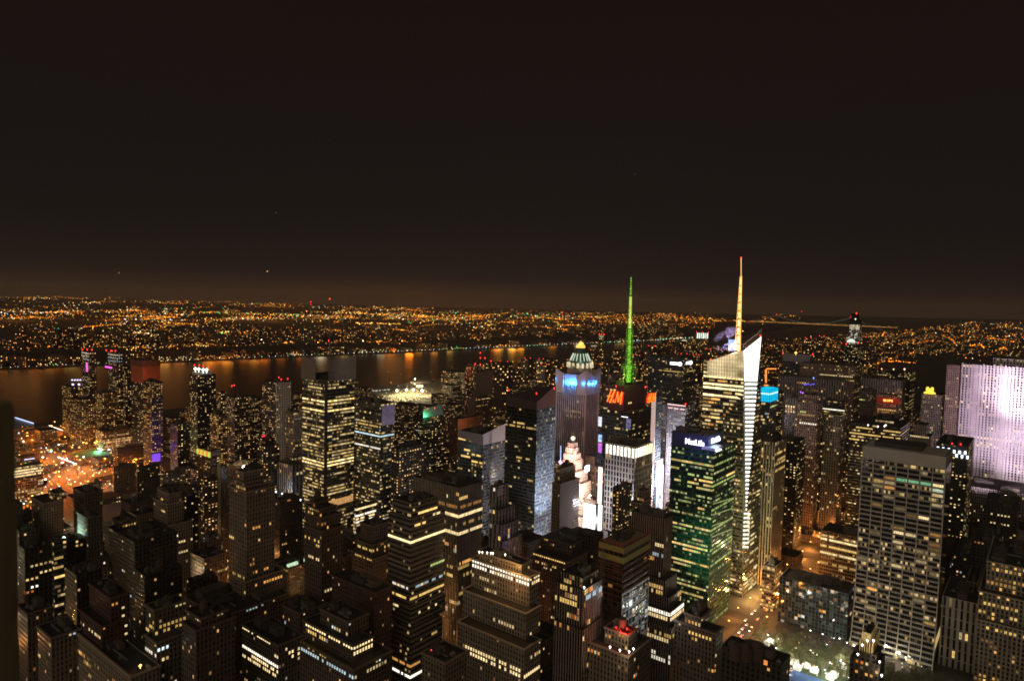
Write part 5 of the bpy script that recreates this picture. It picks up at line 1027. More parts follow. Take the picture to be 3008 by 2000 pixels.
# slant-roofed blue/black tower
ts = add('dark slant roofed tower with a bluish mirrored side, left of the mauve ribbed tower', 'slant roofed tower', [(1487, 1577, 1632, 1204, 780)], 'black_glass', maxw=60, maxl=60, win=36, wcol='yp', vb=1560, clutter=0,
    rows=[(0, 'S', 1247, .3, .6, .7, 'y', .8), (0, 'S', 1262, .0, .9, .5, 'y', .5), (0, 'S', 1350, .4, .8, .6, 'y', .6)])
_b = ts; t = _b.T[0]; 
for o in list(_b.root.children):
    if o.name.startswith('roof'): bpy.data.objects.remove(o)
F('mirror_blue', (.12, .15, .19), (.07, .09, .125), .96, .55, .09, 1.5, YEL, COOL, .6, 2.4, 4, .2)
mb = MB(); x0, x1, y0, y1, z = t['x0'], t['x1'], t['y0'], t['y1'], t['z1']; ap = 22; lf = 9
mb.quad(((x0, y0, z), (x1, y0, z), (x1, y0, z + 9), (x0, y0, z + lf + 4))); mb.quad(((x0, y1, z), (x0, y0, z), (x0, y0, z + lf + 4), (x0, y1, z + lf + 4))); mb.quad(((x1, y1, z), (x0, y1, z), (x0, y1, z + lf + 4), (x1, y1, z + ap + 4)))
mb.quad(((x0, y0, z + lf + 4), (x1, y0, z + 9), (x1, y1, z + ap + 4), (x0, y1, z + lf + 4))); mb.build('crown', mat('crown_dark', (.05, .035, .035), .8), _b.root)
mb = MB(); mb.quad(((x1, y0, z), (x1, y1, z), (x1, y1, z + ap + 4), (x1, y0, z + 9))); mb.build('crown_side', mat('crown_mauve', (.16, .07, .08), .7), _b.root)
mb = MB(); mb.quad(((x1 + .25, y0, 0), (x1 + .25, y1, 0), (x1 + .25, y1, z), (x1 + .25, y0, z)), [(64, 0), (80, 0), (80, 48), (64, 48)]); mb.build('mirror_face', FST['mirror_blue']['m'], _b.root)
for q_ in ((1576, 1155), (1628, 1140), (1495, 1145)): add_lamp(_b.root, P(q_[0], q_[1], 781), REDC, 1.2, 'warning_light')
point(_b.root, P(1572, 1610, 774), (.9, .95, 1), 160000, 2); add_lamp(_b.root, P(1569, 1612, 772), (5, 5, 5), 3.0, 'floodlight')
mb = MB(); mb.bar(local(_b.root, P(1569, 1625, 772)), local(_b.root, P(1565, 1655, 772)), .9, n=6); mb.build('glowing_strip', glow('bar_white', (.9, .92, 1), 2.5), _b.root)
spot(_b.root, P(1640, 1560, 745), P(1605, 1420, 800), (.85, .9, 1), 500000, 70); ts.done()
# floodlit pink-white clock tower
par = add('pink floodlit stepped clock tower with a globe on top, in the white Times Square glow', 'pink clock tower',
    [(1668, 1684, 1696, 1303, 966), (1661, 1684, 1700, 1318, 962), (1656, 1684, 1706, 1336, 958), (1653, 1684, 1711, 1356, 954), (1650, 1690, 1728, 1388, 950), (1650, 1700, 1737, 1425, 945), (1650, 1712, 1760, 1520, 940)], 'paramount', maxw=70, win=0, vb=1560, clutter=0, name='clock_tower', cat='tower')
_b = par
p = local(_b.root, P(1683, 1287, 972)); mb = MB(); mb.smooth = True
R0 = 3.2
for i in range(6):
    for j in range(12):
        a0, a1 = math.pi * i / 6, math.pi * (i + 1) / 6; b0, b1 = 2 * math.pi * j / 12, 2 * math.pi * (j + 1) / 12
        f = lambda a, b: (p.x + R0 * math.sin(a) * math.cos(b), p.y + R0 * math.sin(a) * math.sin(b), p.z + R0 * math.cos(a)); mb.quad((f(a1, b0), f(a1, b1), f(a0, b1), f(a0, b0)))
mb.build('globe', glow('globe_warm', (1, .85, .6), 1.5), _b.root); mb = MB(); mb.cyl(p.x, p.y, p.z - 10, p.z - R0, 2.2, 1.5, 8); mb.build('globe_stand', mat('stand_blue', (.2, .22, .28), .6), _b.root)
for (tx, face, px, py) in ((2, 'S', 1665, 1341), (2, 'E', 1688, 1330)):
    q = facepoint(_b, tx, face, px, py); mb = MB(); n = 16; r = 4.2
    for rr, m in ((r, 0),):
        pts = [(math.cos(2 * math.pi * k / n) * rr, math.sin(2 * math.pi * k / n) * rr) for k in range(n)]
        if face == 'S': mb.quad([(q.x + a, _b.T[tx]['y0'] - .4, q.z + b) for a, b in pts])
        else: mb.quad([(_b.T[tx]['x1'] + .4, q.y + a, q.z + b) for a, b in pts])
        mb.bar((q.x, _b.T[tx]['y0'] - .5, q.z), (q.x, _b.T[tx]['y0'] - .5, q.z + 3), .3) if face == 'S' else mb.bar((_b.T[tx]['x1'] + .5, q.y, q.z), (_b.T[tx]['x1'] + .5, q.y, q.z + 3), .3)
    mb.build('clock_face', glow('clock_glow', (1, .72, .55), 1.25), _b.root)
for (px, py, d, e) in ((1672, 1322, 948, 26000), (1690, 1345, 944, 34000), (1668, 1350, 944, 36000), (1700, 1378, 938, 60000), (1712, 1410, 930, 120000), (1735, 1450, 925, 160000), (1725, 1500, 915, 400000), (1748, 1540, 905, 800000), (1766, 1470, 850, 450000), (1648, 1540, 885, 350000)):
    point(_b.root, P(px, py, d), (1, .50, .42) if py < 1420 else (1, .86, .78), e, 2)
mb = MB(); mb.bar(local(_b.root, P(1647, 1309, 940)), local(_b.root, P(1647, 1352, 940)), .6, n=6); mb.build('sign_pole', glow('pole_blue', (.4, .6, 1), 1.2), _b.root)
mb = MB(); mb.smooth = True; q = local(_b.root, P(1646, 1357, 938)); mb.ball(q, 3.6); mb.build('sign_ball', glow('ball_magenta', (1, .45, 1), 2.0), _b.root)
panel(_b, 4, 'E', 1717, 1729, 1368, 1382, SIGNW, 'billboard', 1.0)
add_lamp(_b.root, P(1723, 1374, 940), (4, 4, 4), 3.6, 'floodlight'); par.done()
# Times Square glow: billboards in the street canyon
LW = led('led_white', [(.7, .72, .8), (1, .97, .95), (1, 1, 1)], .12, 4.0); LM = led('led_mix', [(.9, .3, .3), (1, 1, 1), (.5, .6, 1)], .15, 1.5)
can = add('low theatre block covered in blazing white billboards, at the foot of the pink clock tower', 'billboard theatre block', [(1715, 1752, 1770, 1470, 900)], 'loft_grey', maxw=60, win=0, vb=1560, clutter=2)
panel(can, 0, 'S', 1716, 1751, 1476, 1560, LW); panel(can, 0, 'E', 1753, 1769, 1474, 1560, LM); can.done()
c2 = add('narrow tower with pale edge and stacked white screens, right of the red lettered tower', 'pale edged tower', [(1921, 1927, 1946, 1166, 1000)], 'blue_glass', maxw=20, maxl=50, win=0, vb=1520, clutter=0)
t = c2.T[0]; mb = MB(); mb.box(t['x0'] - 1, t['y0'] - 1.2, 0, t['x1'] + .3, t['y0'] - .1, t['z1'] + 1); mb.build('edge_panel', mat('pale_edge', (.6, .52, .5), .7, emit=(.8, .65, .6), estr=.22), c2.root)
panel(c2, 0, 'E', 1928, 1945, 1352, 1370, led('led_redwhite', [(1, .5, .5), (1, 1, 1)], .2, 1.6), off=.6); panel(c2, 0, 'E', 1927, 1945, 1372, 1420, LW, off=.7); panel(c2, 0, 'E', 1927, 1943, 1424, 1505, led('led_city', [(.25, .3, .4), (.9, .92, 1), (1, 1, 1)], .09, 1.4), off=.7); panel(c2, 0, 'E', 1926, 1945, 1508, 1530, LW, off=.7)
point(c2.root, P(1935, 1430, 985), (1, .9, .95), 200000, 3); c2.done()
add('pale hotel slab of white rooms under a pink roof line, centre right', 'pink roof line hotel', [(1961, 2014, 2044, 1192, 1010)], 'apt_white', maxw=60, maxl=50, win=50, wcol='cppo', vb=1270, clutter=1).done()
_b = ALL[-1]; t = _b.T[0]; mb = MB(); mb.box(t['x0'], t['y0'] - .8, t['z1'] - 1, t['x1'], t['y0'] - .3, t['z1'] + .6); mb.build('roof_line_light', glow('pink_line', (1, .62, .62), 1.2), _b.root)
for k in range(3): x = t['x0'] + t['w'] * (k + .5) / 3; mb = MB(); mb.box(x - 3.5, t['y0'] - .7, t['z1'] - 6.5, x + 3.5, t['y0'] - .3, t['z1'] - 4.8); mb.build('light_bar', glow('pink_line', (1, .62, .62), 1.2), _b.root)
for f in range(9):
    z = t['z1'] - 22 - f * 6.5
    mb = MB(); mb.box(t['x0'] + t['w'] * .36, t['y0'] - .6, z - 2.2, t['x0'] + t['w'] * .66, t['y0'] - .2, z + 2.2); o = mb.build('window', WIN, _b.root); q = .28 + .04 * f; o.color = (q * .95, q * .92, q, 1)
add_lamp(_b.root, P(2014, 1186, 1010), REDC, 1.4, 'warning_light'); point(_b.root, P(1975, 1350, 995), (1, .92, 1), 260000, 3)
add('stepped hotel slab with white screens, behind the pale edged tower', 'screen stepped slab', [(1944, 1958, 1966, 1190, 1060)], 'apt_white', maxw=40, win=20, wcol='cpo', vb=1330, clutter=1).done()
# big dark tower with white emblem
bk = add('broad dark tower with white roof emblems, left of the slanted bright tower', 'white emblem tower', [(1909, 2008, 2044, 1052, 1500)], 'blue_glass', maxw=110, maxl=80, win=60, wcol='yyp', vb=1180, clutter=2,
    rows=[(0, 'SE', 1092, .3, 1, .55, 'y', .9), (0, 'S', 1103, .5, 1, .4, 'y', .5)])
_b = bk
mb = MB(); a = facepoint(_b, 0, 'S', 1969, 1067); e = facepoint(_b, 0, 'S', 1994, 1069); mb.box(a.x, _b.T[0]['y0'] - 1, a.z - 2.6, e.x, _b.T[0]['y0'] - .2, a.z + 3.2); mb.build('sign', SIGNW, _b.root)
mb = MB(); e = facepoint(_b, 0, 'S', 1998, 1069); n = 14; mb.quad([(e.x + 4.6 * math.cos(k * 2 * math.pi / n), _b.T[0]['y0'] - 1.1, e.z + 4.6 * math.sin(k * 2 * math.pi / n)) for k in range(n)]); mb.build('emblem', SIGNW, _b.root)
mb = MB(); a = facepoint(_b, 0, 'E', 2015, 1067); e = facepoint(_b, 0, 'E', 2027, 1066); mb.box(_b.T[0]['x1'] + .2, a.y, a.z - 2.6, _b.T[0]['x1'] + 1, e.y, a.z + 3); mb.build('sign', SIGNW, _b.root)
mb = MB(); e = facepoint(_b, 0, 'E', 2028, 1065); mb.quad([(_b.T[0]['x1'] + 1.1, e.y + 9 * math.cos(k * 2 * math.pi / n), e.z + 4.6 * math.sin(k * 2 * math.pi / n)) for k in range(n)]); mb.build('emblem', SIGNW, _b.root)
bk.done()
for (px, py) in ((2009, 1037), (2022, 1036), (2049, 1040), (2062, 1040), (2045, 1052), (2065, 1049)): pass
# dark narrow tower before the clock tower
add('slim brick tower with a blank side wall, standing before the pink clock tower', 'slim blank sided tower', [(1633, 1645, 1691, 1378, 705), (1622, 1645, 1703, 1422, 698)], 'tan_dim', maxw=20, win=12, wcol='yw', vb=1560, clutter=1, tank=1).done()
_b = ALL[-1]; t = _b.T[1]; mb = MB(); mb.box(t['x1'], t['y0'] + .5, 2, t['x1'] + .3, t['y0'] + t['l'] * .66, t['z1'] - .5); mb.build('blank_wall', mat('blank_brick', (.17, .12, .10), .9, noise=.2, nscale=.05), _b.root)
add('slim mauve tinted tower with white framed terraces, right of the finned slab', 'terraced mauve tower', [(1438, 1457, 1494, 1432, 600), (1436, 1466, 1512, 1500, 592), (1436, 1474, 1524, 1545, 586), (1436, 1478, 1534, 1592, 580)], 'office_grey', maxw=30, win=18, wcol='yWc', vb=1640, clutter=1, rim='grid_white').done()
_b = ALL[-1]; point(_b.root, P(1505, 1600, 572), (.35, .2, 1), 1500, 2)
mb = MB(); q = facepoint(_b, 0, 'E', 1469, 1445); 
for k, z in enumerate((4.5, 2.5, .8, -.9, -2.6)): mb.box(_b.T[0]['x1'] + .3, q.y - 4.5 + (k == 0) * 1.5, q.z + z, _b.T[0]['x1'] + .5, q.y + 4.5 - (k % 2) * 1.2, q.z + z + (.9 if k else 1.4))
mb.build('painted_sign', mat('sign_pale', (.6, .55, .5), .8), _b.root)
add('blue black office block with an angled roof, left of the slant roofed tower', 'angled roof office', [(1347, 1419, 1484, 1276, 820)], 'blue_glass', maxw=60, maxl=70, win=20, wcol='yp', vb=1400, clutter=1,
    rows=[(0, 'S', 1296, 0, .3, 1.2, 'y', .7), (0, 'S', 1305, .4, .95, .8, 'y', .6), (0, 'S', 1330, .2, .45, 1, 'y', .8), (0, 'S', 1337, .6, .9, 1, 'y', .8), (0, 'S', 1350, 0, .5, 1, 'y', .7), (0, 'S', 1362, .6, 1, 1, 'y', .7)]).done()
_b = ALL[-1]; t = _b.T[0]; mb = MB(); mb.quad(((t['x1'], t['y0'], t['z1'] - 13), (t['x1'], t['y1'], t['z1'] - 13), (t['x1'], t['y1'], t['z1'] + 8), (t['x1'], t['y0'], t['z1']))); mb.quad(((t['x0'], t['y0'] - .05, t['z1'] - 9), (t['x1'], t['y0'] - .05, t['z1'] - 13), (t['x1'], t['y0'] - .05, t['z1']), (t['x0'], t['y0'] - .05, t['z1'])))
for v_ in range(len(mb.v)): pass
o = mb.build('screen_wall', mat('screen_grey', (.26, .23, .26), .6), _b.root); o.location = (.3, -.3, 0)
# the banded glass tower with corner notch and mast
ny = add('tall banded glass tower with dark corner notch, screens above the roof and a slim mast', 'banded mast tower', [(889, 953, 1041, 1118, 900)], 'nyt', maxw=70, maxl=70, win=0, vb=1560, clutter=0)
_b = ny; t = _b.T[0]
pat = {2: .7, 4: .25, 6: .9, 7: .5, 9: .98, 10: .5, 12: .3, 14: .5, 15: .55, 17: .7, 18: .3, 20: .6, 22: .65, 23: .85, 25: .9, 26: .95, 29: .5, 31: .45, 33: .8, 35: .9, 36: .5, 38: .4}
rows_ = []
for f in range(t['nf'] - 1):
    fl = t['nf'] - 1 - f; s = pat.get(f, .12)
    for face in 'SE':
        nb = max(1, round((t['w'] if face == 'S' else t['l']) / t['st']['bay'])); i = 0
        while i < nb:
            run = rnd.randrange(2, 7); on = rnd.random() < s
            if on:
                for j in range(i, min(nb, i + run)): rows_.append((s * rnd.uniform(.5, 1), face, j, fl, (1.6 if f in (9, 6, 26, 25) else .6) * rnd.choice((.4, .6, .8, 1.1, 1.5))))
            i += run
rows_.sort(key=lambda r: -r[0])
for r in rows_: _b.pane(t, r[1], r[2], r[3], _b.paint('ypp'[int(r[0] * 7) % 3], r[4]))
zs = P(953, 1052, 900).z
SCR = mat('ceramic_screen', (.20, .165, .13), .7)
mb = MB()
for (xa, ya, xb, yb) in ((t['x0'] - 1, t['y0'] - 1.5, t['x0'] + t['w'] * .62, t['y0'] - 1.2), (t['x1'] + 1.2, t['y0'] + 6, t['x1'] + 1.5, t['y1'] + 1)):
    for k in range(28):
        z = t['z1'] - 2 + (zs - t['z1']) * k / 28; mb.box(xa, ya, z, xb, yb, z + .8)
    n = 9
    for k in range(n + 1):
        x = xa + (xb - xa) * k / n; y = ya + (yb - ya) * k / n; mb.box(x - .25, y - .25, t['z1'] - 2, x + .25, y + .25, zs + 1)
mb.build('rooftop_screen', SCR, _b.root)
mb = MB(); mb.box(t['x1'] - t['w'] * .34, t['y0'] + .3, 0, t['x1'] + .8, t['y0'] + t['l'] * .1, t['z1'] + 1); mb.box(t['x0'] + t['w'] * .1, t['y0'] + 10, t['z1'] - 2, t['x1'] - 6, t['y1'] - 8, t['z1'] + 6); mb.build('penthouse', mat('penthouse_dark', (.04, .035, .03), .8), _b.root)
mb = MB(); mb.box(t['x0'] + .2, t['y0'] - 1.0, P(953, 1118, 900).z - 12, t['x1'], t['y0'] - .5, t['z1'] - 1) if False else None
c0 = local(_b.root, P(968, 1060, 920)); ct = local(_b.root, P(969, 880, 920)); mb = MB(); prev = None; mb.bar((c0.x, c0.y, t['z1']), lerp(c0, ct, .35), 1.0, n=8); mb.bar(lerp(c0, ct, .35), lerp(c0, ct, .7), .6, n=8); mb.bar(lerp(c0, ct, .7), ct, .35, n=6); mb.build('mast', STEEL, _b.root)
for py in (878, 1000, 964): o = add_lamp(_b.root, P(969 if py < 990 else 966, py, 920), REDC if py != 964 else (1.5, .05, .05), 1.3 if py != 964 else .8, 'warning_light')
mb = MB(); q = P(953, 1470, 900).z
for k in range(2):
    a = facepoint(_b, 0, 'E', 965, 1474); e = facepoint(_b, 0, 'E', 1036, 1462)
mb.box(t['x1'] + .3, a.y, a.z - 7, t['x1'] + .8, t['y1'] - 1, a.z + 1.5); mb.build('lit_lobby_band', led('lobby_orange', [(.45, .2, .05), (.9, .5, .2)], .4, .8), _b.root)
ny.done()
el = add('glass office tower with a purple corner panel, right of the banded mast tower', 'purple panel tower', [(1043, 1119, 1159, 1186, 900)], 'glass_lit', maxw=70, maxl=50, win=30, wcol='ypc', vb=1560, clutter=1,
    rows=[(0, 'SE', 1278, 0, 1, .9, 'c', .95), (0, 'S', 1315, 0, 1, 1.0, 'W', .9), (0, 'E', 1315, 0, 1, .5, 'p', .7), (0, 'S', 1255, .1, .9, .6, 'y', .8), (0, 'E', 1250, .1, 1, .5, 'y', .8)])
panel(el, 0, 'E', 1121, 1158, 1192, 1244, led('purple_panel', [(.14, .11, .17), (.22, .17, .26)], .1, .55), 'corner_panel', .5, .3); el.done()
add('bright gridded low building blazing with white rooms, at the foot of the purple panel tower', 'blazing low block', [(1040, 1046, 1105, 1492, 850)], 'lit_rows', maxw=20, maxl=60, win=70, wcol='pWW', vb=1560, clutter=1,
    rows=[(0, 'E', 1500, 0, 1, 1.4, 'p', .85), (0, 'E', 1511, 0, 1, 1.4, 'W', .85), (0, 'E', 1523, 0, .9, 1.2, 'p', .85), (0, 'E', 1535, 0, .8, 1.4, 'W', .7)]).done()
add('slender apartment tower with stacked pairs of lit windows, left of the angled roof office', 'paired windows tower', [(1150, 1172, 1246, 1318, 760)], 'apt_dense', maxw=30, maxl=50, win=20, wcol='yp', vb=1440, clutter=2).done()
ALL[-1].T[0]['wall'].data.materials[0] = FST['apt']['m']
add('thin dark slab with a lit stair column, right of the paired windows tower', 'thin stair slab', [(1240, 1246, 1262, 1322, 800)], 'apt_dark', maxw=12, win=12, wcol='y', vb=1430, clutter=0).done()
ct_ = add('dark apartment tower with a green glowing crown and a crane, beyond the paired windows tower', 'green crowned tower', [(1218, 1243, 1308, 1228, 1150)], 'apt_dark', maxw=40, maxl=60, win=24, wcol='yplc', vb=1390, clutter=0, red=[(1256, 1200), (1277, 1198)])
_b = ct_; t = _b.T[0]; a = local(_b.root, P(1250, 1222, 1160)); mb = MB(); mb.quad(((t['x1'] - 2, t['y0'] + 2, t['z1']), (t['x1'] - 2, t['y1'] - 2, t['z1']), (t['x1'] - 8, t['y1'] - 2, t['z1'] + 17), (t['x1'] - 8, t['y0'] + 8, t['z1'] + 14))); mb.quad(((t['x1'] - 2.5, t['y1'] - 2, t['z1']), (t['x1'] - 2.5, t['y0'] + 2, t['z1']), (t['x1'] - 8.5, t['y0'] + 8, t['z1'] + 14), (t['x1'] - 8.5, t['y1'] - 2, t['z1'] + 17))); mb.build('slanted_crown', mat('crown_grey_green', (.25, .3, .26), .6), _b.root)
o = point(_b.root, Vector((0, 0, 0)), (.15, 1, .45), 14000, 1); o.location = (t['x1'] + 3, t['y0'] + 6, t['z1'] + 4)
ct_.done()
add('block with a long rust coloured terrace wall, behind the angled roof office', 'rust walled block', [(1320, 1345, 1420, 1232, 1250)], 'red_brick', maxw=40, maxl=90, win=4, wcol='o', vb=1260, clutter=1).done()
_b = ALL[-1]; point(_b.root, P(1385, 1245, 1235), (1, .4, .12), 60000, 3)
add('brick tower with a tall blank slab side and lit arcade, right of the river pier', 'blank slab tower', [(1392, 1398, 1448, 1092, 1500), (1374, 1398, 1438, 1168, 1480)], 'brown', maxw=40, maxl=60, win=16, wcol='yp', vb=1230, clutter=1, red=[(1411, 1036), (1411, 1050), (1424, 1051), (1442, 1060)],
    rows=[(1, 'E', 1176, 0, 1, .9, 'y', .8), (1, 'E', 1195, .1, .9, .6, 'y', .6)]).done()
_b = ALL[-1]; t = _b.T[0]; mb = MB(); mb.box(t['x1'] + .1, t['y0'] + 1, t['z0'], t['x1'] + .5, t['y1'] - 1, t['z1'] - 1); mb.build('blank_wall', mat('blank_brick2', (.20, .15, .12), .9), _b.root)
add('dark tower with a red lit flank, just left of the blank slab tower', 'red flank tower', [(1366, 1372, 1394, 1078, 1560)], 'apt_dark', maxw=30, win=10, wcol='yo', vb=1200, clutter=0, red=[(1396, 1068), (1411, 1070)]).done()
_b = ALL[-1]; point(_b.root, P(1388, 1085, 1545), (1, .15, .08), 90000, 3)
# --- purple floodlit slab at the right edge
rk = add('huge purple floodlit limestone slab with thousands of window slots, at the right edge', 'purple floodlit slab', [(2918, 3095, 3130, 1062, 1084), (2828, 3090, 3125, 1086, 1070)], 'rock', maxw=175, maxl=40, win=0, vb=1440, clutter=2)
_b = rk; t = _b.T[1]
for ypx, f0, f1, q, pr in ((1112, .02, .6, .9, .4), (1094, .02, .15, 1.1, .9), (1310, .02, .62, 1.1, .9), (1204, 0, .2, 1.1, .7), (1440, .1, .7, .8, .6), (1155, .2, .5, .8, .4), (1240, .1, .6, .7, .4)): _b.row(1, 'S', ypx, f0, f1, q, 'p', pr)
ww_ = 23.0; zl = t['z1'] - 3; wm_ = wall_mesh(t['x0'] - ww_, t['y0'] + 8, t['x0'] + .5, t['y1'] - 4, 0, zl, 'office_pink'); link('wing_wall', wm_, _b.root); link('wing_roof', roof_mesh(t['x0'] - ww_, t['y0'] + 8, t['x0'] - .1, t['y1'] - 4, zl, rim=FST['office_pink']['m']), _b.root)
mb = MB(); n = 24
for k in range(n + 1):
    x = t['x0'] + t['w'] * k / n; mb.box(x - .9, t['y0'] - 1.1, 0, x + .9, t['y0'] - .02, t['z1'] + (.8 if k % 3 else 2.2))
mb.build('pier', mat('limestone', (.5, .40, .44), .85), _b.root)
for (px, py, d, e) in ((2880, 1460, 960, 1.1), (2950, 1460, 930, 1.6), (3030, 1460, 930, 2.2)):
    spot(_b.root, P(px, py, d - 60), P(px + 12, 1230, 1075), (.95, .78, 1), e * 1.0e6, 60, 3)
spot(_b.root, P(3060, 1330, 990), P(3004, 1195, 1070), (1, .93, 1), 2.6e6, 44, 3, 1.0); spot(_b.root, P(3050, 1200, 1000), P(2995, 1290, 1070), (1, .93, 1), .5e6, 50, 3, 1.0); spot(_b.root, P(3000, 1420, 990), P(2962, 1150, 1070), (1, .92, 1), 1.3e6, 22, 3, 1.0); spot(_b.root, P(2930, 1440, 1000), P(2905, 1370, 1070), (1, .9, 1), .25e6, 28, 3, 1.0); spot(_b.root, P(3040, 1440, 1000), P(2990, 1400, 1070), (1, .9, 1), .35e6, 30, 3, 1.0)
rk.done()
# --- left cluster by the river
def apt(*a, **k): k.setdefault('parts', True); return add(*a, **k)
tw1 = apt('left one of two tall riverside twin towers with a white lit cap', 'left twin river tower', [(239, 262, 283, 1036, 1400)], 'apt', maxw=40, win=30, wcol='yp', vb=1240, clutter=0, rows=[(0, 'S', 1040, 0, 1, 1.3, 'W', .95), (0, 'S', 1048, 0, 1, 1.1, 'W', .9), (0, 'S', 1058, .3, 1, .9, 'c', .9), (0, 'S', 1070, .5, 1, 1.2, 'c', .3)], red=[(242, 1027), (256, 1026), (270, 1027)]); tw1.done()
tw2 = apt('right one of two tall riverside twin towers with a white lit cap and pink band', 'right twin river tower', [(308, 341, 346, 1036, 1380)], 'apt', maxw=40, win=30, wcol='yp', vb=1240, clutter=0, rows=[(0, 'SE', 1042, 0, 1, 1.3, 'W', .95), (0, 'SE', 1052, 0, 1, .8, 'c', .95), (0, 'SE', 1062, 0, 1, .7, 'c', .9)], red=[(312, 1028), (326, 1030), (339, 1030)]); tw2.done()
PK = glow('pink_neon', (1, .12, .75), 1.3)
panel(tw2, 0, 'S', 310, 330, 1074, 1083, PK, 'light_band'); panel(tw1, 0, 'S', 254, 259, 1066, 1092, PK, 'light_band')
apt('riverside apartment tower with a violet lit crown frame, leftmost of the cluster', 'violet crown river tower', [(182, 208, 242, 1138, 1430)], 'apt_dense', maxw=50, win=20, wcol='yp', vb=1250, clutter=0).done()
_b = ALL[-1]; mb = MB(); 
for k in range(4): p = local(_b.root, P(212 + k * 8, 1116, 1440)); mb.box(p.x - 2, p.y - 1, p.z - 1.2, p.x + 2, p.y + 1, p.z + 1.2)
for k in range(2): p = local(_b.root, P(214 + k * 18, 1129, 1438)); mb.box(p.x - 3.4, p.y - 1, p.z - 1.6, p.x + 3.4, p.y + 1, p.z + 1.6)
mb.build('crown_lights', glow('violet_white', (.6, .55, 1), 2.4), _b.root)
apt('riverside apartment tower between the twin towers and the red netted tower', 'river tower by the twins', [(350, 368, 386, 1078, 1420)], 'apt', maxw=40, win=20, wcol='yp', vb=1240, clutter=1, red=[(354, 1074)]).done()
apt('apartment tower filling the gap in front of the twin river towers', 'gap river tower', [(280, 300, 350, 1155, 1330)], 'apt_dense', maxw=50, win=20, wcol='yp', vb=1240, clutter=1).done()
apt('lit apartment tower in front of the left twin river tower', 'front river tower', [(205, 232, 285, 1175, 1350)], 'apt_dense', maxw=50, win=20, wcol='yp', vb=1240, clutter=1).done()
rn = apt('dark glass tower topped by rust red construction netting, in the riverside cluster', 'red netted tower', [(385, 420, 468, 1062, 1300)], 'apt_dark', maxw=50, win=10, wcol='c', vb=1250, clutter=0)
t = rn.T[0]; mb = MB(); mb.box(t['x0'] - 1, t['y0'] - 1, t['z1'] - 42, t['x1'] + 1, t['y1'] + 1, t['z1'] - 10, bottom=False); mb.build('netting', mat('net_red', (.32, .09, .04), .9, noise=.35, nscale=.08), rn.root)
mb = MB(); mb.box(t['x0'] - 1.5, t['y0'] - 1.5, t['z1'] - 10, t['x1'] + 1.5, t['y1'] + 1.5, t['z1'] + 1.5); mb.build('formwork', mat('formwork', (.13, .06, .04), .9), rn.root); point(rn.root, P(425, 1110, 1265), (1, .35, .15), 26000, 4); rn.done()
pu = apt('apartment tower washed violet at its lower half, in front of the red netted tower', 'violet washed tower', [(420, 445, 478, 1122, 1150)], 'apt_dense', maxw=40, win=24, wcol='yp', vb=1350, clutter=1)
point(pu.root, P(462, 1318, 1128), (.2, .06, 1), 30000, 2); point(pu.root, P(470, 1260, 1135), (.2, .06, 1), 8000, 2)
mb = MB(); t = pu.T[0]
panel(pu, 0, 'E', 446, 470, 1334, 1352, glow('violet_panel', (.26, .08, 1), .9), 'light_panel', 1.0); pu.done()
dk = apt('black slab tower with round white roof lights, right of the riverside cluster', 'white capped black tower', [(557, 580, 634, 1102, 1250)], 'apt_dark', maxw=40, maxl=60, win=50, wcol='yyp', vb=1330, clutter=1, red=[(571, 1072), (585, 1072), (597, 1075), (612, 1077)]); dk.done()
for q_ in ((574, 1083), (584, 1084), (597, 1086), (607, 1086)): add_lamp(dk.root, P(q_[0], q_[1], 1258), (2.4, 2.6, 2.2), 3.6, 'roof_lamp')
mb = MB(); t = dk.T[0]; mb.box(t['x0'] + 2, t['y0'] + 4, t['z1'] - 1, t['x1'] - 3, t['y1'] - 6, t['z1'] + 5); mb.build('penthouse', mat('penthouse_pale', (.5, .5, .47), .8), dk.root)
apt('brown apartment tower with red beacons, right of the white capped black tower', 'red beacon apartment tower', [(662, 690, 735, 1168, 1150)], 'apt', maxw=50, win=20, wcol='ywo', vb=1350, clutter=2, red=[(681, 1133), (688, 1131)]).done()
apt('apartment slab before the red beacon apartment tower', 'front apartment slab', [(616, 642, 668, 1218, 1060)], 'apt_dense', maxw=40, win=14, wcol='yo', vb=1360, clutter=1).done()
apt('apartment block with lit top corner, between the black tower and beacon tower', 'lit corner block', [(636, 648, 665, 1152, 1230)], 'apt', maxw=30, win=10, wcol='y', vb=1200, clutter=0).done()
apt('small dark tower standing before the white capped black tower', 'small dark tower', [(500, 522, 555, 1246, 1100)], 'apt_dark', maxw=40, win=14, wcol='yp', vb=1350, clutter=1).done()
wf = apt('tower with white framed right side and red beacons, left of the banded mast tower', 'white framed tower', [(770, 812, 853, 1124, 1110)], 'apt', maxw=50, maxl=50, win=24, wcol='yp', vb=1330, clutter=1, red=[(819, 1108), (826, 1114), (845, 1112)])
t = wf.T[0]; mb = MB(); n = 8
for k in range(n + 1): y = t['y0'] + t['l'] * k / n; mb.box(t['x1'] + .05, y - .6, 0, t['x1'] + .9, y + .6, t['z1'])
for k in range(34): z = t['z1'] - 1 - k * 4.2; mb.box(t['x1'] + .04, t['y0'], z - .45, t['x1'] + .8, t['y1'], z + .45) if z > 2 else None
mb.build('white_frame', mat('frame_white', (.5, .48, .44), .8), wf.root); wf.done()
apt('brown office slab between the white framed tower and the banded mast tower', 'brown office slab', [(838, 862, 889, 1212, 1000)], 'office_dim', maxw=40, win=14, wcol='yo', vb=1340, clutter=2).done()
apt('stepped grey green block with a red rooftop beacon, in front of the white framed tower', 'red beacon stepped block', [(764, 780, 806, 1290, 830), (756, 780, 822, 1312, 820)], 'apt', maxw=30, win=14, wcol='yo', vb=1400, clutter=1, red=[(771, 1281), (776, 1280)]).done()
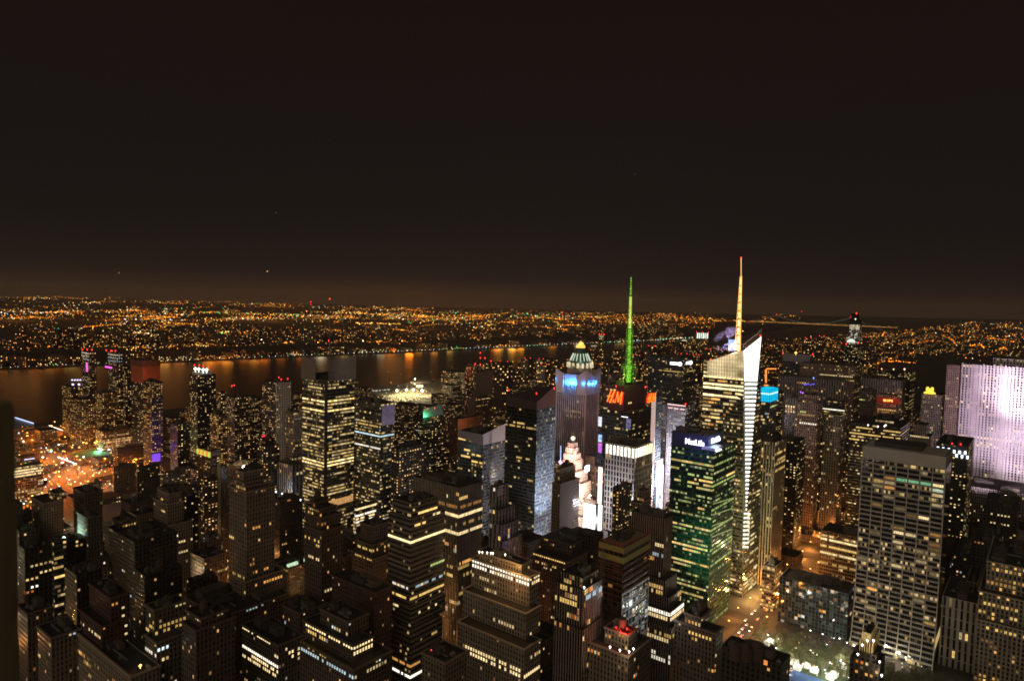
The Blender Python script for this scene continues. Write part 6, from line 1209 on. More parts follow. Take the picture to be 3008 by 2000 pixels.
apt('grey office block with a faint violet foot, below the brown office slab', 'grey office block', [(815, 858, 890, 1368, 800)], 'office_grey', maxw=50, win=8, wcol='p', vb=1400, clutter=2).done()
lt = apt('dark hotel with a row of alternating green and red illuminated signs on its roof', 'coloured sign hotel', [(577, 618, 641, 1345, 850)], 'apt_dark', maxw=40, win=14, wcol='yw', vb=1460, clutter=0)
t = lt.T[0]; z = t['z1']
for k in range(7):
    x = t['x0'] + t['w'] * (k + .6) / 7.3; mb = MB(); w = t['w'] / 19; hh = 3.0
    for q in range(10):
        a0, a1 = q * .6283, (q + 1) * .6283; mb.bar((x + w * math.cos(a0), 0, z + 3.6 + hh * math.sin(a0)), (x + w * math.cos(a1), 0, z + 3.6 + hh * math.sin(a1)), .75)
    mb.build('sign_tile', glow('letter_green', (.45, .75, .1), 1.1) if k % 2 == 0 else glow('letter_red', (1, .22, .06), 1.1), lt.root, (0, t['y0'] + .2, 0))
mb = MB(); mb.box(t['x0'], t['y0'] + .5, z - 1, t['x1'], t['y0'] + .9, z + 7.5); mb.build('sign_board', mat('board_amber', (.1, .06, .02), .8, emit=(1, .4, .05), estr=.35), lt.root)
mb = MB(); mb.box(t['x1'] - 9, t['y0'] + 3, z - 1, t['x1'] - 1, t['y0'] + 14, z + 9); mb.build('penthouse', mat('penthouse_dark', (.04, .035, .03), .8), lt.root); lt.done()
apt('ribbed block with a tall pale stair shaft, beside the coloured sign hotel', 'pale shaft block', [(625, 640, 662, 1372, 800)], 'stripes', maxw=16, win=3, wcol='y', vb=1450, clutter=0).done()
_b = ALL[-1]; t = _b.T[0]; mb = MB(); mb.box(t['x1'], t['y0'] - .5, 0, t['x1'] + 1.4, t['y0'] + 2.6, t['z1'] + 3); mb.build('stair_shaft', mat('shaft_tan', (.42, .34, .2), .8), _b.root)
apt('low block with a pale lamp-lit dome roof, right of the coloured sign hotel', 'dome roof block', [(668, 705, 760, 1372, 900)], 'tan_dim', maxw=50, win=6, wcol='y', vb=1400, clutter=0).done()
_b = ALL[-1]; t = _b.T[0]; mb = MB(); mb.smooth = True; R0 = min(t['w'], t['l']) * .48; cx_, cy_ = (t['x0'] + t['x1']) / 2, (t['y0'] + t['y1']) / 2
for i in range(5):
    a0, a1 = math.pi / 2 * i / 5, math.pi / 2 * (i + 1) / 5; mb.cyl(cx_, cy_, t['z1'] - 1 + R0 * .45 * math.sin(a0), t['z1'] - 1 + R0 * .45 * math.sin(a1), R0 * math.cos(a0), max(.05, R0 * math.cos(a1)), 20, top=False)
mb.build('dome_roof', mat('dome_tan', (.4, .31, .2), .8), _b.root); add_lamp(_b.root, P(716, 1371, 880), (5, 4.6, 4), 2.6, 'floodlight'); point(_b.root, P(716, 1366, 876), (1, .85, .6), 60000, 1)
apt('narrow dark apartment slab dotted with lit windows behind the cream stepped block', 'dotted slab', [(590, 600, 640, 1408, 780)], 'apt', maxw=20, win=8, wcol='yw', vb=1500, clutter=1).done()
# ================================================================== ground, river, far shore
def far_shore(x):      # y of the far bank for a given x
    pts = [(-60000, -54000), (-2010, 2690), (-940, 3720), (0, 4630), (1000, 5620), (2500, 7400), (4200, 10300), (9000, 21000), (20000, 45000)]
    for (a, b), (c, d) in zip(pts, pts[1:]):
        if x <= c: return b + (d - b) * (x - a) / (c - a)
    return pts[-1][1]
RIV = 1885.0
water = bpy.data.materials.new('river_water'); water.use_nodes = True; t_ = water.node_tree; b_ = t_.nodes['Principled BSDF']
b_.inputs['Base Color'].default_value = (.045, .026, .016, 1); b_.inputs['Roughness'].default_value = .30; b_.inputs['IOR'].default_value = 1.33
c_ = t_.nodes.new('ShaderNodeTexCoord'); mp = t_.nodes.new('ShaderNodeMapping'); mp.inputs['Scale'].default_value = (.012, .05, 1); n_ = t_.nodes.new('ShaderNodeTexNoise'); n_.inputs['Scale'].default_value = 1.0; n_.inputs['Detail'].default_value = 4
bp = t_.nodes.new('ShaderNodeBump'); bp.inputs['Strength'].default_value = .5; bp.inputs['Distance'].default_value = 1.2
t_.links.new(c_.outputs['Object'], mp.inputs[0]); t_.links.new(mp.outputs[0], n_.inputs['Vector']); t_.links.new(n_.outputs['Fac'], bp.inputs['Height']); t_.links.new(bp.outputs[0], b_.inputs['Normal'])
ROADM = mat('asphalt', (.055, .050, .045), .85, noise=.35, nscale=.02)
LANDF = mat('far_ground', (.022, .016, .011), .95, noise=.4, nscale=.002)
def put(mb, name, m, label, cat, kind):
    o = mb.build(name, m); tag(o, label, None if kind == 'structure' else cat, None, kind); return o
mb = MB()
xs = [-60000, -20000, -6000, -2010, -940, 0, 1000, 2500, 4200, 9000, 20000, 30000]
mb.quad(((-40000, -3000, -1), (40000, -3000, -1), (40000, 27000, -1), (-40000, 27000, -1)))
put(mb, 'river', water, None, None, 'structure')
mb = MB(); q = [(-1500, -1500), (27000, -1500), (27000, RIV), (-1500, RIV)]
mb.prism([uv2xy(*p) for p in q], -4, 1.2); o = put(mb, 'ground', ROADM, None, None, 'structure')
# pavement blocks between the streets
mb = MB(); US = [k * 80 - 30 for k in range(-2, 32)]; VS = [-60, 215, 460, 705, 950, 1195, 1440, 1700]
for u in US:
    for v0, v1 in zip(VS, VS[1:]):
        if 560 < u < 700 and v0 < 200 and v1 < 300: continue
        if 1130 < v0 < 1650 and 0 < u < 500: continue
        p = [uv2xy(u + 8, v0 + 14), uv2xy(u + 8, v1 - 14), uv2xy(u + 72, v1 - 14), uv2xy(u + 72, v0 + 14)]
        mb.prism(p, 1.0, 1.35)
put(mb, 'pavement', mat('paving', (.10, .09, .075), .9, noise=.25, nscale=.05), None, None, 'structure')
# far bank: low shore, cliff, plateau, hills
mb = MB(); xs2 = [-30000, -12000, -6000, -3500, -2010, -1400, -940, -400, 0, 500, 1000, 1700, 2500, 3400, 4200, 9000, 20000]
hz_ = lambda x: 52 if x < 1500 else 52 + min(30, (x - 1500) * .012)
bands = [(0, .6), (6, 2), (170, 3), (270, 30), (320, 52), (900, 48), (2200, 8), (5500, 4), (12000, 8), (22000, 14), (27000, 16)]
def zt_(x, off):
    for (a, za), (c, zc) in zip(bands, bands[1:]):
        if off <= c:
            z = za + (zc - za) * (off - a) / (c - a); return z if off < 170 else z * (.85 + .3 * math.sin(x * .0013 + off * .0004) * math.sin(x * .00037 + 1))
    return bands[-1][1]
DN = (-.70, .714)
def fp(x, off):
    y = far_shore(x) + DN[1] * off
    if y > 25500: k = max(0.0, (25500 - far_shore(x)) / DN[1]); return (x + DN[0] * k, min(25500 + (off - k) * .001, 25600)) if far_shore(x) < 25500 else (x, 25500)
    return (x + DN[0] * off, y)
for i in range(len(xs2) - 1):
    for (a, _), (c, _) in zip(bands, bands[1:]):
        x0, x1 = xs2[i], xs2[i + 1]; mb.quad([(*fp(x0, a), zt_(x0, a)), (*fp(x1, a), zt_(x1, a)), (*fp(x1, c), zt_(x1, c)), (*fp(x0, c), zt_(x0, c))])
put(mb, 'far_shore_hills', LANDF, None, None, 'structure')
def is_far(x, y):      # offset inland on the far bank (or negative)
    # walk back along DN until on the shore line
    lo = -2000.; f = lambda o: (y - DN[1] * o) - far_shore(x - DN[0] * o)
    if f(0) < 0: return -1
    a, b = 0., 60000.
    for _ in range(40):
        m = (a + b) / 2
        if f(m) > 0: a = m
        else: b = m
    return a
# ------------------------------------------------------------------ far lights
R = random.Random(5)
far = MB(); farS = MB()
def fcol(kind):
    c = {'o': (1, .22, .012), 'a': (1, .34, .03), 'y': (1, .55, .10), 'w': (1, .84, .50), 'c': (.7, .9, 1), 'g': (.1, 1, .30), 'r': (1, .03, .02)}[kind]; return c
def flight(px, py, kind=None, s=1.0, z0=None, mbx=None):
    lvl = 883 + (px - 1504) * .0232
    if py < lvl + 9: return
    x, y, z = G(px, py, 5.0); off = is_far(x, y)
    if off > 0:
        z = zt_(x, off) + 5
        for _ in range(4):
            x, y, z = G(px, py, z); off = is_far(x, y)
            if off < 0: return
            z = zt_(x, off) + 6
        if off < 20: return
    else:
        if xy2uv(x, y)[1] > RIV - 30: return
        z = 22 + R.random() * 30; x, y, z = G(px, py, z)
    kind = kind or R.choice('ooooaaaayyyw' if off > 0 else 'ooaaayyyw'); c = fcol(kind)
    b = R.choice((.35, .55, .8, 1.2, 2.0, 3.6)) * s * max(.35, 1 - y / 60000)
    r = y / 684.0 * R.choice((.36, .45, .5, .66))
    (mbx or far).ball((x, y, z), r, 0, (c[0] * b, c[1] * b, c[2] * b))
def interp(pts, x):
    for (a, b), (c, d) in zip(pts, pts[1:]):
        if x <= c: return b + (d - b) * (x - a) / (c - a)
    return pts[-1][1]
TOPL = [(0, 866), (150, 869), (400, 878), (700, 887), (1000, 897), (1300, 904), (1600, 911), (2000, 918), (2300, 927), (3008, 943)]
for (xa, ya, xb, yb, n, kk, s) in ((1700, 930, 2130, 940, 120, 'oaya', 1.0), (1980, 934, 2250, 946, 110, 'oaay', 1.2), (1560, 930, 1800, 936, 60, 'oay', 1.0), (1780, 948, 2100, 962, 60, 'oay', .7), (2020, 944, 2100, 950, 30, 'ooa', 1.6), (2280, 926, 2350, 932, 24, 'oay', 1.2), (2240, 930, 2280, 944, 20, 'ooa', 1.3), (1500, 922, 1640, 928, 50, 'oag', 1.0)):
    for j in range(n): t = R.random(); flight(xa + (xb - xa) * t, ya + (yb - ya) * t + R.gauss(0, 2.6), R.choice(kk), s * R.uniform(.5, 1.4))
# added point lights above the far districts, standing in for their pooled glow
for (px, py, e) in ((40, 925, 2.5), (160, 918, 2), (120, 975, .8), (260, 1000, .6), (330, 925, 2), (420, 985, .8), (520, 925, 2), (600, 1000, .5), (660, 975, .8), (700, 925, 2.5), (800, 930, 2), (900, 920, 3), (960, 985, .7), (1000, 950, 1.2), (1110, 945, 2), (1180, 925, 3), (1260, 950, 1.2), (1300, 925, 2.5), (1420, 925, 2), (1460, 960, .8), (1560, 935, 1.5), (1700, 945, 1.2), (1850, 935, 2), (2050, 938, 2), (60, 1035, .3), (500, 1015, .4), (1150, 1003, .5)):
    q = G(px, py, 60); q.y = min(q.y, 24000); point(None, q + Vector((0, 0, 60)), (1, .36, .08), e * .62e6 * max(.6, q.y / 8000) ** 1.6, 80, 'district_fill_light')
# broad clusters on the left two thirds
for k in range(420):
    px = R.uniform(0, 2000) if R.random() < .8 else R.uniform(0, 1300); top = interp(TOPL, px); band = R.choice((0, 1, 1, 1, 2, 3, 3, 4)); bot = interp([(0, 1040), (500, 1020), (1000, 1010), (1500, 985), (2000, 955)], px)
    py = top + (bot - top) * (R.random() ** .9) if band else top + R.uniform(0, 10)
    if band == 1: py = top + (bot - top) * R.uniform(.22, .42)
    n = R.randrange(4, 17); sx = R.uniform(8, 46) * (.4 + .8 * (py - top) / 130 + .4); kk = R.choice(('oa', 'oaay', 'ay', 'oooa', 'yw', 'ayw', 'oaywg'))
    if px > 1500: n = n // 2 + 1
    s = R.choice((.5, .8, 1.0, 1.4))
    for j in range(n): flight(px + R.gauss(0, sx), py + R.gauss(0, 1.3 + (py - top) * .025) + (j % 3) * .5, R.choice(kk), s)
    if k % 5 == 0:      # a lit road
        sl = R.uniform(-.12, .12); L_ = R.uniform(30, 110); m = int(L_ / R.uniform(3, 6))
        for j in range(m): flight(px + L_ * j / m, py + sl * L_ * j / m, R.choice('oa'), s * 1.1)
for k in range(800):
    px = R.uniform(0, 2100); top = interp(TOPL, px); bot = interp([(0, 1040), (500, 1020), (1000, 1010), (1500, 985), (2000, 955)], px); flight(px, top + (bot - top) * R.random() ** 1.1, None, .5)
# bright strips seen in the view
for (xa, ya, xb, yb, n, kk, s) in ((0, 915, 200, 918, 34, 'wwyc', 2.0), (200, 912, 560, 924, 60, 'yyaw', 1.4), (360, 936, 560, 942, 14, 'wc', 1.6), (560, 916, 900, 926, 110, 'yyaag', 1.5), (700, 934, 830, 936, 40, 'yyw', 1.3),
                              (900, 915, 1250, 928, 110, 'yaa', 1.7), (1040, 948, 1180, 952, 44, 'ayy', 2.4), (1180, 920, 1300, 932, 40, 'yy', 1.8), (1300, 918, 1520, 926, 40, 'yag', 1.0), (0, 1040, 380, 1026, 46, 'aao', 1.7), (380, 1024, 760, 1006, 60, 'aaoa', 1.5), (760, 1006, 980, 1004, 50, 'aa', 2.0),
                              (1080, 1005, 1240, 1001, 34, 'aoa', 1.8), (1380, 996, 1500, 980, 40, 'aa', 2.0), (100, 966, 240, 964, 20, 'gwc', 1.0), (110, 978, 230, 980, 18, 'wcy', 1.4), (350, 970, 470, 985, 40, 'ayw', 1.5), (640, 975, 760, 985, 44, 'aay', 1.4), (300, 992, 400, 1000, 40, 'aao', 1.5), (900, 966, 1100, 975, 40, 'aay', 1.0), (1240, 940, 1420, 952, 24, 'ayw', 1.1), (1560, 941, 1700, 948, 22, 'yga', 1.0), (1480, 945, 1520, 950, 20, 'ao', 1.6)):
    for j in range(n):
        t = R.random(); flight(xa + (xb - xa) * t, ya + (yb - ya) * t + R.gauss(0, 1.2), R.choice(kk), s * R.uniform(.5, 1.2))
for (px, py, k, s) in ((14, 920, 'w', 6), (22, 922, 'c', 6), (270, 911, 'r', 3), (1453, 965, 'w', 5), (1470, 964, 'y', 4), (1066, 1008, 'w', 4), (1440, 1014, 'a', 4), (1490, 1012, 'a', 4), (925, 1018, 'w', 4), (908, 1020, 'c', 3), (768, 997, 'w', 4), (2182, 974, 'a', 3)): flight(px, py, k, s)
# right: dense upper city, orange avenues
for k in range(250):
    px = R.uniform(2080, 3008) if k % 3 else R.uniform(2500, 3008); top = interp([(2080, 1000), (2300, 990), (2560, 950), (2620, 938), (3008, 948)], px)
    py = top + abs(R.gauss(0, 42)); n = R.randrange(3, 12)
    for j in range(n): flight(px + R.gauss(0, 13), py + R.gauss(0, 3), R.choice('oaaayow'), R.choice((.4, .7, 1)))
for pts in (((2640, 1010), (2700, 995), (2760, 1003)), ((2770, 985), (2800, 1000), (2808, 1013)), ((2610, 1062), (2640, 1060), (2690, 1066)), ((2850, 1015), (2880, 1012), (2890, 1020)), ((2900, 992), (2950, 998), (2990, 1006)), ((2560, 966), (2600, 972), (2592, 985)), ((2920, 1030), (2950, 1020), (2960, 1028)), ((2500, 1082), (2560, 1074), (2640, 1044))):
    for (a, b), (c, d) in zip(pts, pts[1:]):
        for j in range(22): t = R.random(); flight(a + (c - a) * t, b + (d - b) * t + R.gauss(0, .8), R.choice('oao'), 1.3)
put(far, 'distant_lights', LAMPS, 'countless small orange and white lights spread over the far land to the horizon', 'city lights', 'stuff')
# shoreline lamps, reflected in the water
x = -3300.
while x < 1900:
    y = far_shore(x); c = R.choice(((.6, .9, 1), (.8, 1, .75), (1, .95, .7), (1, .75, .4), (.3, 1, .6))); b = R.choice((1.2, 2, 3.5)); r = y / 684 * .34
    p = fp(x, 14); farS.ball((p[0], p[1], 9), r, 0, (c[0] * b, c[1] * b, c[2] * b)); x += R.uniform(16, 30) * (1 + max(0, x) / 1500)
for (px, n, w, kk, s) in ((120, 14, 60, 'wcg', 1.6), (470, 30, 30, 'wy', 2.4), (540, 26, 26, 'yw', 2.0), (600, 30, 30, 'aay', 2.6), (680, 40, 50, 'aao', 2.0), (880, 24, 60, 'wca', 1.5), (1070, 18, 40, 'wy', 1.8), (1155, 26, 8, 'oo', 5.0), (1190, 12, 40, 'wg', 1.2), (1330, 20, 40, 'yg', 1.8), (1475, 16, 30, 'aa', 3.0), (1600, 10, 30, 'w', 1.2), (1700, 16, 60, 'wr', 1.2), (1900, 40, 90, 'wycg', 2.2), (1985, 20, 40, 'wy', 2.0)):
    for j in range(n):
        q = px + R.gauss(0, w * .6); t = (q - 1504) / FPX; lo, hi = 500., 30000.
        for _ in range(40):
            m = (lo + hi) / 2
            if m > far_shore(t * m): hi = m
            else: lo = m
            if far_shore(t * lo) > lo and hi - lo < 1: break
        d = hi + R.uniform(15, 160); c = fcol(R.choice(kk)); b = s * R.uniform(.4, 1.3); farS.ball((t * d, d, R.uniform(5, 16)), d / 684 * R.choice((.3, .42)), 0, (c[0] * b, c[1] * b, c[2] * b))
put(farS, 'shore_lights', LAMPS_S, 'row of white and orange lamps along the far river bank', 'shore lights', 'stuff')
for (px, e, c) in ((20, 3, 'o'), (90, 2, 'a'), (170, 2, 'o'), (240, 2, 'y'), (330, 3, 'a'), (450, 4, 'y'), (520, 3, 'o'), (560, 4, 'o'), (610, 8, 'a'), (650, 9, 'o'), (690, 7, 'a'), (730, 5, 'o'), (800, 3, 'o'), (860, 4, 'o'), (910, 4, 'w'), (985, 3, 'y'), (1060, 3, 'w'), (1105, 3, 'o'), (1155, 26, 'o'), (1230, 4, 'a'), (1300, 4, 'a'), (1360, 4, 'y'), (1420, 6, 'o'), (1466, 12, 'a'), (1484, 12, 'a'), (1500, 10, 'y'), (1560, 5, 'a'), (1640, 5, 'a'), (1700, 4, 'w'), (1850, 5, 'y'), (1985, 9, 'w'), (2010, 5, 'y')):
    t = (px - 1504) / FPX; d = 500.
    while d < far_shore(t * d): d += 10
    for q in range(2): point(None, Vector((t * d + R.uniform(-90, 90) * d / 3000, d + 10 + R.uniform(0, 30), 16)), fcol(c), e * 3.4e3 * (d / 3000), 24, 'shore_lamp_light')
# ------------------------------------------------------------------ suspension bridge
pa, pb = P(2230, 955, 11200), P(2620, 975, 9500); DK = 62.0
br = empty('suspension_bridge', ((pa.x + pb.x) / 2, (pa.y + pb.y) / 2, 0)); tag(br, 'long suspension bridge strung with lights over the river, far right behind the spires', 'bridge')
def bp_(t, z): return Vector((pa.x + (pb.x - pa.x) * t - br.location.x, pa.y + (pb.y - pa.y) * t - br.location.y, z))
mb = MB(); mb.bar(bp_(-.12, DK - 4), bp_(1.05, DK - 4), 7); mb.build('deck', STEEL, br)
T0, T9 = .145, .72
for t in (T0, T9):
    mb = MB(); 
    for o_ in (-12, 12):
        a = bp_(t, 0) + Vector((0, o_, 0)); mb.bar(a, a + Vector((0, 0, 190)), 5)
    mb.bar(bp_(t, 186) + Vector((0, -12, 0)), bp_(t, 186) + Vector((0, 12, 0)), 5); mb.bar(bp_(t, 100) + Vector((0, -12, 0)), bp_(t, 100) + Vector((0, 12, 0)), 4); mb.build('tower', STEEL, br)
    o = MB(); o.ball(bp_(t, 196), 7); o.build('warning_light', RED, br)
def cable(t):
    if T0 <= t <= T9: q = (t - (T0 + T9) / 2) / ((T9 - T0) / 2); return 76 + 110 * q * q
    q = (T0 - t) / .16 if t < T0 else (t - T9) / .16; return 186 - 120 * q
mb = MB(); ts_ = [-.0 + k * .02 for k in range(0, 51)]
for a, b in zip(ts_, ts_[1:]): mb.bar(bp_(a, cable(a)), bp_(b, cable(b)), 1.5)
mb.build('cable', STEEL, br)
mb = MB(); k = 0.0
while k < 1.0: mb.ball(bp_(k, cable(k)), 4.6, 0, (.30, .42, .34)); k += .0125
o = mb.build('cable_lamps', LAMPS, br); o['kind'] = 'stuff'
mb = MB(); k = -.09
while k < 1.03:
    b = R.uniform(.6, 1.6); mb.ball(bp_(k, DK + 7 + R.uniform(-2, 2)), 6.2, 0, (1 * b, .34 * b, .06 * b)); k += .0075
    if R.random() < .3: mb.ball(bp_(k, DK + 20), 4.5, 0, (.2, .6, .2))
o = mb.build('road_lamps', LAMPS, br); o['kind'] = 'stuff'
for k, (px, py) in enumerate(((2355, 915), (2370, 921))):      # radio masts on the far ridge
    p = P(px, py, 14000); mb = MB(); mb.bar((0, 0, -p.z + 40), (0, 0, 0), 3, 1); mb.ball((0, 0, 4), 9); o = mb.build('radio_mast', [RED if k == 0 else glow('red_dim', (.5, .03, .03), 1), STEEL], None, p); tag(o, ('taller' if k == 0 else 'shorter') + ' of two red lit radio masts beyond the suspension bridge', 'radio mast', 'radio masts on the horizon')
for k, (px, py, d, l) in enumerate(((969, 1, 0, 0), (913, 887, 9000, 'red lit radio mast on the horizon left of the slim roof mast'), (1652, 917, 16000, 'faint red radio mast on the horizon above the copper pyramid tower'))):
    if not d: continue
    p = P(px, py, d); mb = MB(); mb.bar((0, 0, -p.z + 20), (0, 0, 0), d / 6000, 1); mb.ball((0, 0, 2), d / 684 * .6); mb.ball((0, 0, -d * 7 / 2009), d / 684 * .5); o = mb.build('radio_mast', [RED, STEEL], None, p); tag(o, l, 'radio mast')
for k, (px, py, l, c) in enumerate(((785, 797, 'bright orange aircraft light low in the sky on the left', (3, 1.6, .8)), (350, 801, 'faint orange aircraft light near the left horizon', (.9, .45, .2)), (811, 625, 'dim green aircraft light in the dark sky', (.35, .5, .3)), (1865, 512, 'dim red aircraft light high in the sky', (.45, .22, .15)))):
    p = P(px, py, 9000); mb = MB(); r = 8; mb.cyl(0, 0, -r * .3, r * .3, r * .5, r * .2, 8); mb.box(-r, -1, -1, r, 1, .5); mb.ball((0, -2, 0), r * .75); o = mb.build('aircraft', WIN, None, p); o.color = (*c, 1); tag(o, l, 'aircraft')
# ------------------------------------------------------------------ small buildings between the named ones
print('named footprints', len(FOOT))
def overlaps(u0, u1, v0, v1):
    for a, b, c, d in FOOT:
        if u0 < b and u1 > a and v0 < d and v1 > c: return True
    return False
def hcap(u0, u1, v0, v1, H):
    # tallest roof that leaves the named towers behind it clear
    cs = [uv2xy(u, v) for u in (u0, u1) for v in (v0, v1)]
    if min(c[1] for c in cs) < 120: return 0
    while H > 9:
        pr = [proj(x, y, H) for x, y in cs]; x0, x1, yt = min(p[0] for p in pr), max(p[0] for p in pr), min(p[1] for p in pr); d = min(c[1] for c in cs); ok = True
        for (a, b, yb, dd) in SHOW:
            if dd > d + 5 and x0 < b and x1 > a and yt < yb - 4: ok = False; break
        if ok: return H
        H *= .88
    return 9
SHOW += [(1045, 1300, 1182, 1950), (100, 420, 1445, 1200), (2140, 2290, 1900, 700), (2290, 2560, 1990, 560), (2150, 2330, 1800, 640), (420, 560, 1330, 1500)]
STY = ['brown', 'tan_dim', 'loft', 'dark', 'loft_grey', 'red_brick', 'tan']
STW = {'brown': 'brown brick', 'tan_dim': 'dull tan', 'loft': 'dark tan', 'dark': 'near black', 'loft_grey': 'grey stone', 'red_brick': 'dark red brick', 'tan': 'tan', 'apt': 'dotted apartment', 'apt_dense': 'well lit apartment', 'apt_dark': 'black apartment', 'office_dim': 'dim office'}
used = set()
def label_for(u, v, H, st, tanks):
    best = sorted(REFS, key=lambda r: (r[1] - u) ** 2 + (r[2] - v) ** 2)
    x, y = uv2xy(u, v); px = proj(x, y, H)[0]
    hw = ['low', 'mid-rise', 'tall'][0 if H < 30 else 1 if H < 70 else 2]; ex = ['', ' with one tank', ' with two tanks'][min(2, tanks)]
    for r in best[:14]:
        rx, ry = uv2xy(r[1], r[2]); rpx = proj(rx, ry, H)[0]
        dx, dy = px - rpx, y - ry
        rel = 'just left of' if dx < -45 else 'just right of' if dx > 45 else 'behind' if dy > 0 else 'in front of'
        for far_ in ('', 'farther '):
            s = f"{hw} {STW[st]} block{ex} {far_}{rel} the {r[0]}"
            if far_ and rel in ('behind', 'in front of'): s = f"{hw} {STW[st]} block{ex} well {rel} the {r[0]}"
            if s not in used and len(s.replace('-', ' ').split()) <= 16: used.add(s); return s
    return None
rb = random.Random(21); nfill = 0; cand = []
for u in range(-110, 1900, 80):
    for (v0, v1) in zip(VS, VS[1:]):
        for row in (0, 1):
            v = v0 + 15
            while v < v1 - 30:
                w = rb.uniform(22, 44)
                if v + w > v1 - 14: w = v1 - 14 - v
                if w < 12: break
                uu = u + 8 + row * 33; l = 30
                cand.append((uu, uu + l, v, v + w)); v += w + rb.choice((0.6, .6, .6, 3))
cand.sort(key=lambda c: uv2xy((c[0] + c[1]) / 2, (c[2] + c[3]) / 2)[1])
extra = []
for (u0, u1, v0, v1) in cand:
    uc, vc = (u0 + u1) / 2, (v0 + v1) / 2; x, y = uv2xy(uc, vc)
    if y < 200: continue
    px, py = proj(x, y, 20)
    if px < -60 or px > 3060 or py > 2130: continue
    if px < 520 and 860 < y < 1650 and vc > 900 and rb.random() < .86: continue
    if 1110 < px < 1320 and 1950 < y < 2700 and vc > 1400: continue
    if overlaps(u0, u1, v0, v1): continue
    if 555 < uc < 705 and vc < 215: continue
    if 1200 < vc < 1700 and uc < 420: continue
    if u0 < 600 and vc < 950: H = rb.choice((28, 40, 48, 55, 62, 75, 90))
    elif vc < 705: H = rb.choice((40, 55, 70, 90, 110))
    elif vc < 950: H = rb.choice((18, 25, 35, 60, 90))
    else: H = rb.choice((14, 16, 18, 20, 24, 30, 50))
    H = hcap(u0, u1, v0, v1, H * rb.uniform(.85, 1.15))
    if H < 9.5 and y < 900 and rb.random() < .3: continue
    if H < 7: continue
    near = y < 950
    if nfill >= 175 or y > 1250: extra.append((u0, u1, v0, v1, H)); continue
    st = rb.choice(STY) if vc < 950 else rb.choice(['brown', 'red_brick', 'tan_dim', 'apt', 'dark', 'apt'])
    tanks = rb.choice((0, 1, 1, 2, 2)) if y < 700 else 0
    lab = label_for(uc, vc, H, st, tanks)
    if not lab: extra.append((u0, u1, v0, v1, H)); continue
    root = empty('city_block_building', (x, y, 1.2), -AZ); tag(root, lab, 'building', 'city blocks between the towers'); w, l = v1 - v0, u1 - u0
    step = rb.random() < .35 and H > 36; H1 = H * rb.uniform(.7, .85) if step else H
    link('wall', wall_mesh(-w / 2, -l / 2, w / 2, l / 2, 0, H1, st), root); link('roof', roof_mesh(-w / 2, -l / 2, w / 2, l / 2, H1 - .01, rim=FST[st]['m']), root)
    if step:
        a, b = -w / 2 + w * .18, w / 2 - w * .12; c, d = -l / 2 + l * .2, l / 2 - 2; link('wall', wall_mesh(a, c, b, d, H1 - 1.5, H, st, off=4), root); link('roof', roof_mesh(a, c, b, d, H - .01, rim=FST[st]['m']), root)
    if y < 1000:
        for _ in range(rb.choice((1, 2, 2))):
            bw, bl_, bh = rb.uniform(3, 8), rb.uniform(3, 8), rb.uniform(2.5, 5); a, c = rb.uniform(-w * .3, w * .25 - bw / 2), rb.uniform(-l * .3, l * .25 - bl_ / 2); mb = MB(); mb.box(a, c, H - 1.4, a + bw, c + bl_, H + bh); mb.build('bulkhead', mat('bulkhead_' + rb.choice('ab'), (.1, .08, .06)), root)
        for _ in range(tanks): water_tank(root, rb.uniform(-w * .25, w * .25), rb.uniform(-l * .2, l * .3), H - 1.3, rb.uniform(1.9, 2.5))
        wmesh = {}
        for _ in range(rb.choice((0, 2, 3, 5, 8)) if y < 800 else 0):
            stt = FST[st]; nb = max(1, round(w / stt['bay'])); nf = max(1, round(H1 / stt['fh'])); bw, fh = w / nb, H1 / nf; i, f = rb.randrange(nb), rb.randrange(max(1, nf // 3), nf)
            face = rb.choice('SE'); q = rb.uniform(.25, 1.2); cc = rb.choice((YEL, PALE, WARM, WHITE, COOL))
            if face not in wmesh:
                mb = MB(); hw_, hh_ = bw * .24, fh * .27; mb.box(-hw_, -.1, -hh_, hw_, .1, hh_) if face == 'S' else mb.box(-.1, -hw_, -hh_, .1, hw_, hh_); wmesh[face] = mb.mesh('window', WIN)
            pos = (-w / 2 + (i + .5) * bw, -l / 2 - .12, (f + .5) * fh) if face == 'S' else (w / 2 + .12, -l / 2 + (rb.randrange(max(1, int(l / stt['bay']))) + .5) * stt['bay'], (f + .5) * fh)
            o = link('window', wmesh[face], root, pos); o.color = (cc[0] * q, cc[1] * q, cc[2] * q, 1)
    if y < 800 and rb.random() < .3: add_lamp(root, Vector((x + rb.uniform(-6, 6), y + rb.uniform(-6, 6), H + 3.5)), rb.choice(((2, 1.7, 1.1), (1.6, 1.9, 2.2), (2.2, 1.2, .5))), .5, 'roof_lamp')
    nfill += 1
print('fill', nfill, 'extra', len(extra))
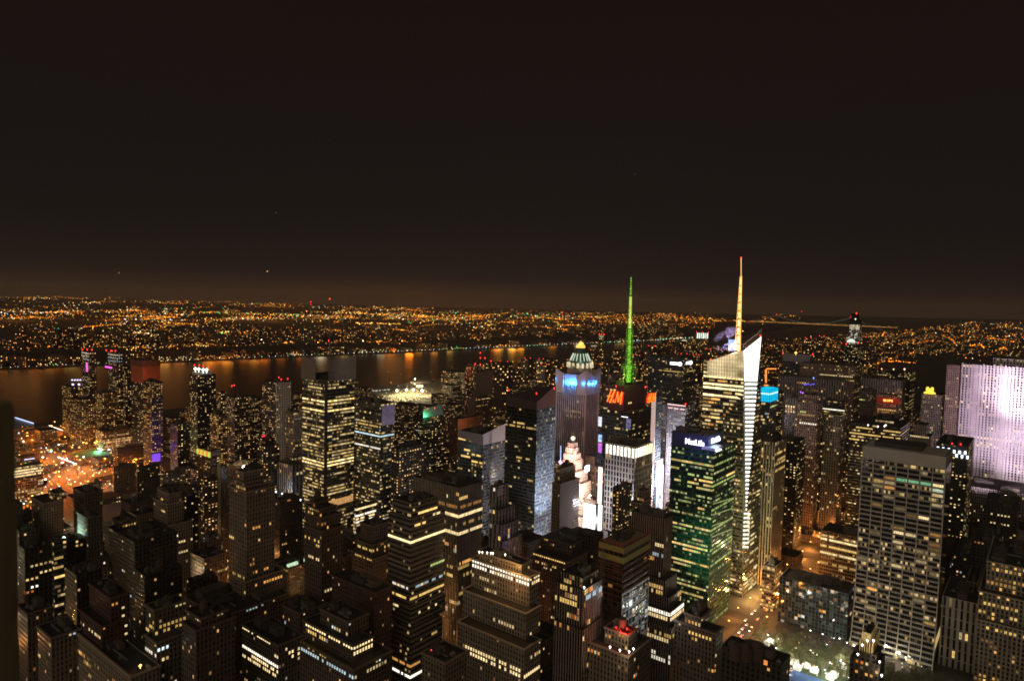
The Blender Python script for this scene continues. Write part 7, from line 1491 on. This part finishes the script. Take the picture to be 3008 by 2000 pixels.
# ------------------------------------------------------------------ the far city as one mass
dc = MB()
def dbox(u0, u1, v0, v1, H, mi):
    pts = [uv2xy(u0, v1), uv2xy(u0, v0), uv2xy(u1, v0), uv2xy(u1, v1)]
    for k in range(4):
        a, b = pts[k], pts[(k + 1) % 4]; L = math.dist(a, b); n = max(1, round(L / (9 if mi != 2 else 3.4))); nf = max(1, round(H / (7.5 if mi != 2 else 3.6))); o = R.randrange(0, 4000)
        dc.quad(((*a, 1), (*b, 1), (*b, H), (*a, H)), [(o, o), (o + n, o), (o + n, o + nf), (o, o + nf)], mi)
    dc.quad([(*p, H) for p in (pts[0], pts[1], pts[2], pts[3])], None, 3)
for (u0, u1, v0, v1, H) in extra: dbox(u0, u1, v0, v1, H, 2)
u = 1890
while u < 9500:
    step = 80 if u < 4200 else 160
    for v0 in range(-1500, 1800, 62 if u < 4200 else 120):
        v1 = v0 + (50 if u < 4200 else 96)
        park = 1980 < u < 6100 and -90 < v0 < 730
        if park: continue
        H = R.choice((18, 22, 26, 35, 45, 60)) if v0 > 0 else R.choice((25, 40, 50, 60, 90))
        if R.random() < .07: H = R.uniform(70, 125)
        if u > 4200: H = R.choice((18, 22, 28, 40))
        x, y = uv2xy(u, v0)
        if y < 200: continue
        px, py = proj(x, y, H)
        if px < -100 or px > 3100 or (1110 < px < 1320 and 1950 < y < 2700 and v0 > 1350): continue
        H = hcap(u, u + step * .7, v0, v1, H) if u < 2600 else H
        dbox(u, u + step * .75, v0, v1, H, R.choice((0, 0, 1)))
    u += step
# mid height blocks on the far bank
for k in range(260):
    px = R.uniform(0, 2000); t = (px - 1504) / FPX; d = 2000
    while d < far_shore(t * d): d += 40
    off = R.choice((60, 90, 330, 400, 500, 700)); d2 = d + off * 1.3; H = R.choice((14, 18, 24, 40, 60, 90)) if off > 300 else R.choice((10, 16, 26, 40)); x, y = t * d2, d2; z = zt_(x, max(0, is_far(x, y))); w = R.uniform(20, 45)
    pts = [(x - w, y - 8), (x + w, y - 8), (x + w, y + 30), (x - w, y + 30)]
    for q in range(4):
        a, b = pts[q], pts[(q + 1) % 4]; n = max(1, round(math.dist(a, b) / 9)); nf = max(1, round(H / 7.5)); o = R.randrange(0, 4000); dc.quad(((*a, z - 3), (*b, z - 3), (*b, z + H), (*a, z + H)), [(o, o), (o + n, o), (o + n, o + nf), (o, o + nf)], R.choice((0, 1)))
    dc.quad([(*p, z + H) for p in pts], None, 3)
put(dc, 'distant_city', [FST['far']['m'], FST['far_orange']['m'], FST['apt']['m'], ROOF], 'mass of far city blocks speckled with tiny lit windows', 'city blocks', 'stuff')
# point lights scattered in the middle distance (street lamps and roof lamps)
mid = MB()
for k in range(1500):
    u, v = R.uniform(1300, 7000) if k % 2 else R.uniform(1300, 3500), R.uniform(-1400, 1850)
    if 1980 < u < 6100 and -60 < v < 740 and R.random() > .14: continue
    x, y = uv2xy(u, v)
    if y < 900: continue
    px, py = proj(x, y, 30)
    if not (-20 < px < 3030): continue
    c = fcol(R.choice('oaaaayyywcr' if k % 7 == 0 else 'oaaayyyw')); b = R.choice((.5, .8, 1.4, 2.4)); mid.ball((x, y, R.uniform(20, 65)), y / 684 * R.choice((.34, .42, .5)), 0, tuple(q * b for q in c))
put(mid, 'street_lights', LAMPS, 'scattered street and roof lamps among the far city blocks', 'street lights', 'stuff')
# beacons on mid-distance towers
for i, (px, py, d, w) in enumerate(((1598, 1068, 2300, 16), (1590, 1052, 2400, 12), (1913, 1014, 2600, 18), (1870, 1042, 2200, 16), (2009, 1038, 2000, 14), (2045, 1041, 2050, 14), (1808, 1102, 1500, 20), (2080, 1024, 2100, 12), (2374, 990, 3300, 22), (2414, 985, 3600, 20), (2535, 988, 3300, 24), (1480, 1060, 1900, 18), (1550, 1050, 2500, 16))):
    p = P(px, py + 3, d); root = empty('apartment_tower', (p.x, p.y, 1.2), -AZ)
    nm = ['pair of low beacons', 'thin', 'white topped', 'green roofed', 'short', 'stub', 'broad', 'narrow', 'riverside', 'stocky', 'wide', 'bare', 'slight'][i]
    rr = min(REFS, key=lambda r: abs(proj(*uv2xy(r[1], r[2]), p.z)[0] - px) + abs(uv2xy(r[1], r[2])[1] - d) * .1)[0]
    tag(root, f"far {nm} apartment tower with red roof beacon beyond the {rr}", 'apartment tower', 'far apartment towers with red beacons')
    link('wall', wall_mesh(-w, -w, w, w, 0, p.z - 1, 'far'), root); link('roof', roof_mesh(-w, -w, w, w, p.z - 1), root)
    for k in (-1, 1): add_lamp(root, p + Vector((k * w * .6, 0, 2)), REDC, round(d / 684 * .55, 1), 'warning_light')
for (px0, px1, y0, y1, d, l) in ((2046, 2081, 978, 994, 4300, 'far tower with a blazing white lit top, left of the gold spire'), (1760, 1774, 985, 993, 3300, 'far block with a small white and blue lit roof sign, left of the green antenna')):
    a, b = P(px0, y1, d), P(px1, y0, d); root = empty('apartment_tower', ((a.x + b.x) / 2, d + 20, 1.2)); tag(root, l, 'apartment tower'); w = (b.x - a.x) / 2
    link('wall', wall_mesh(-w, -20, w, 20, 0, b.z, 'far'), root); n = 6
    for k in range(n): mb = MB(); mb.box(-w + 2 * w * k / n + 2, -21.5, a.z, -w + 2 * w * (k + 1) / n - 2, -20.2, b.z - 2); o = mb.build('lit_panel', WIN, root); q = R.uniform(.8, 1.6); o.color = (q * .85, q, q * .85, 1)
    for k in (-1, 0, 1): add_lamp(root, Vector((root.location.x + k * w, d, b.z + 6)), REDC, 3.2, 'warning_light')
# ================================================================== the orange lit yard, avenue, park, piers, smoke, parapet
POLE = mat('pole_steel', (.1, .1, .1), .5, .5); LH = glow('lamp_head_amber', (1, .42, .09), 7.0); LHW = glow('lamp_head_white', (1, .95, .85), 7.0)
def lamp_proto(m):
    mb = MB(); mb.cyl(0, 0, 0, 11, .22, .12, 6); mb.bar((0, 0, 11), (0, -2.2, 11.6), .1); a = mb.mesh('pole', POLE); mb = MB(); mb.box(-.55, -2.9, 11.2, .55, -1.6, 11.7); b = mb.mesh('lamp_head', m); return a, b
LPA, LPW = lamp_proto(LH), lamp_proto(LHW)
nlamp = 0
def street_lamp(x, y, white, label, group, e, c=None, scale=1.0, z=1.3):
    r = empty('street_lamp', (x, y, z), R.uniform(0, 6.28)); tag(r, label, 'street lamp', group); pr = LPW if white else LPA
    r.scale = (scale,) * 3; link('pole', pr[0], r); link('lamp_head', pr[1], r)
    if e:
        l = bpy.data.lights.new('lamp_light', 'POINT'); l.color = c or ((1, .9, .75) if white else (1, .36, .06)); l.energy = e; l.shadow_soft_size = .5; o = bpy.data.objects.new('lamp_light', l); COL.objects.link(o); o.parent = r; o.location = (0, -2.2, 10.6 if scale <= 1 else 10.9)
    return r
# yard
yg = 'amber street lamps around the lit rail yard'
k = 0
for j in range(84):
    px, py = R.uniform(45, 440), R.uniform(1255, 1530)
    if py > 1500 - (px - 100) * .22 and px > 90: continue
    if py < 1262 + (px < 110) * 20: continue
    p = G(px, py, 1.3); big = j % 3 == 0
    street_lamp(p.x, p.y, j % 6 == 0, 'tall amber street lamp glowing in the orange lit yard' if j % 6 else 'tall white street lamp glowing in the orange lit yard', yg if j % 6 else 'white street lamps around the lit rail yard', (46000 if big else 24000) * (1 if j % 6 else .3), (1, .23, .012) if j % 6 else None, scale=1.7 if not big else 2.0)
YARD = mat('yard_ground', (.30, .22, .14), .9, noise=.5, nscale=.02)
mb = MB(); mb.quad([(*G(px, py, 1.46)[:2], 1.46) for px, py in ((-60, 1530), (330, 1530), (470, 1400), (440, 1300), (200, 1252), (-60, 1250))]); o = put(mb, 'yard', YARD, None, None, 'structure')
mb = MB()
for (a, b) in (((40, 1420), (240, 1350)), ((90, 1405), (290, 1478)), ((240, 1440), (400, 1422)), ((130, 1300), (250, 1345)), ((190, 1350), (60, 1480))):
    p, q = G(*a, 1.55), G(*b, 1.55); n = (q - p).normalized(); s = Vector((-n.y, n.x, 0)) * 9; mb.quad((p - s, q - s, q + s, p + s))
put(mb, 'road', mat('yard_asphalt', (.16, .11, .07), .8, noise=.3, nscale=.05), None, None, 'structure')
def lowblock(label, xL, xC, xR, yC, d, st, roofm=None, **k):
    b = add(label, None, [(xL, xC, xR, yC, d)], st, name='low_building', cat='building', clutter=k.pop('clutter', 1), vb=k.pop('vb', yC + 15), **k); b.done()
    if roofm:
        t = b.T[0]; mb = MB(); mb.box(t['x0'] + 2, t['y0'] + 2, t['z1'] - 1.2, t['x1'] - 2, t['y1'] - 2, t['z1'] + .4); mb.build('roof_membrane', roofm, b.root)
    return b
g1 = lowblock('low arena-like hall with a green lit roof in the orange yard', 172, 238, 330, 1347, 1230, 'tan_dim', mat('roof_green', (.03, .16, .06), .8, noise=.6, nscale=.02), maxl=130, maxw=70, win=0, clutter=0)
point(g1.root, P(290, 1322, 1290), (.2, 1, .4), 60000, 2)
lowblock('long low shed with a pale front left of the green roofed hall', 48, 60, 130, 1312, 1330, 'tan_dim', maxl=120, win=4, clutter=1)
lowblock('brick warehouse with a blank lit wall behind the green roofed hall', 137, 160, 228, 1298, 1400, 'tan_dim', mat('roof_teal', (.06, .12, .1), .8), maxl=140, win=4, clutter=1)
lowblock('low warehouse with a teal roof stripe at the river end of the yard', 42, 60, 132, 1266, 1520, 'red_brick', mat('roof_teal', (.06, .12, .1), .8), maxl=160, win=0, clutter=0)
ob = lowblock('lit office block with cream window rows and a blue roof sign beside the yard', 30, 36, 126, 1374, 1010, 'lit_rows', maxl=110, win=60, wcol='pW', clutter=2, rows=[(0, 'E', 1382, 0, 1, 1.3, 'p', .95), (0, 'E', 1390, 0, 1, 1.3, 'p', .95), (0, 'E', 1398, 0, .9, 1.2, 'p', .9)], vb=1420)
panel(ob, 0, 'E', 74, 104, 1352, 1346, glow('sign_blue_white', (.55, .6, 1), 2.5), 'sign', -4, .6)
lowblock('concrete block with a tall stub tower right of the green roofed hall', 330, 334, 400, 1372, 1050, 'tan_dim', maxl=80, win=10, wcol='p', clutter=1)
lowblock('dark flat block with lit slots right of the concrete stub tower', 400, 403, 470, 1372, 1020, 'dark', maxl=70, win=10, wcol='py', clutter=1)
lowblock('dark apartment row below the violet washed tower', 470, 478, 560, 1390, 960, 'apt', maxl=70, win=14, wcol='yp', clutter=2)
lowblock('lit glass block at the foot of the twin river towers', 280, 300, 420, 1268, 1290, 'lit_rows', maxl=120, win=30, wcol='yp', clutter=2, vb=1285)
lowblock('square yard office with a bright eave near the beige loft block', 260, 262, 302, 1420, 920, 'tan_dim', maxl=40, win=0, clutter=1)
lowblock('long dark roofed depot between the green roofed hall and the violet tower', 335, 345, 430, 1318, 1190, 'dark', maxl=120, win=8, wcol='y', clutter=2)
# strings of white lamps
mb = MB()
for (a, b, n, c) in (((145, 1250), (196, 1268), 16, (2.6, 2.4, 2)), ((170, 1342), (224, 1362), 18, (2.8, 2.3, 2.2)), ((74, 1419), (120, 1411), 14, (3, 2.7, 3)), ((307, 1268), (352, 1262), 14, (2, 1.7, 1)), ((352, 1270), (374, 1268), 8, (2.2, 2, 1.6))):
    for k in range(n):
        t = k / (n - 1); p = G(a[0] + (b[0] - a[0]) * t, a[1] + (b[1] - a[1]) * t, 9); mb.ball(p, 1.4, 0, c)
for k in range(460):
    px, py = R.gauss(200, 130), R.uniform(1245, 1490)
    if px < 40 or px > 560 or (py > 1440 and px > 150): continue
    p = G(px, py, R.uniform(2, 12)); c = fcol(R.choice('aaaywwocrg')); b = R.choice((.8, 1.4, 2.4)); mb.ball(p, R.uniform(.8, 1.8), 0, tuple(q * b * 1.5 for q in c))
put(mb, 'yard_lights', LAMPS, 'small amber, white and coloured lamps strewn over the yard', 'yard lights', 'stuff')
# ------------------------------------------------------------------ cars
def car_mesh():
    b = MB(); b.box(-.9, -2.2, .35, .9, 2.2, .85); prof = [(-1.5, .85), (-.9, 1.4), (.8, 1.4), (1.5, .85)]
    for s in (-1, 1): b.quad([(s * .8, y, z) for y, z in (prof if s > 0 else prof[::-1])])
    for (a, za), (c, zc) in zip(prof, prof[1:]): b.quad(((-.8, a, za), (.8, a, za), (.8, c, zc), (-.8, c, zc)))
    return b.mesh('body', WIN)
cb = {}
def carbody(c):
    if c not in cb:
        m = mat('car_paint_' + c, {'black': (.02, .02, .02), 'yellow': (.75, .42, .03), 'white': (.6, .6, .6), 'silver': (.35, .35, .37)}[c], .35, .2); b = MB(); b.box(-.9, -2.2, .35, .9, 2.2, .85); prof = [(-1.5, .85), (-.9, 1.4), (.8, 1.4), (1.5, .85)]
        for (a, za), (d, zc) in zip(prof, prof[1:]): b.quad(((-.8, a, za), (.8, a, za), (.8, d, zc), (-.8, d, zc)))
        for s in (-1, 1): b.quad([(s * .8, y, z) for y, z in (prof if s > 0 else prof[::-1])])
        cb[c] = b.mesh('body', m)
    return cb[c]
mb = MB(); [mb.cyl(0, 0, 0, .01, .01) for _ in ()]
for s in (-1, 1): mb.box(s * .65 - .22, 2.15, .55, s * .65 + .22, 2.3, .8)
HEAD = mb.mesh('headlight', glow('headlight_white', (1, .95, .85), 9))
mb = MB()
for s in (-1, 1): mb.box(s * .65 - .22, -2.3, .55, s * .65 + .22, -2.15, .8)
TAIL = mb.mesh('taillight', glow('taillight_red', (1, .04, .02), 7))
mb = MB()
for sx in (-1, 1):
    for sy in (-1.35, 1.35):
        n = 8; mb.bar((sx * .7, sy, .34), (sx * .92, sy, .34), .33, n=8)
WHEEL = mb.mesh('wheel', mat('tyre', (.02, .02, .02), .9)); wheelone = MB(); wheelone.bar((-.12, 0, 0), (.12, 0, 0), .33, n=8); wheelone.quad([(.12, .3 * math.cos(a * .785), .3 * math.sin(a * .785)) for a in range(8)]); W1 = wheelone.mesh('wheel', mat('tyre', (.02, .02, .02), .9))
lightone = MB(); lightone.box(-.28, -.1, -.14, .28, .1, .14); H1_ = lightone.mesh('headlight', glow('headlight_white', (1, .95, .85), 9)); TL1 = lightone.mesh('taillight', glow('taillight_red', (1, .04, .02), 7))
ncar = 0
def car(x, y, rz, colr, label, group, z=1.3):
    global ncar; r = empty('car', (x, y, z), rz); tag(r, label, 'car', group); link('body', carbody(colr), r)
    for s in (-1, 1): link('headlight', H1_, r, (s * .6, 2.25, .68)); link('taillight', TL1, r, (s * .6, -2.25, .68))
    for sx in (-1, 1):
        for sy in (-1.35, 1.35): link('wheel', W1, r, (sx * .82, sy, .33))
    ncar += 1
ag = 'cars on the avenue by the park'
for k in range(30):      # the avenue at the park corner
    lane = R.choice((-6.5, -2.2, 2.2, 6.5)); u = 560 + k * 9.5 + R.uniform(-2, 2); x, y = uv2xy(u, 222 + lane); cl = R.choice(('black', 'yellow', 'white', 'silver'))
    car(x, y, -AZ + (math.pi if lane > 0 else 0), cl, f"{cl} car with its lights on, on the avenue beside the park", ag)
for k in range(16):
    u = 632 + R.choice((-3, 3)); v = 215 - k * 13 if k < 8 else 240 + (k - 8) * 12; x, y = uv2xy(u, v); cl = R.choice(('black', 'yellow', 'white', 'silver')); car(x, y, math.pi / 2 - AZ + (math.pi if u > 632 else 0), cl, f"{cl} car with its lights on, on the cross street by the avenue", 'cars on the cross street')
for k in range(34):
    a, b = R.choice((((40, 1420), (240, 1350)), ((90, 1405), (290, 1478)), ((240, 1440), (400, 1422)), ((60, 1480), (190, 1350)))); t = R.random(); p, q = G(*a, 1.6), G(*b, 1.6); c = p + (q - p) * t; cl = R.choice(('black', 'yellow', 'white', 'silver')); s = R.choice((-1, 1))
    n = (q - p).normalized(); car(c.x + n.y * 4 * s, c.y - n.x * 4 * s, math.atan2(-n.x, n.y) + (math.pi if s > 0 else 0), cl, f"{cl} car with its lights on, on a road of the orange yard", 'cars on the yard roads', 1.6)
# avenue lamps
for k in range(12):
    for s in (-1, 1):
        x, y = uv2xy(520 + k * 32, 222 + s * 13); street_lamp(x, y, False, 'amber street lamp on the avenue beside the park', 'amber street lamps on the avenue', 9000 if (k + s) % 2 else 15000, (1, .34, .06))
for (u0, v0, n) in ((750, 460, 10), (900, 222, 14), (460, 400, 6), (300, 460, 5), (120, 705, 8)):
    for k in range(n):
        x, y = uv2xy(u0 + k * 42, v0 + R.choice((-11, 11))); street_lamp(x, y, False, 'amber street lamp down in a dark street canyon', 'amber street lamps in the canyons', 42000, (1, .36, .08))
for k in range(16):      # light pooling in the near streets
    x, y = uv2xy(60 + 40 * k, 460 if k % 2 else 705); street_lamp(x, y, True, 'pale street lamp on a street between the lofts', 'pale street lamps between the lofts', 26000, (1, .72, .4))
for k in range(22):
    x, y = uv2xy(130 + (k % 6) * 80 - 30, 760 + 90 * (k // 6)); street_lamp(x, y, True, 'pale street lamp on a side street left of the towers', 'pale street lamps on the side streets', 30000, (1, .78, .48))
# ------------------------------------------------------------------ park
mb = MB(); pq = [uv2xy(540, 206), uv2xy(540, -60), uv2xy(668, -60), uv2xy(668, 206)]
mb.prism(pq, 1.3, 1.6); put(mb, 'park_lawn', mat('lawn', (.07, .10, .04), .9, noise=.5, nscale=.1), None, None, 'structure')
pk_ = [(px, py) for px in range(2190, 2560, 26) for py in (1868, 1885, 1905, 1928, 1955, 1985)]
LEAF = mat('winter_twigs', (.17, .165, .07), .9, noise=.4, nscale=.3); BARK = mat('bark', (.12, .09, .06), .9)
crowns = []
for k in range(4):
    mb = MB(); rr = random.Random(k)
    for _ in range(620):
        a, h = rr.uniform(0, 6.283), rr.random(); rad = (3.8 * math.sin(math.pi * min(1, h * .9 + .12)) ** .6) * rr.random() ** .4; c = Vector((rad * math.cos(a), rad * math.sin(a), 5 + h * 8.5)) + Vector((rr.gauss(0, .4), rr.gauss(0, .4), rr.gauss(0, .3))); s = rr.uniform(.16, .42); d1 = Vector((rr.gauss(0, 1), rr.gauss(0, 1), rr.gauss(0, 1))).normalized() * s; d2 = d1.orthogonal().normalized() * s * .7
        mb.quad((c - d1, c + d2, c + d1, c - d2))
    cm = mb.mesh('crown', LEAF); mb = MB(); mb.cyl(0, 0, 0, 5.5, .32, .2, 7)
    for _ in range(9):
        a = rr.uniform(0, 6.283); mb.bar((0, 0, rr.uniform(3.5, 5.5)), (2.6 * math.cos(a), 2.6 * math.sin(a), rr.uniform(8, 12)), .09)
    crowns.append((cm, mb.mesh('trunk', BARK)))
PT = []
rkc = G(2365, 2010, 0); rku, rkv = xy2uv(rkc.x, rkc.y)
for u in range(545, 666, 8):
    for v in range(-50, 204, 9):
        if abs(u - rku) < 17 and abs(v - rkv) < 34: continue
        if rb.random() < .12: continue
        PT.append((u + R.uniform(-2, 2), v + R.uniform(-2, 2)))
for i, (u, v) in enumerate(PT):
    x, y = uv2xy(u, v); px, py = proj(x, y, 8)
    if py > 2040 or px > 3020: continue
    r = empty('tree', (x, y, 1.5), R.uniform(0, 6.28)); s = R.uniform(.85, 1.25); r.scale = (s, s, s); tag(r, 'bare lamp-lit plane tree in the park', 'tree', 'plane trees in the park'); cm, tm = crowns[i % 4]; link('crown', cm, r); link('trunk', tm, r)
for j in range(34):
    px, py = R.uniform(2180, 2700), R.uniform(1870, 1995); p = G(px, py, 1.6)
    street_lamp(p.x, p.y, True, 'white park lamp among the bare trees', 'white lamps in the park', 3800 if j % 2 else 1600, (1, .92, .68), scale=.75, z=1.6)
TENT = mat('tent_white', (.75, .75, .72), .7, emit=(1, .9, .75), estr=.5)
for j, (px, py) in enumerate(((2334, 1950), (2342, 1964), (2368, 1958), (2392, 1972), (2262, 1888), (2256, 1892), (2475, 1960), (2440, 1992), (2450, 1985), (2300, 1996))):
    p = G(px, py, 1.6); mb = MB(); mb.box(-3, -3, 0, 3, 3, 2.6); q = [(-3.2, -3.2), (3.2, -3.2), (3.2, 3.2), (-3.2, 3.2)]; mb.prism(q, 2.6, 5.2, poly2=[(a * .05, b * .05) for a, b in q]); o = mb.build('market_tent', TENT, None, (p.x, p.y, 1.6), (0, 0, -AZ)); tag(o, 'small glowing white market tent in the park', 'tent', 'white market tents in the park')
rk0 = [uv2xy(rku + a, rkv + b_) for a, b_ in ((-15, 32), (-15, -32), (15, -32), (15, 32))]
mb = MB(); mb.prism(rk0, 1.5, 1.75); o = put(mb, 'ice_rink', mat('ice', (.05, .10, .25), .4, emit=(.08, .2, .5), estr=.05), None, None, 'structure')
for (px, py, e) in ((2443, 1988, 22000), (2256, 1888, 12000), (2375, 1965, 7000), (2470, 1948, 6000)):
    p = G(px, py, 8); r = empty('floodlight_mast', (p.x, p.y, 1.6)); tag(r, 'blazing floodlight mast in the park', 'floodlight', 'floodlight masts in the park'); mb = MB(); mb.cyl(0, 0, 0, 8.5, .2, .15, 6); mb.build('pole', POLE, r); mb = MB(); mb.ball((0, 0, 9), .9 if e < 50000 else 2.2); mb.build('lamp_head', glow('flood_white', (.95, 1, .95), 9), r); point(r, Vector((p.x, p.y, 12)), (.95, 1, .85), e, 1)
mb = MB()
for k in range(150):
    px, py = R.uniform(2150, 2720), R.uniform(1860, 2000); p = G(px, py, R.uniform(2, 8)); c = fcol(R.choice('wwwyyaacr')); b = R.choice((.8, 1.5, 3)); mb.ball(p, R.uniform(.25, .7), 0, tuple(q * b for q in c))
put(mb, 'park_lights', LAMPS, 'tiny white and amber lights sprinkled through the park', 'park lights', 'stuff')
# ------------------------------------------------------------------ river piers
def pier(label, pts, h, m, lamps=(), roof=None):
    mb = MB(); q = [G(*p, h) for p in pts]; c = sum(q, Vector()) / len(q); mb.prism([(p.x - c.x, p.y - c.y) for p in q], -c.z, 0); r = empty('river_pier', (c.x, c.y, h)); tag(r, label, 'pier'); mb.build('deck', m, r); return r
r = pier('long river pier with blazing floodlights and parked trucks', [(1440, 1190), (1170, 1160), (1150, 1150), (1250, 1136), (1290, 1112), (1300, 1112), (1340, 1150), (1360, 1175)], 3, mat('pier_concrete', (.16, .13, .09), .9, noise=.4, nscale=.02))
for (px, py, e, s) in ((1166, 1147, 300000, 1), (1194, 1145, 300000, 1), (1214, 1145, 400000, 1.2), (1240, 1148, 400000, 1.3), (1219, 1113, 100000, .8), (1218, 1128, 60000, .5)):
    p = G(px, py, 18); fl = empty('floodlight_mast', (p.x, p.y, 3)); tag(fl, 'blazing floodlight mast on the river pier', 'floodlight', 'floodlight masts on the river pier'); mb = MB(); mb.cyl(0, 0, 0, 15, .4, .3, 6); mb.build('pole', POLE, fl); mb = MB(); mb.ball((0, 0, 15), 4.2 * s); mb.build('lamp_head', glow('flood_warm', (1, .88, .6), 8), fl); point(fl, Vector((p.x, p.y - 2, 24)), (1, .8, .45), e, 2)
mb = MB()
for k in range(420):
    px = R.gauss(1195, 28); py = 1162 + R.gauss(0, 8) - (px - 1195) * .12; p = G(px, py, R.uniform(4, 9)); b = R.uniform(.4, 1.6); mb.ball(p, R.uniform(1.1, 2.1), 0, (b * 1.4, b * 1.1, b * .45))
for k in range(80):
    t = R.random(); p = G(1045 + 100 * t, 1152 - 8 * t + R.gauss(0, 1), 8); b = R.uniform(.3, 1); mb.ball(p, R.uniform(1, 1.8), 0, (b, b * .95, b * .8))
put(mb, 'pier_lights', LAMPS, 'cluster of yellow white lamps on the parked trucks of the pier', 'pier lights', 'stuff')
r = pier('smaller lit ferry pier behind the floodlit pier', [(1205, 1130), (1205, 1108), (1262, 1106), (1270, 1126)], 5, mat('pier_concrete', (.35, .30, .22), .9)); b_ = MB(); p0, p1 = G(1222, 1139, 5), G(1243, 1139, 5); b_.box(p0.x - r.location.x, p0.y - r.location.y, 2, p1.x - r.location.x, p0.y - r.location.y + 3, 10); b_.build('lit_shed', glow('shed_glow', (1, .88, .5), 2.0), r)
r = pier('pier shed with a long white roof lamp line at the left edge', [(36, 1262), (36, 1236), (60, 1222), (100, 1242), (100, 1252)], 6, mat('shed_roof_blue', (.2, .22, .3), .6)); q = (G(44, 1226, 9), G(98, 1243, 9)); b_ = MB(); b_.bar(q[0] - r.location, q[1] - r.location, 1.2); b_.build('light_line', glow('line_blue_white', (.6, .7, 1), 1.6), r)
r = pier('dark jetty in the river right of the twin towers', [(520, 1160), (470, 1148), (500, 1144), (560, 1158)], 4, mat('jetty', (.05, .05, .05), .9)) if False else None
# ------------------------------------------------------------------ steam
def steam(label, pts, dens, col):
    c = P(*pts[0][:3]); r0 = MB(); vm = bpy.data.materials.get('steam_' + str(dens)) 
    m = bpy.data.materials.new('steam'); m.use_nodes = True; t = m.node_tree; t.nodes.clear(); o = t.nodes.new('ShaderNodeOutputMaterial'); v = t.nodes.new('ShaderNodeVolumePrincipled'); v.inputs['Color'].default_value = (*col, 1); v.inputs['Anisotropy'].default_value = 0.1
    tcx = t.nodes.new('ShaderNodeTexCoord'); n = t.nodes.new('ShaderNodeTexNoise'); n.inputs['Scale'].default_value = .09; n.inputs['Detail'].default_value = 4; mr = t.nodes.new('ShaderNodeMapRange'); mr.inputs[1].default_value = .50; mr.inputs[2].default_value = .62; mr.inputs[3].default_value = 0; mr.inputs[4].default_value = dens
    t.links.new(tcx.outputs['Object'], n.inputs['Vector']); t.links.new(n.outputs['Fac'], mr.inputs[0]); t.links.new(mr.outputs[0], v.inputs['Density']); t.links.new(v.outputs[0], o.inputs['Volume'])
    me = bpy.data.meshes.new('steam'); import bmesh; bm = bmesh.new()
    verts = []
    n = 12; prev = None
    for (px, py, d, rad) in pts:
        q = P(px, py, d) - c; ring = [bm.verts.new((q.x + rad * math.cos(2 * math.pi * k / n) * (1 + .25 * math.sin(k * 2.3 + py)), q.y + rad * math.sin(2 * math.pi * k / n), q.z)) for k in range(n)]
        if prev:
            for k in range(n): bm.faces.new((prev[k], prev[(k + 1) % n], ring[(k + 1) % n], ring[k]))
        else: bm.faces.new(ring[::-1])
        prev = ring
    bm.faces.new(prev); bm.to_mesh(me); bm.free(); me.materials.append(m); o = bpy.data.objects.new('steam_plume', me); COL.objects.link(o); o.location = c; tag(o, label, 'steam', None, 'stuff')
steam('violet lit steam plume drifting from the slanted bright tower', [(2118, 1050, 728, 1.5), (2116, 1035, 728, 4), (2118, 1015, 728, 7), (2124, 995, 728, 9), (2136, 978, 728, 10), (2148, 966, 728, 8), (2150, 956, 728, 3)], .14, (.75, .65, .95))
steam('grey steam plume above the red lettered tower', [(1800, 1132, 835, 1.5), (1796, 1122, 835, 4), (1790, 1112, 835, 6), (1788, 1103, 835, 4)], .12, (.85, .85, .9))
steam('small white steam puff above the black and gold tower', [(2552, 1868, 445, 1), (2546, 1860, 445, 2.5), (2538, 1852, 445, 3), (2532, 1846, 445, 1.5)], .5, (.9, .9, .85))
# ------------------------------------------------------------------ near parapet at the left edge
pm = mat('parapet_stone', (.40, .36, .17), .95, noise=.3, nscale=9)
def rounded(px, py, y0, y1, x0, rad, h0):
    p = P(px, py, y1); mb = MB(); x1 = p.x; z1 = p.z; pr = [(x0, h0), (x1, h0), (x1, z1 - rad)] + [(x1 - rad + rad * math.cos(a * math.pi / 16), z1 - rad + rad * math.sin(a * math.pi / 16)) for a in range(1, 9)] + [(x0, z1)]
    mb.quad([(x, y0, z) for x, z in pr]); mb.quad([(x, y1, z) for x, z in reversed(pr)])
    for (a, b) in zip(pr, pr[1:] + pr[:1]): mb.quad(((a[0], y0, a[1]), (b[0], y0, b[1]), (b[0], y1, b[1]), (a[0], y1, a[1])))
    return mb
par_ = empty('parapet_wall', (0, 0, 0)); tag(par_, 'blurred dark stone parapet right beside the viewer at the left edge', 'parapet')
rounded(41, 1172, .95, 1.25, -2.0, .02, CAMZ - 1.4).build('coping', pm, par_); rounded(22, 1408, .80, .93, -2.0, .015, CAMZ - 1.4).build('inner_ledge', pm, par_)
# label check
for o in list(bpy.data.objects):
    if 'label' in o and o.get('kind') is None and not (4 <= len(o['label'].replace('-', ' ').split()) <= 16): print('LONG', len(o['label'].replace('-', ' ').split()), o['label'])
for o in list(bpy.data.objects):
    if o.type == 'LIGHT' and o.parent is None and 'kind' not in o: o['kind'] = 'structure'

# ------------------------------------------------------------------ air
HZ = bpy.data.materials.new('haze_air'); HZ.use_nodes = True; t = HZ.node_tree; t.nodes.clear(); o_ = t.nodes.new('ShaderNodeOutputMaterial'); v_ = t.nodes.new('ShaderNodeVolumePrincipled'); v_.inputs['Color'].default_value = (.95, .82, .66, 1); v_.inputs['Density'].default_value = 2.4e-5; v_.inputs['Anisotropy'].default_value = 0.2; t.links.new(v_.outputs[0], o_.inputs['Volume'])
mb = MB(); mb.box(-32000, -3200, -6, 32000, 31500, 560); put(mb, 'haze', HZ, 'thin brown night haze over the whole city', 'haze', 'stuff')
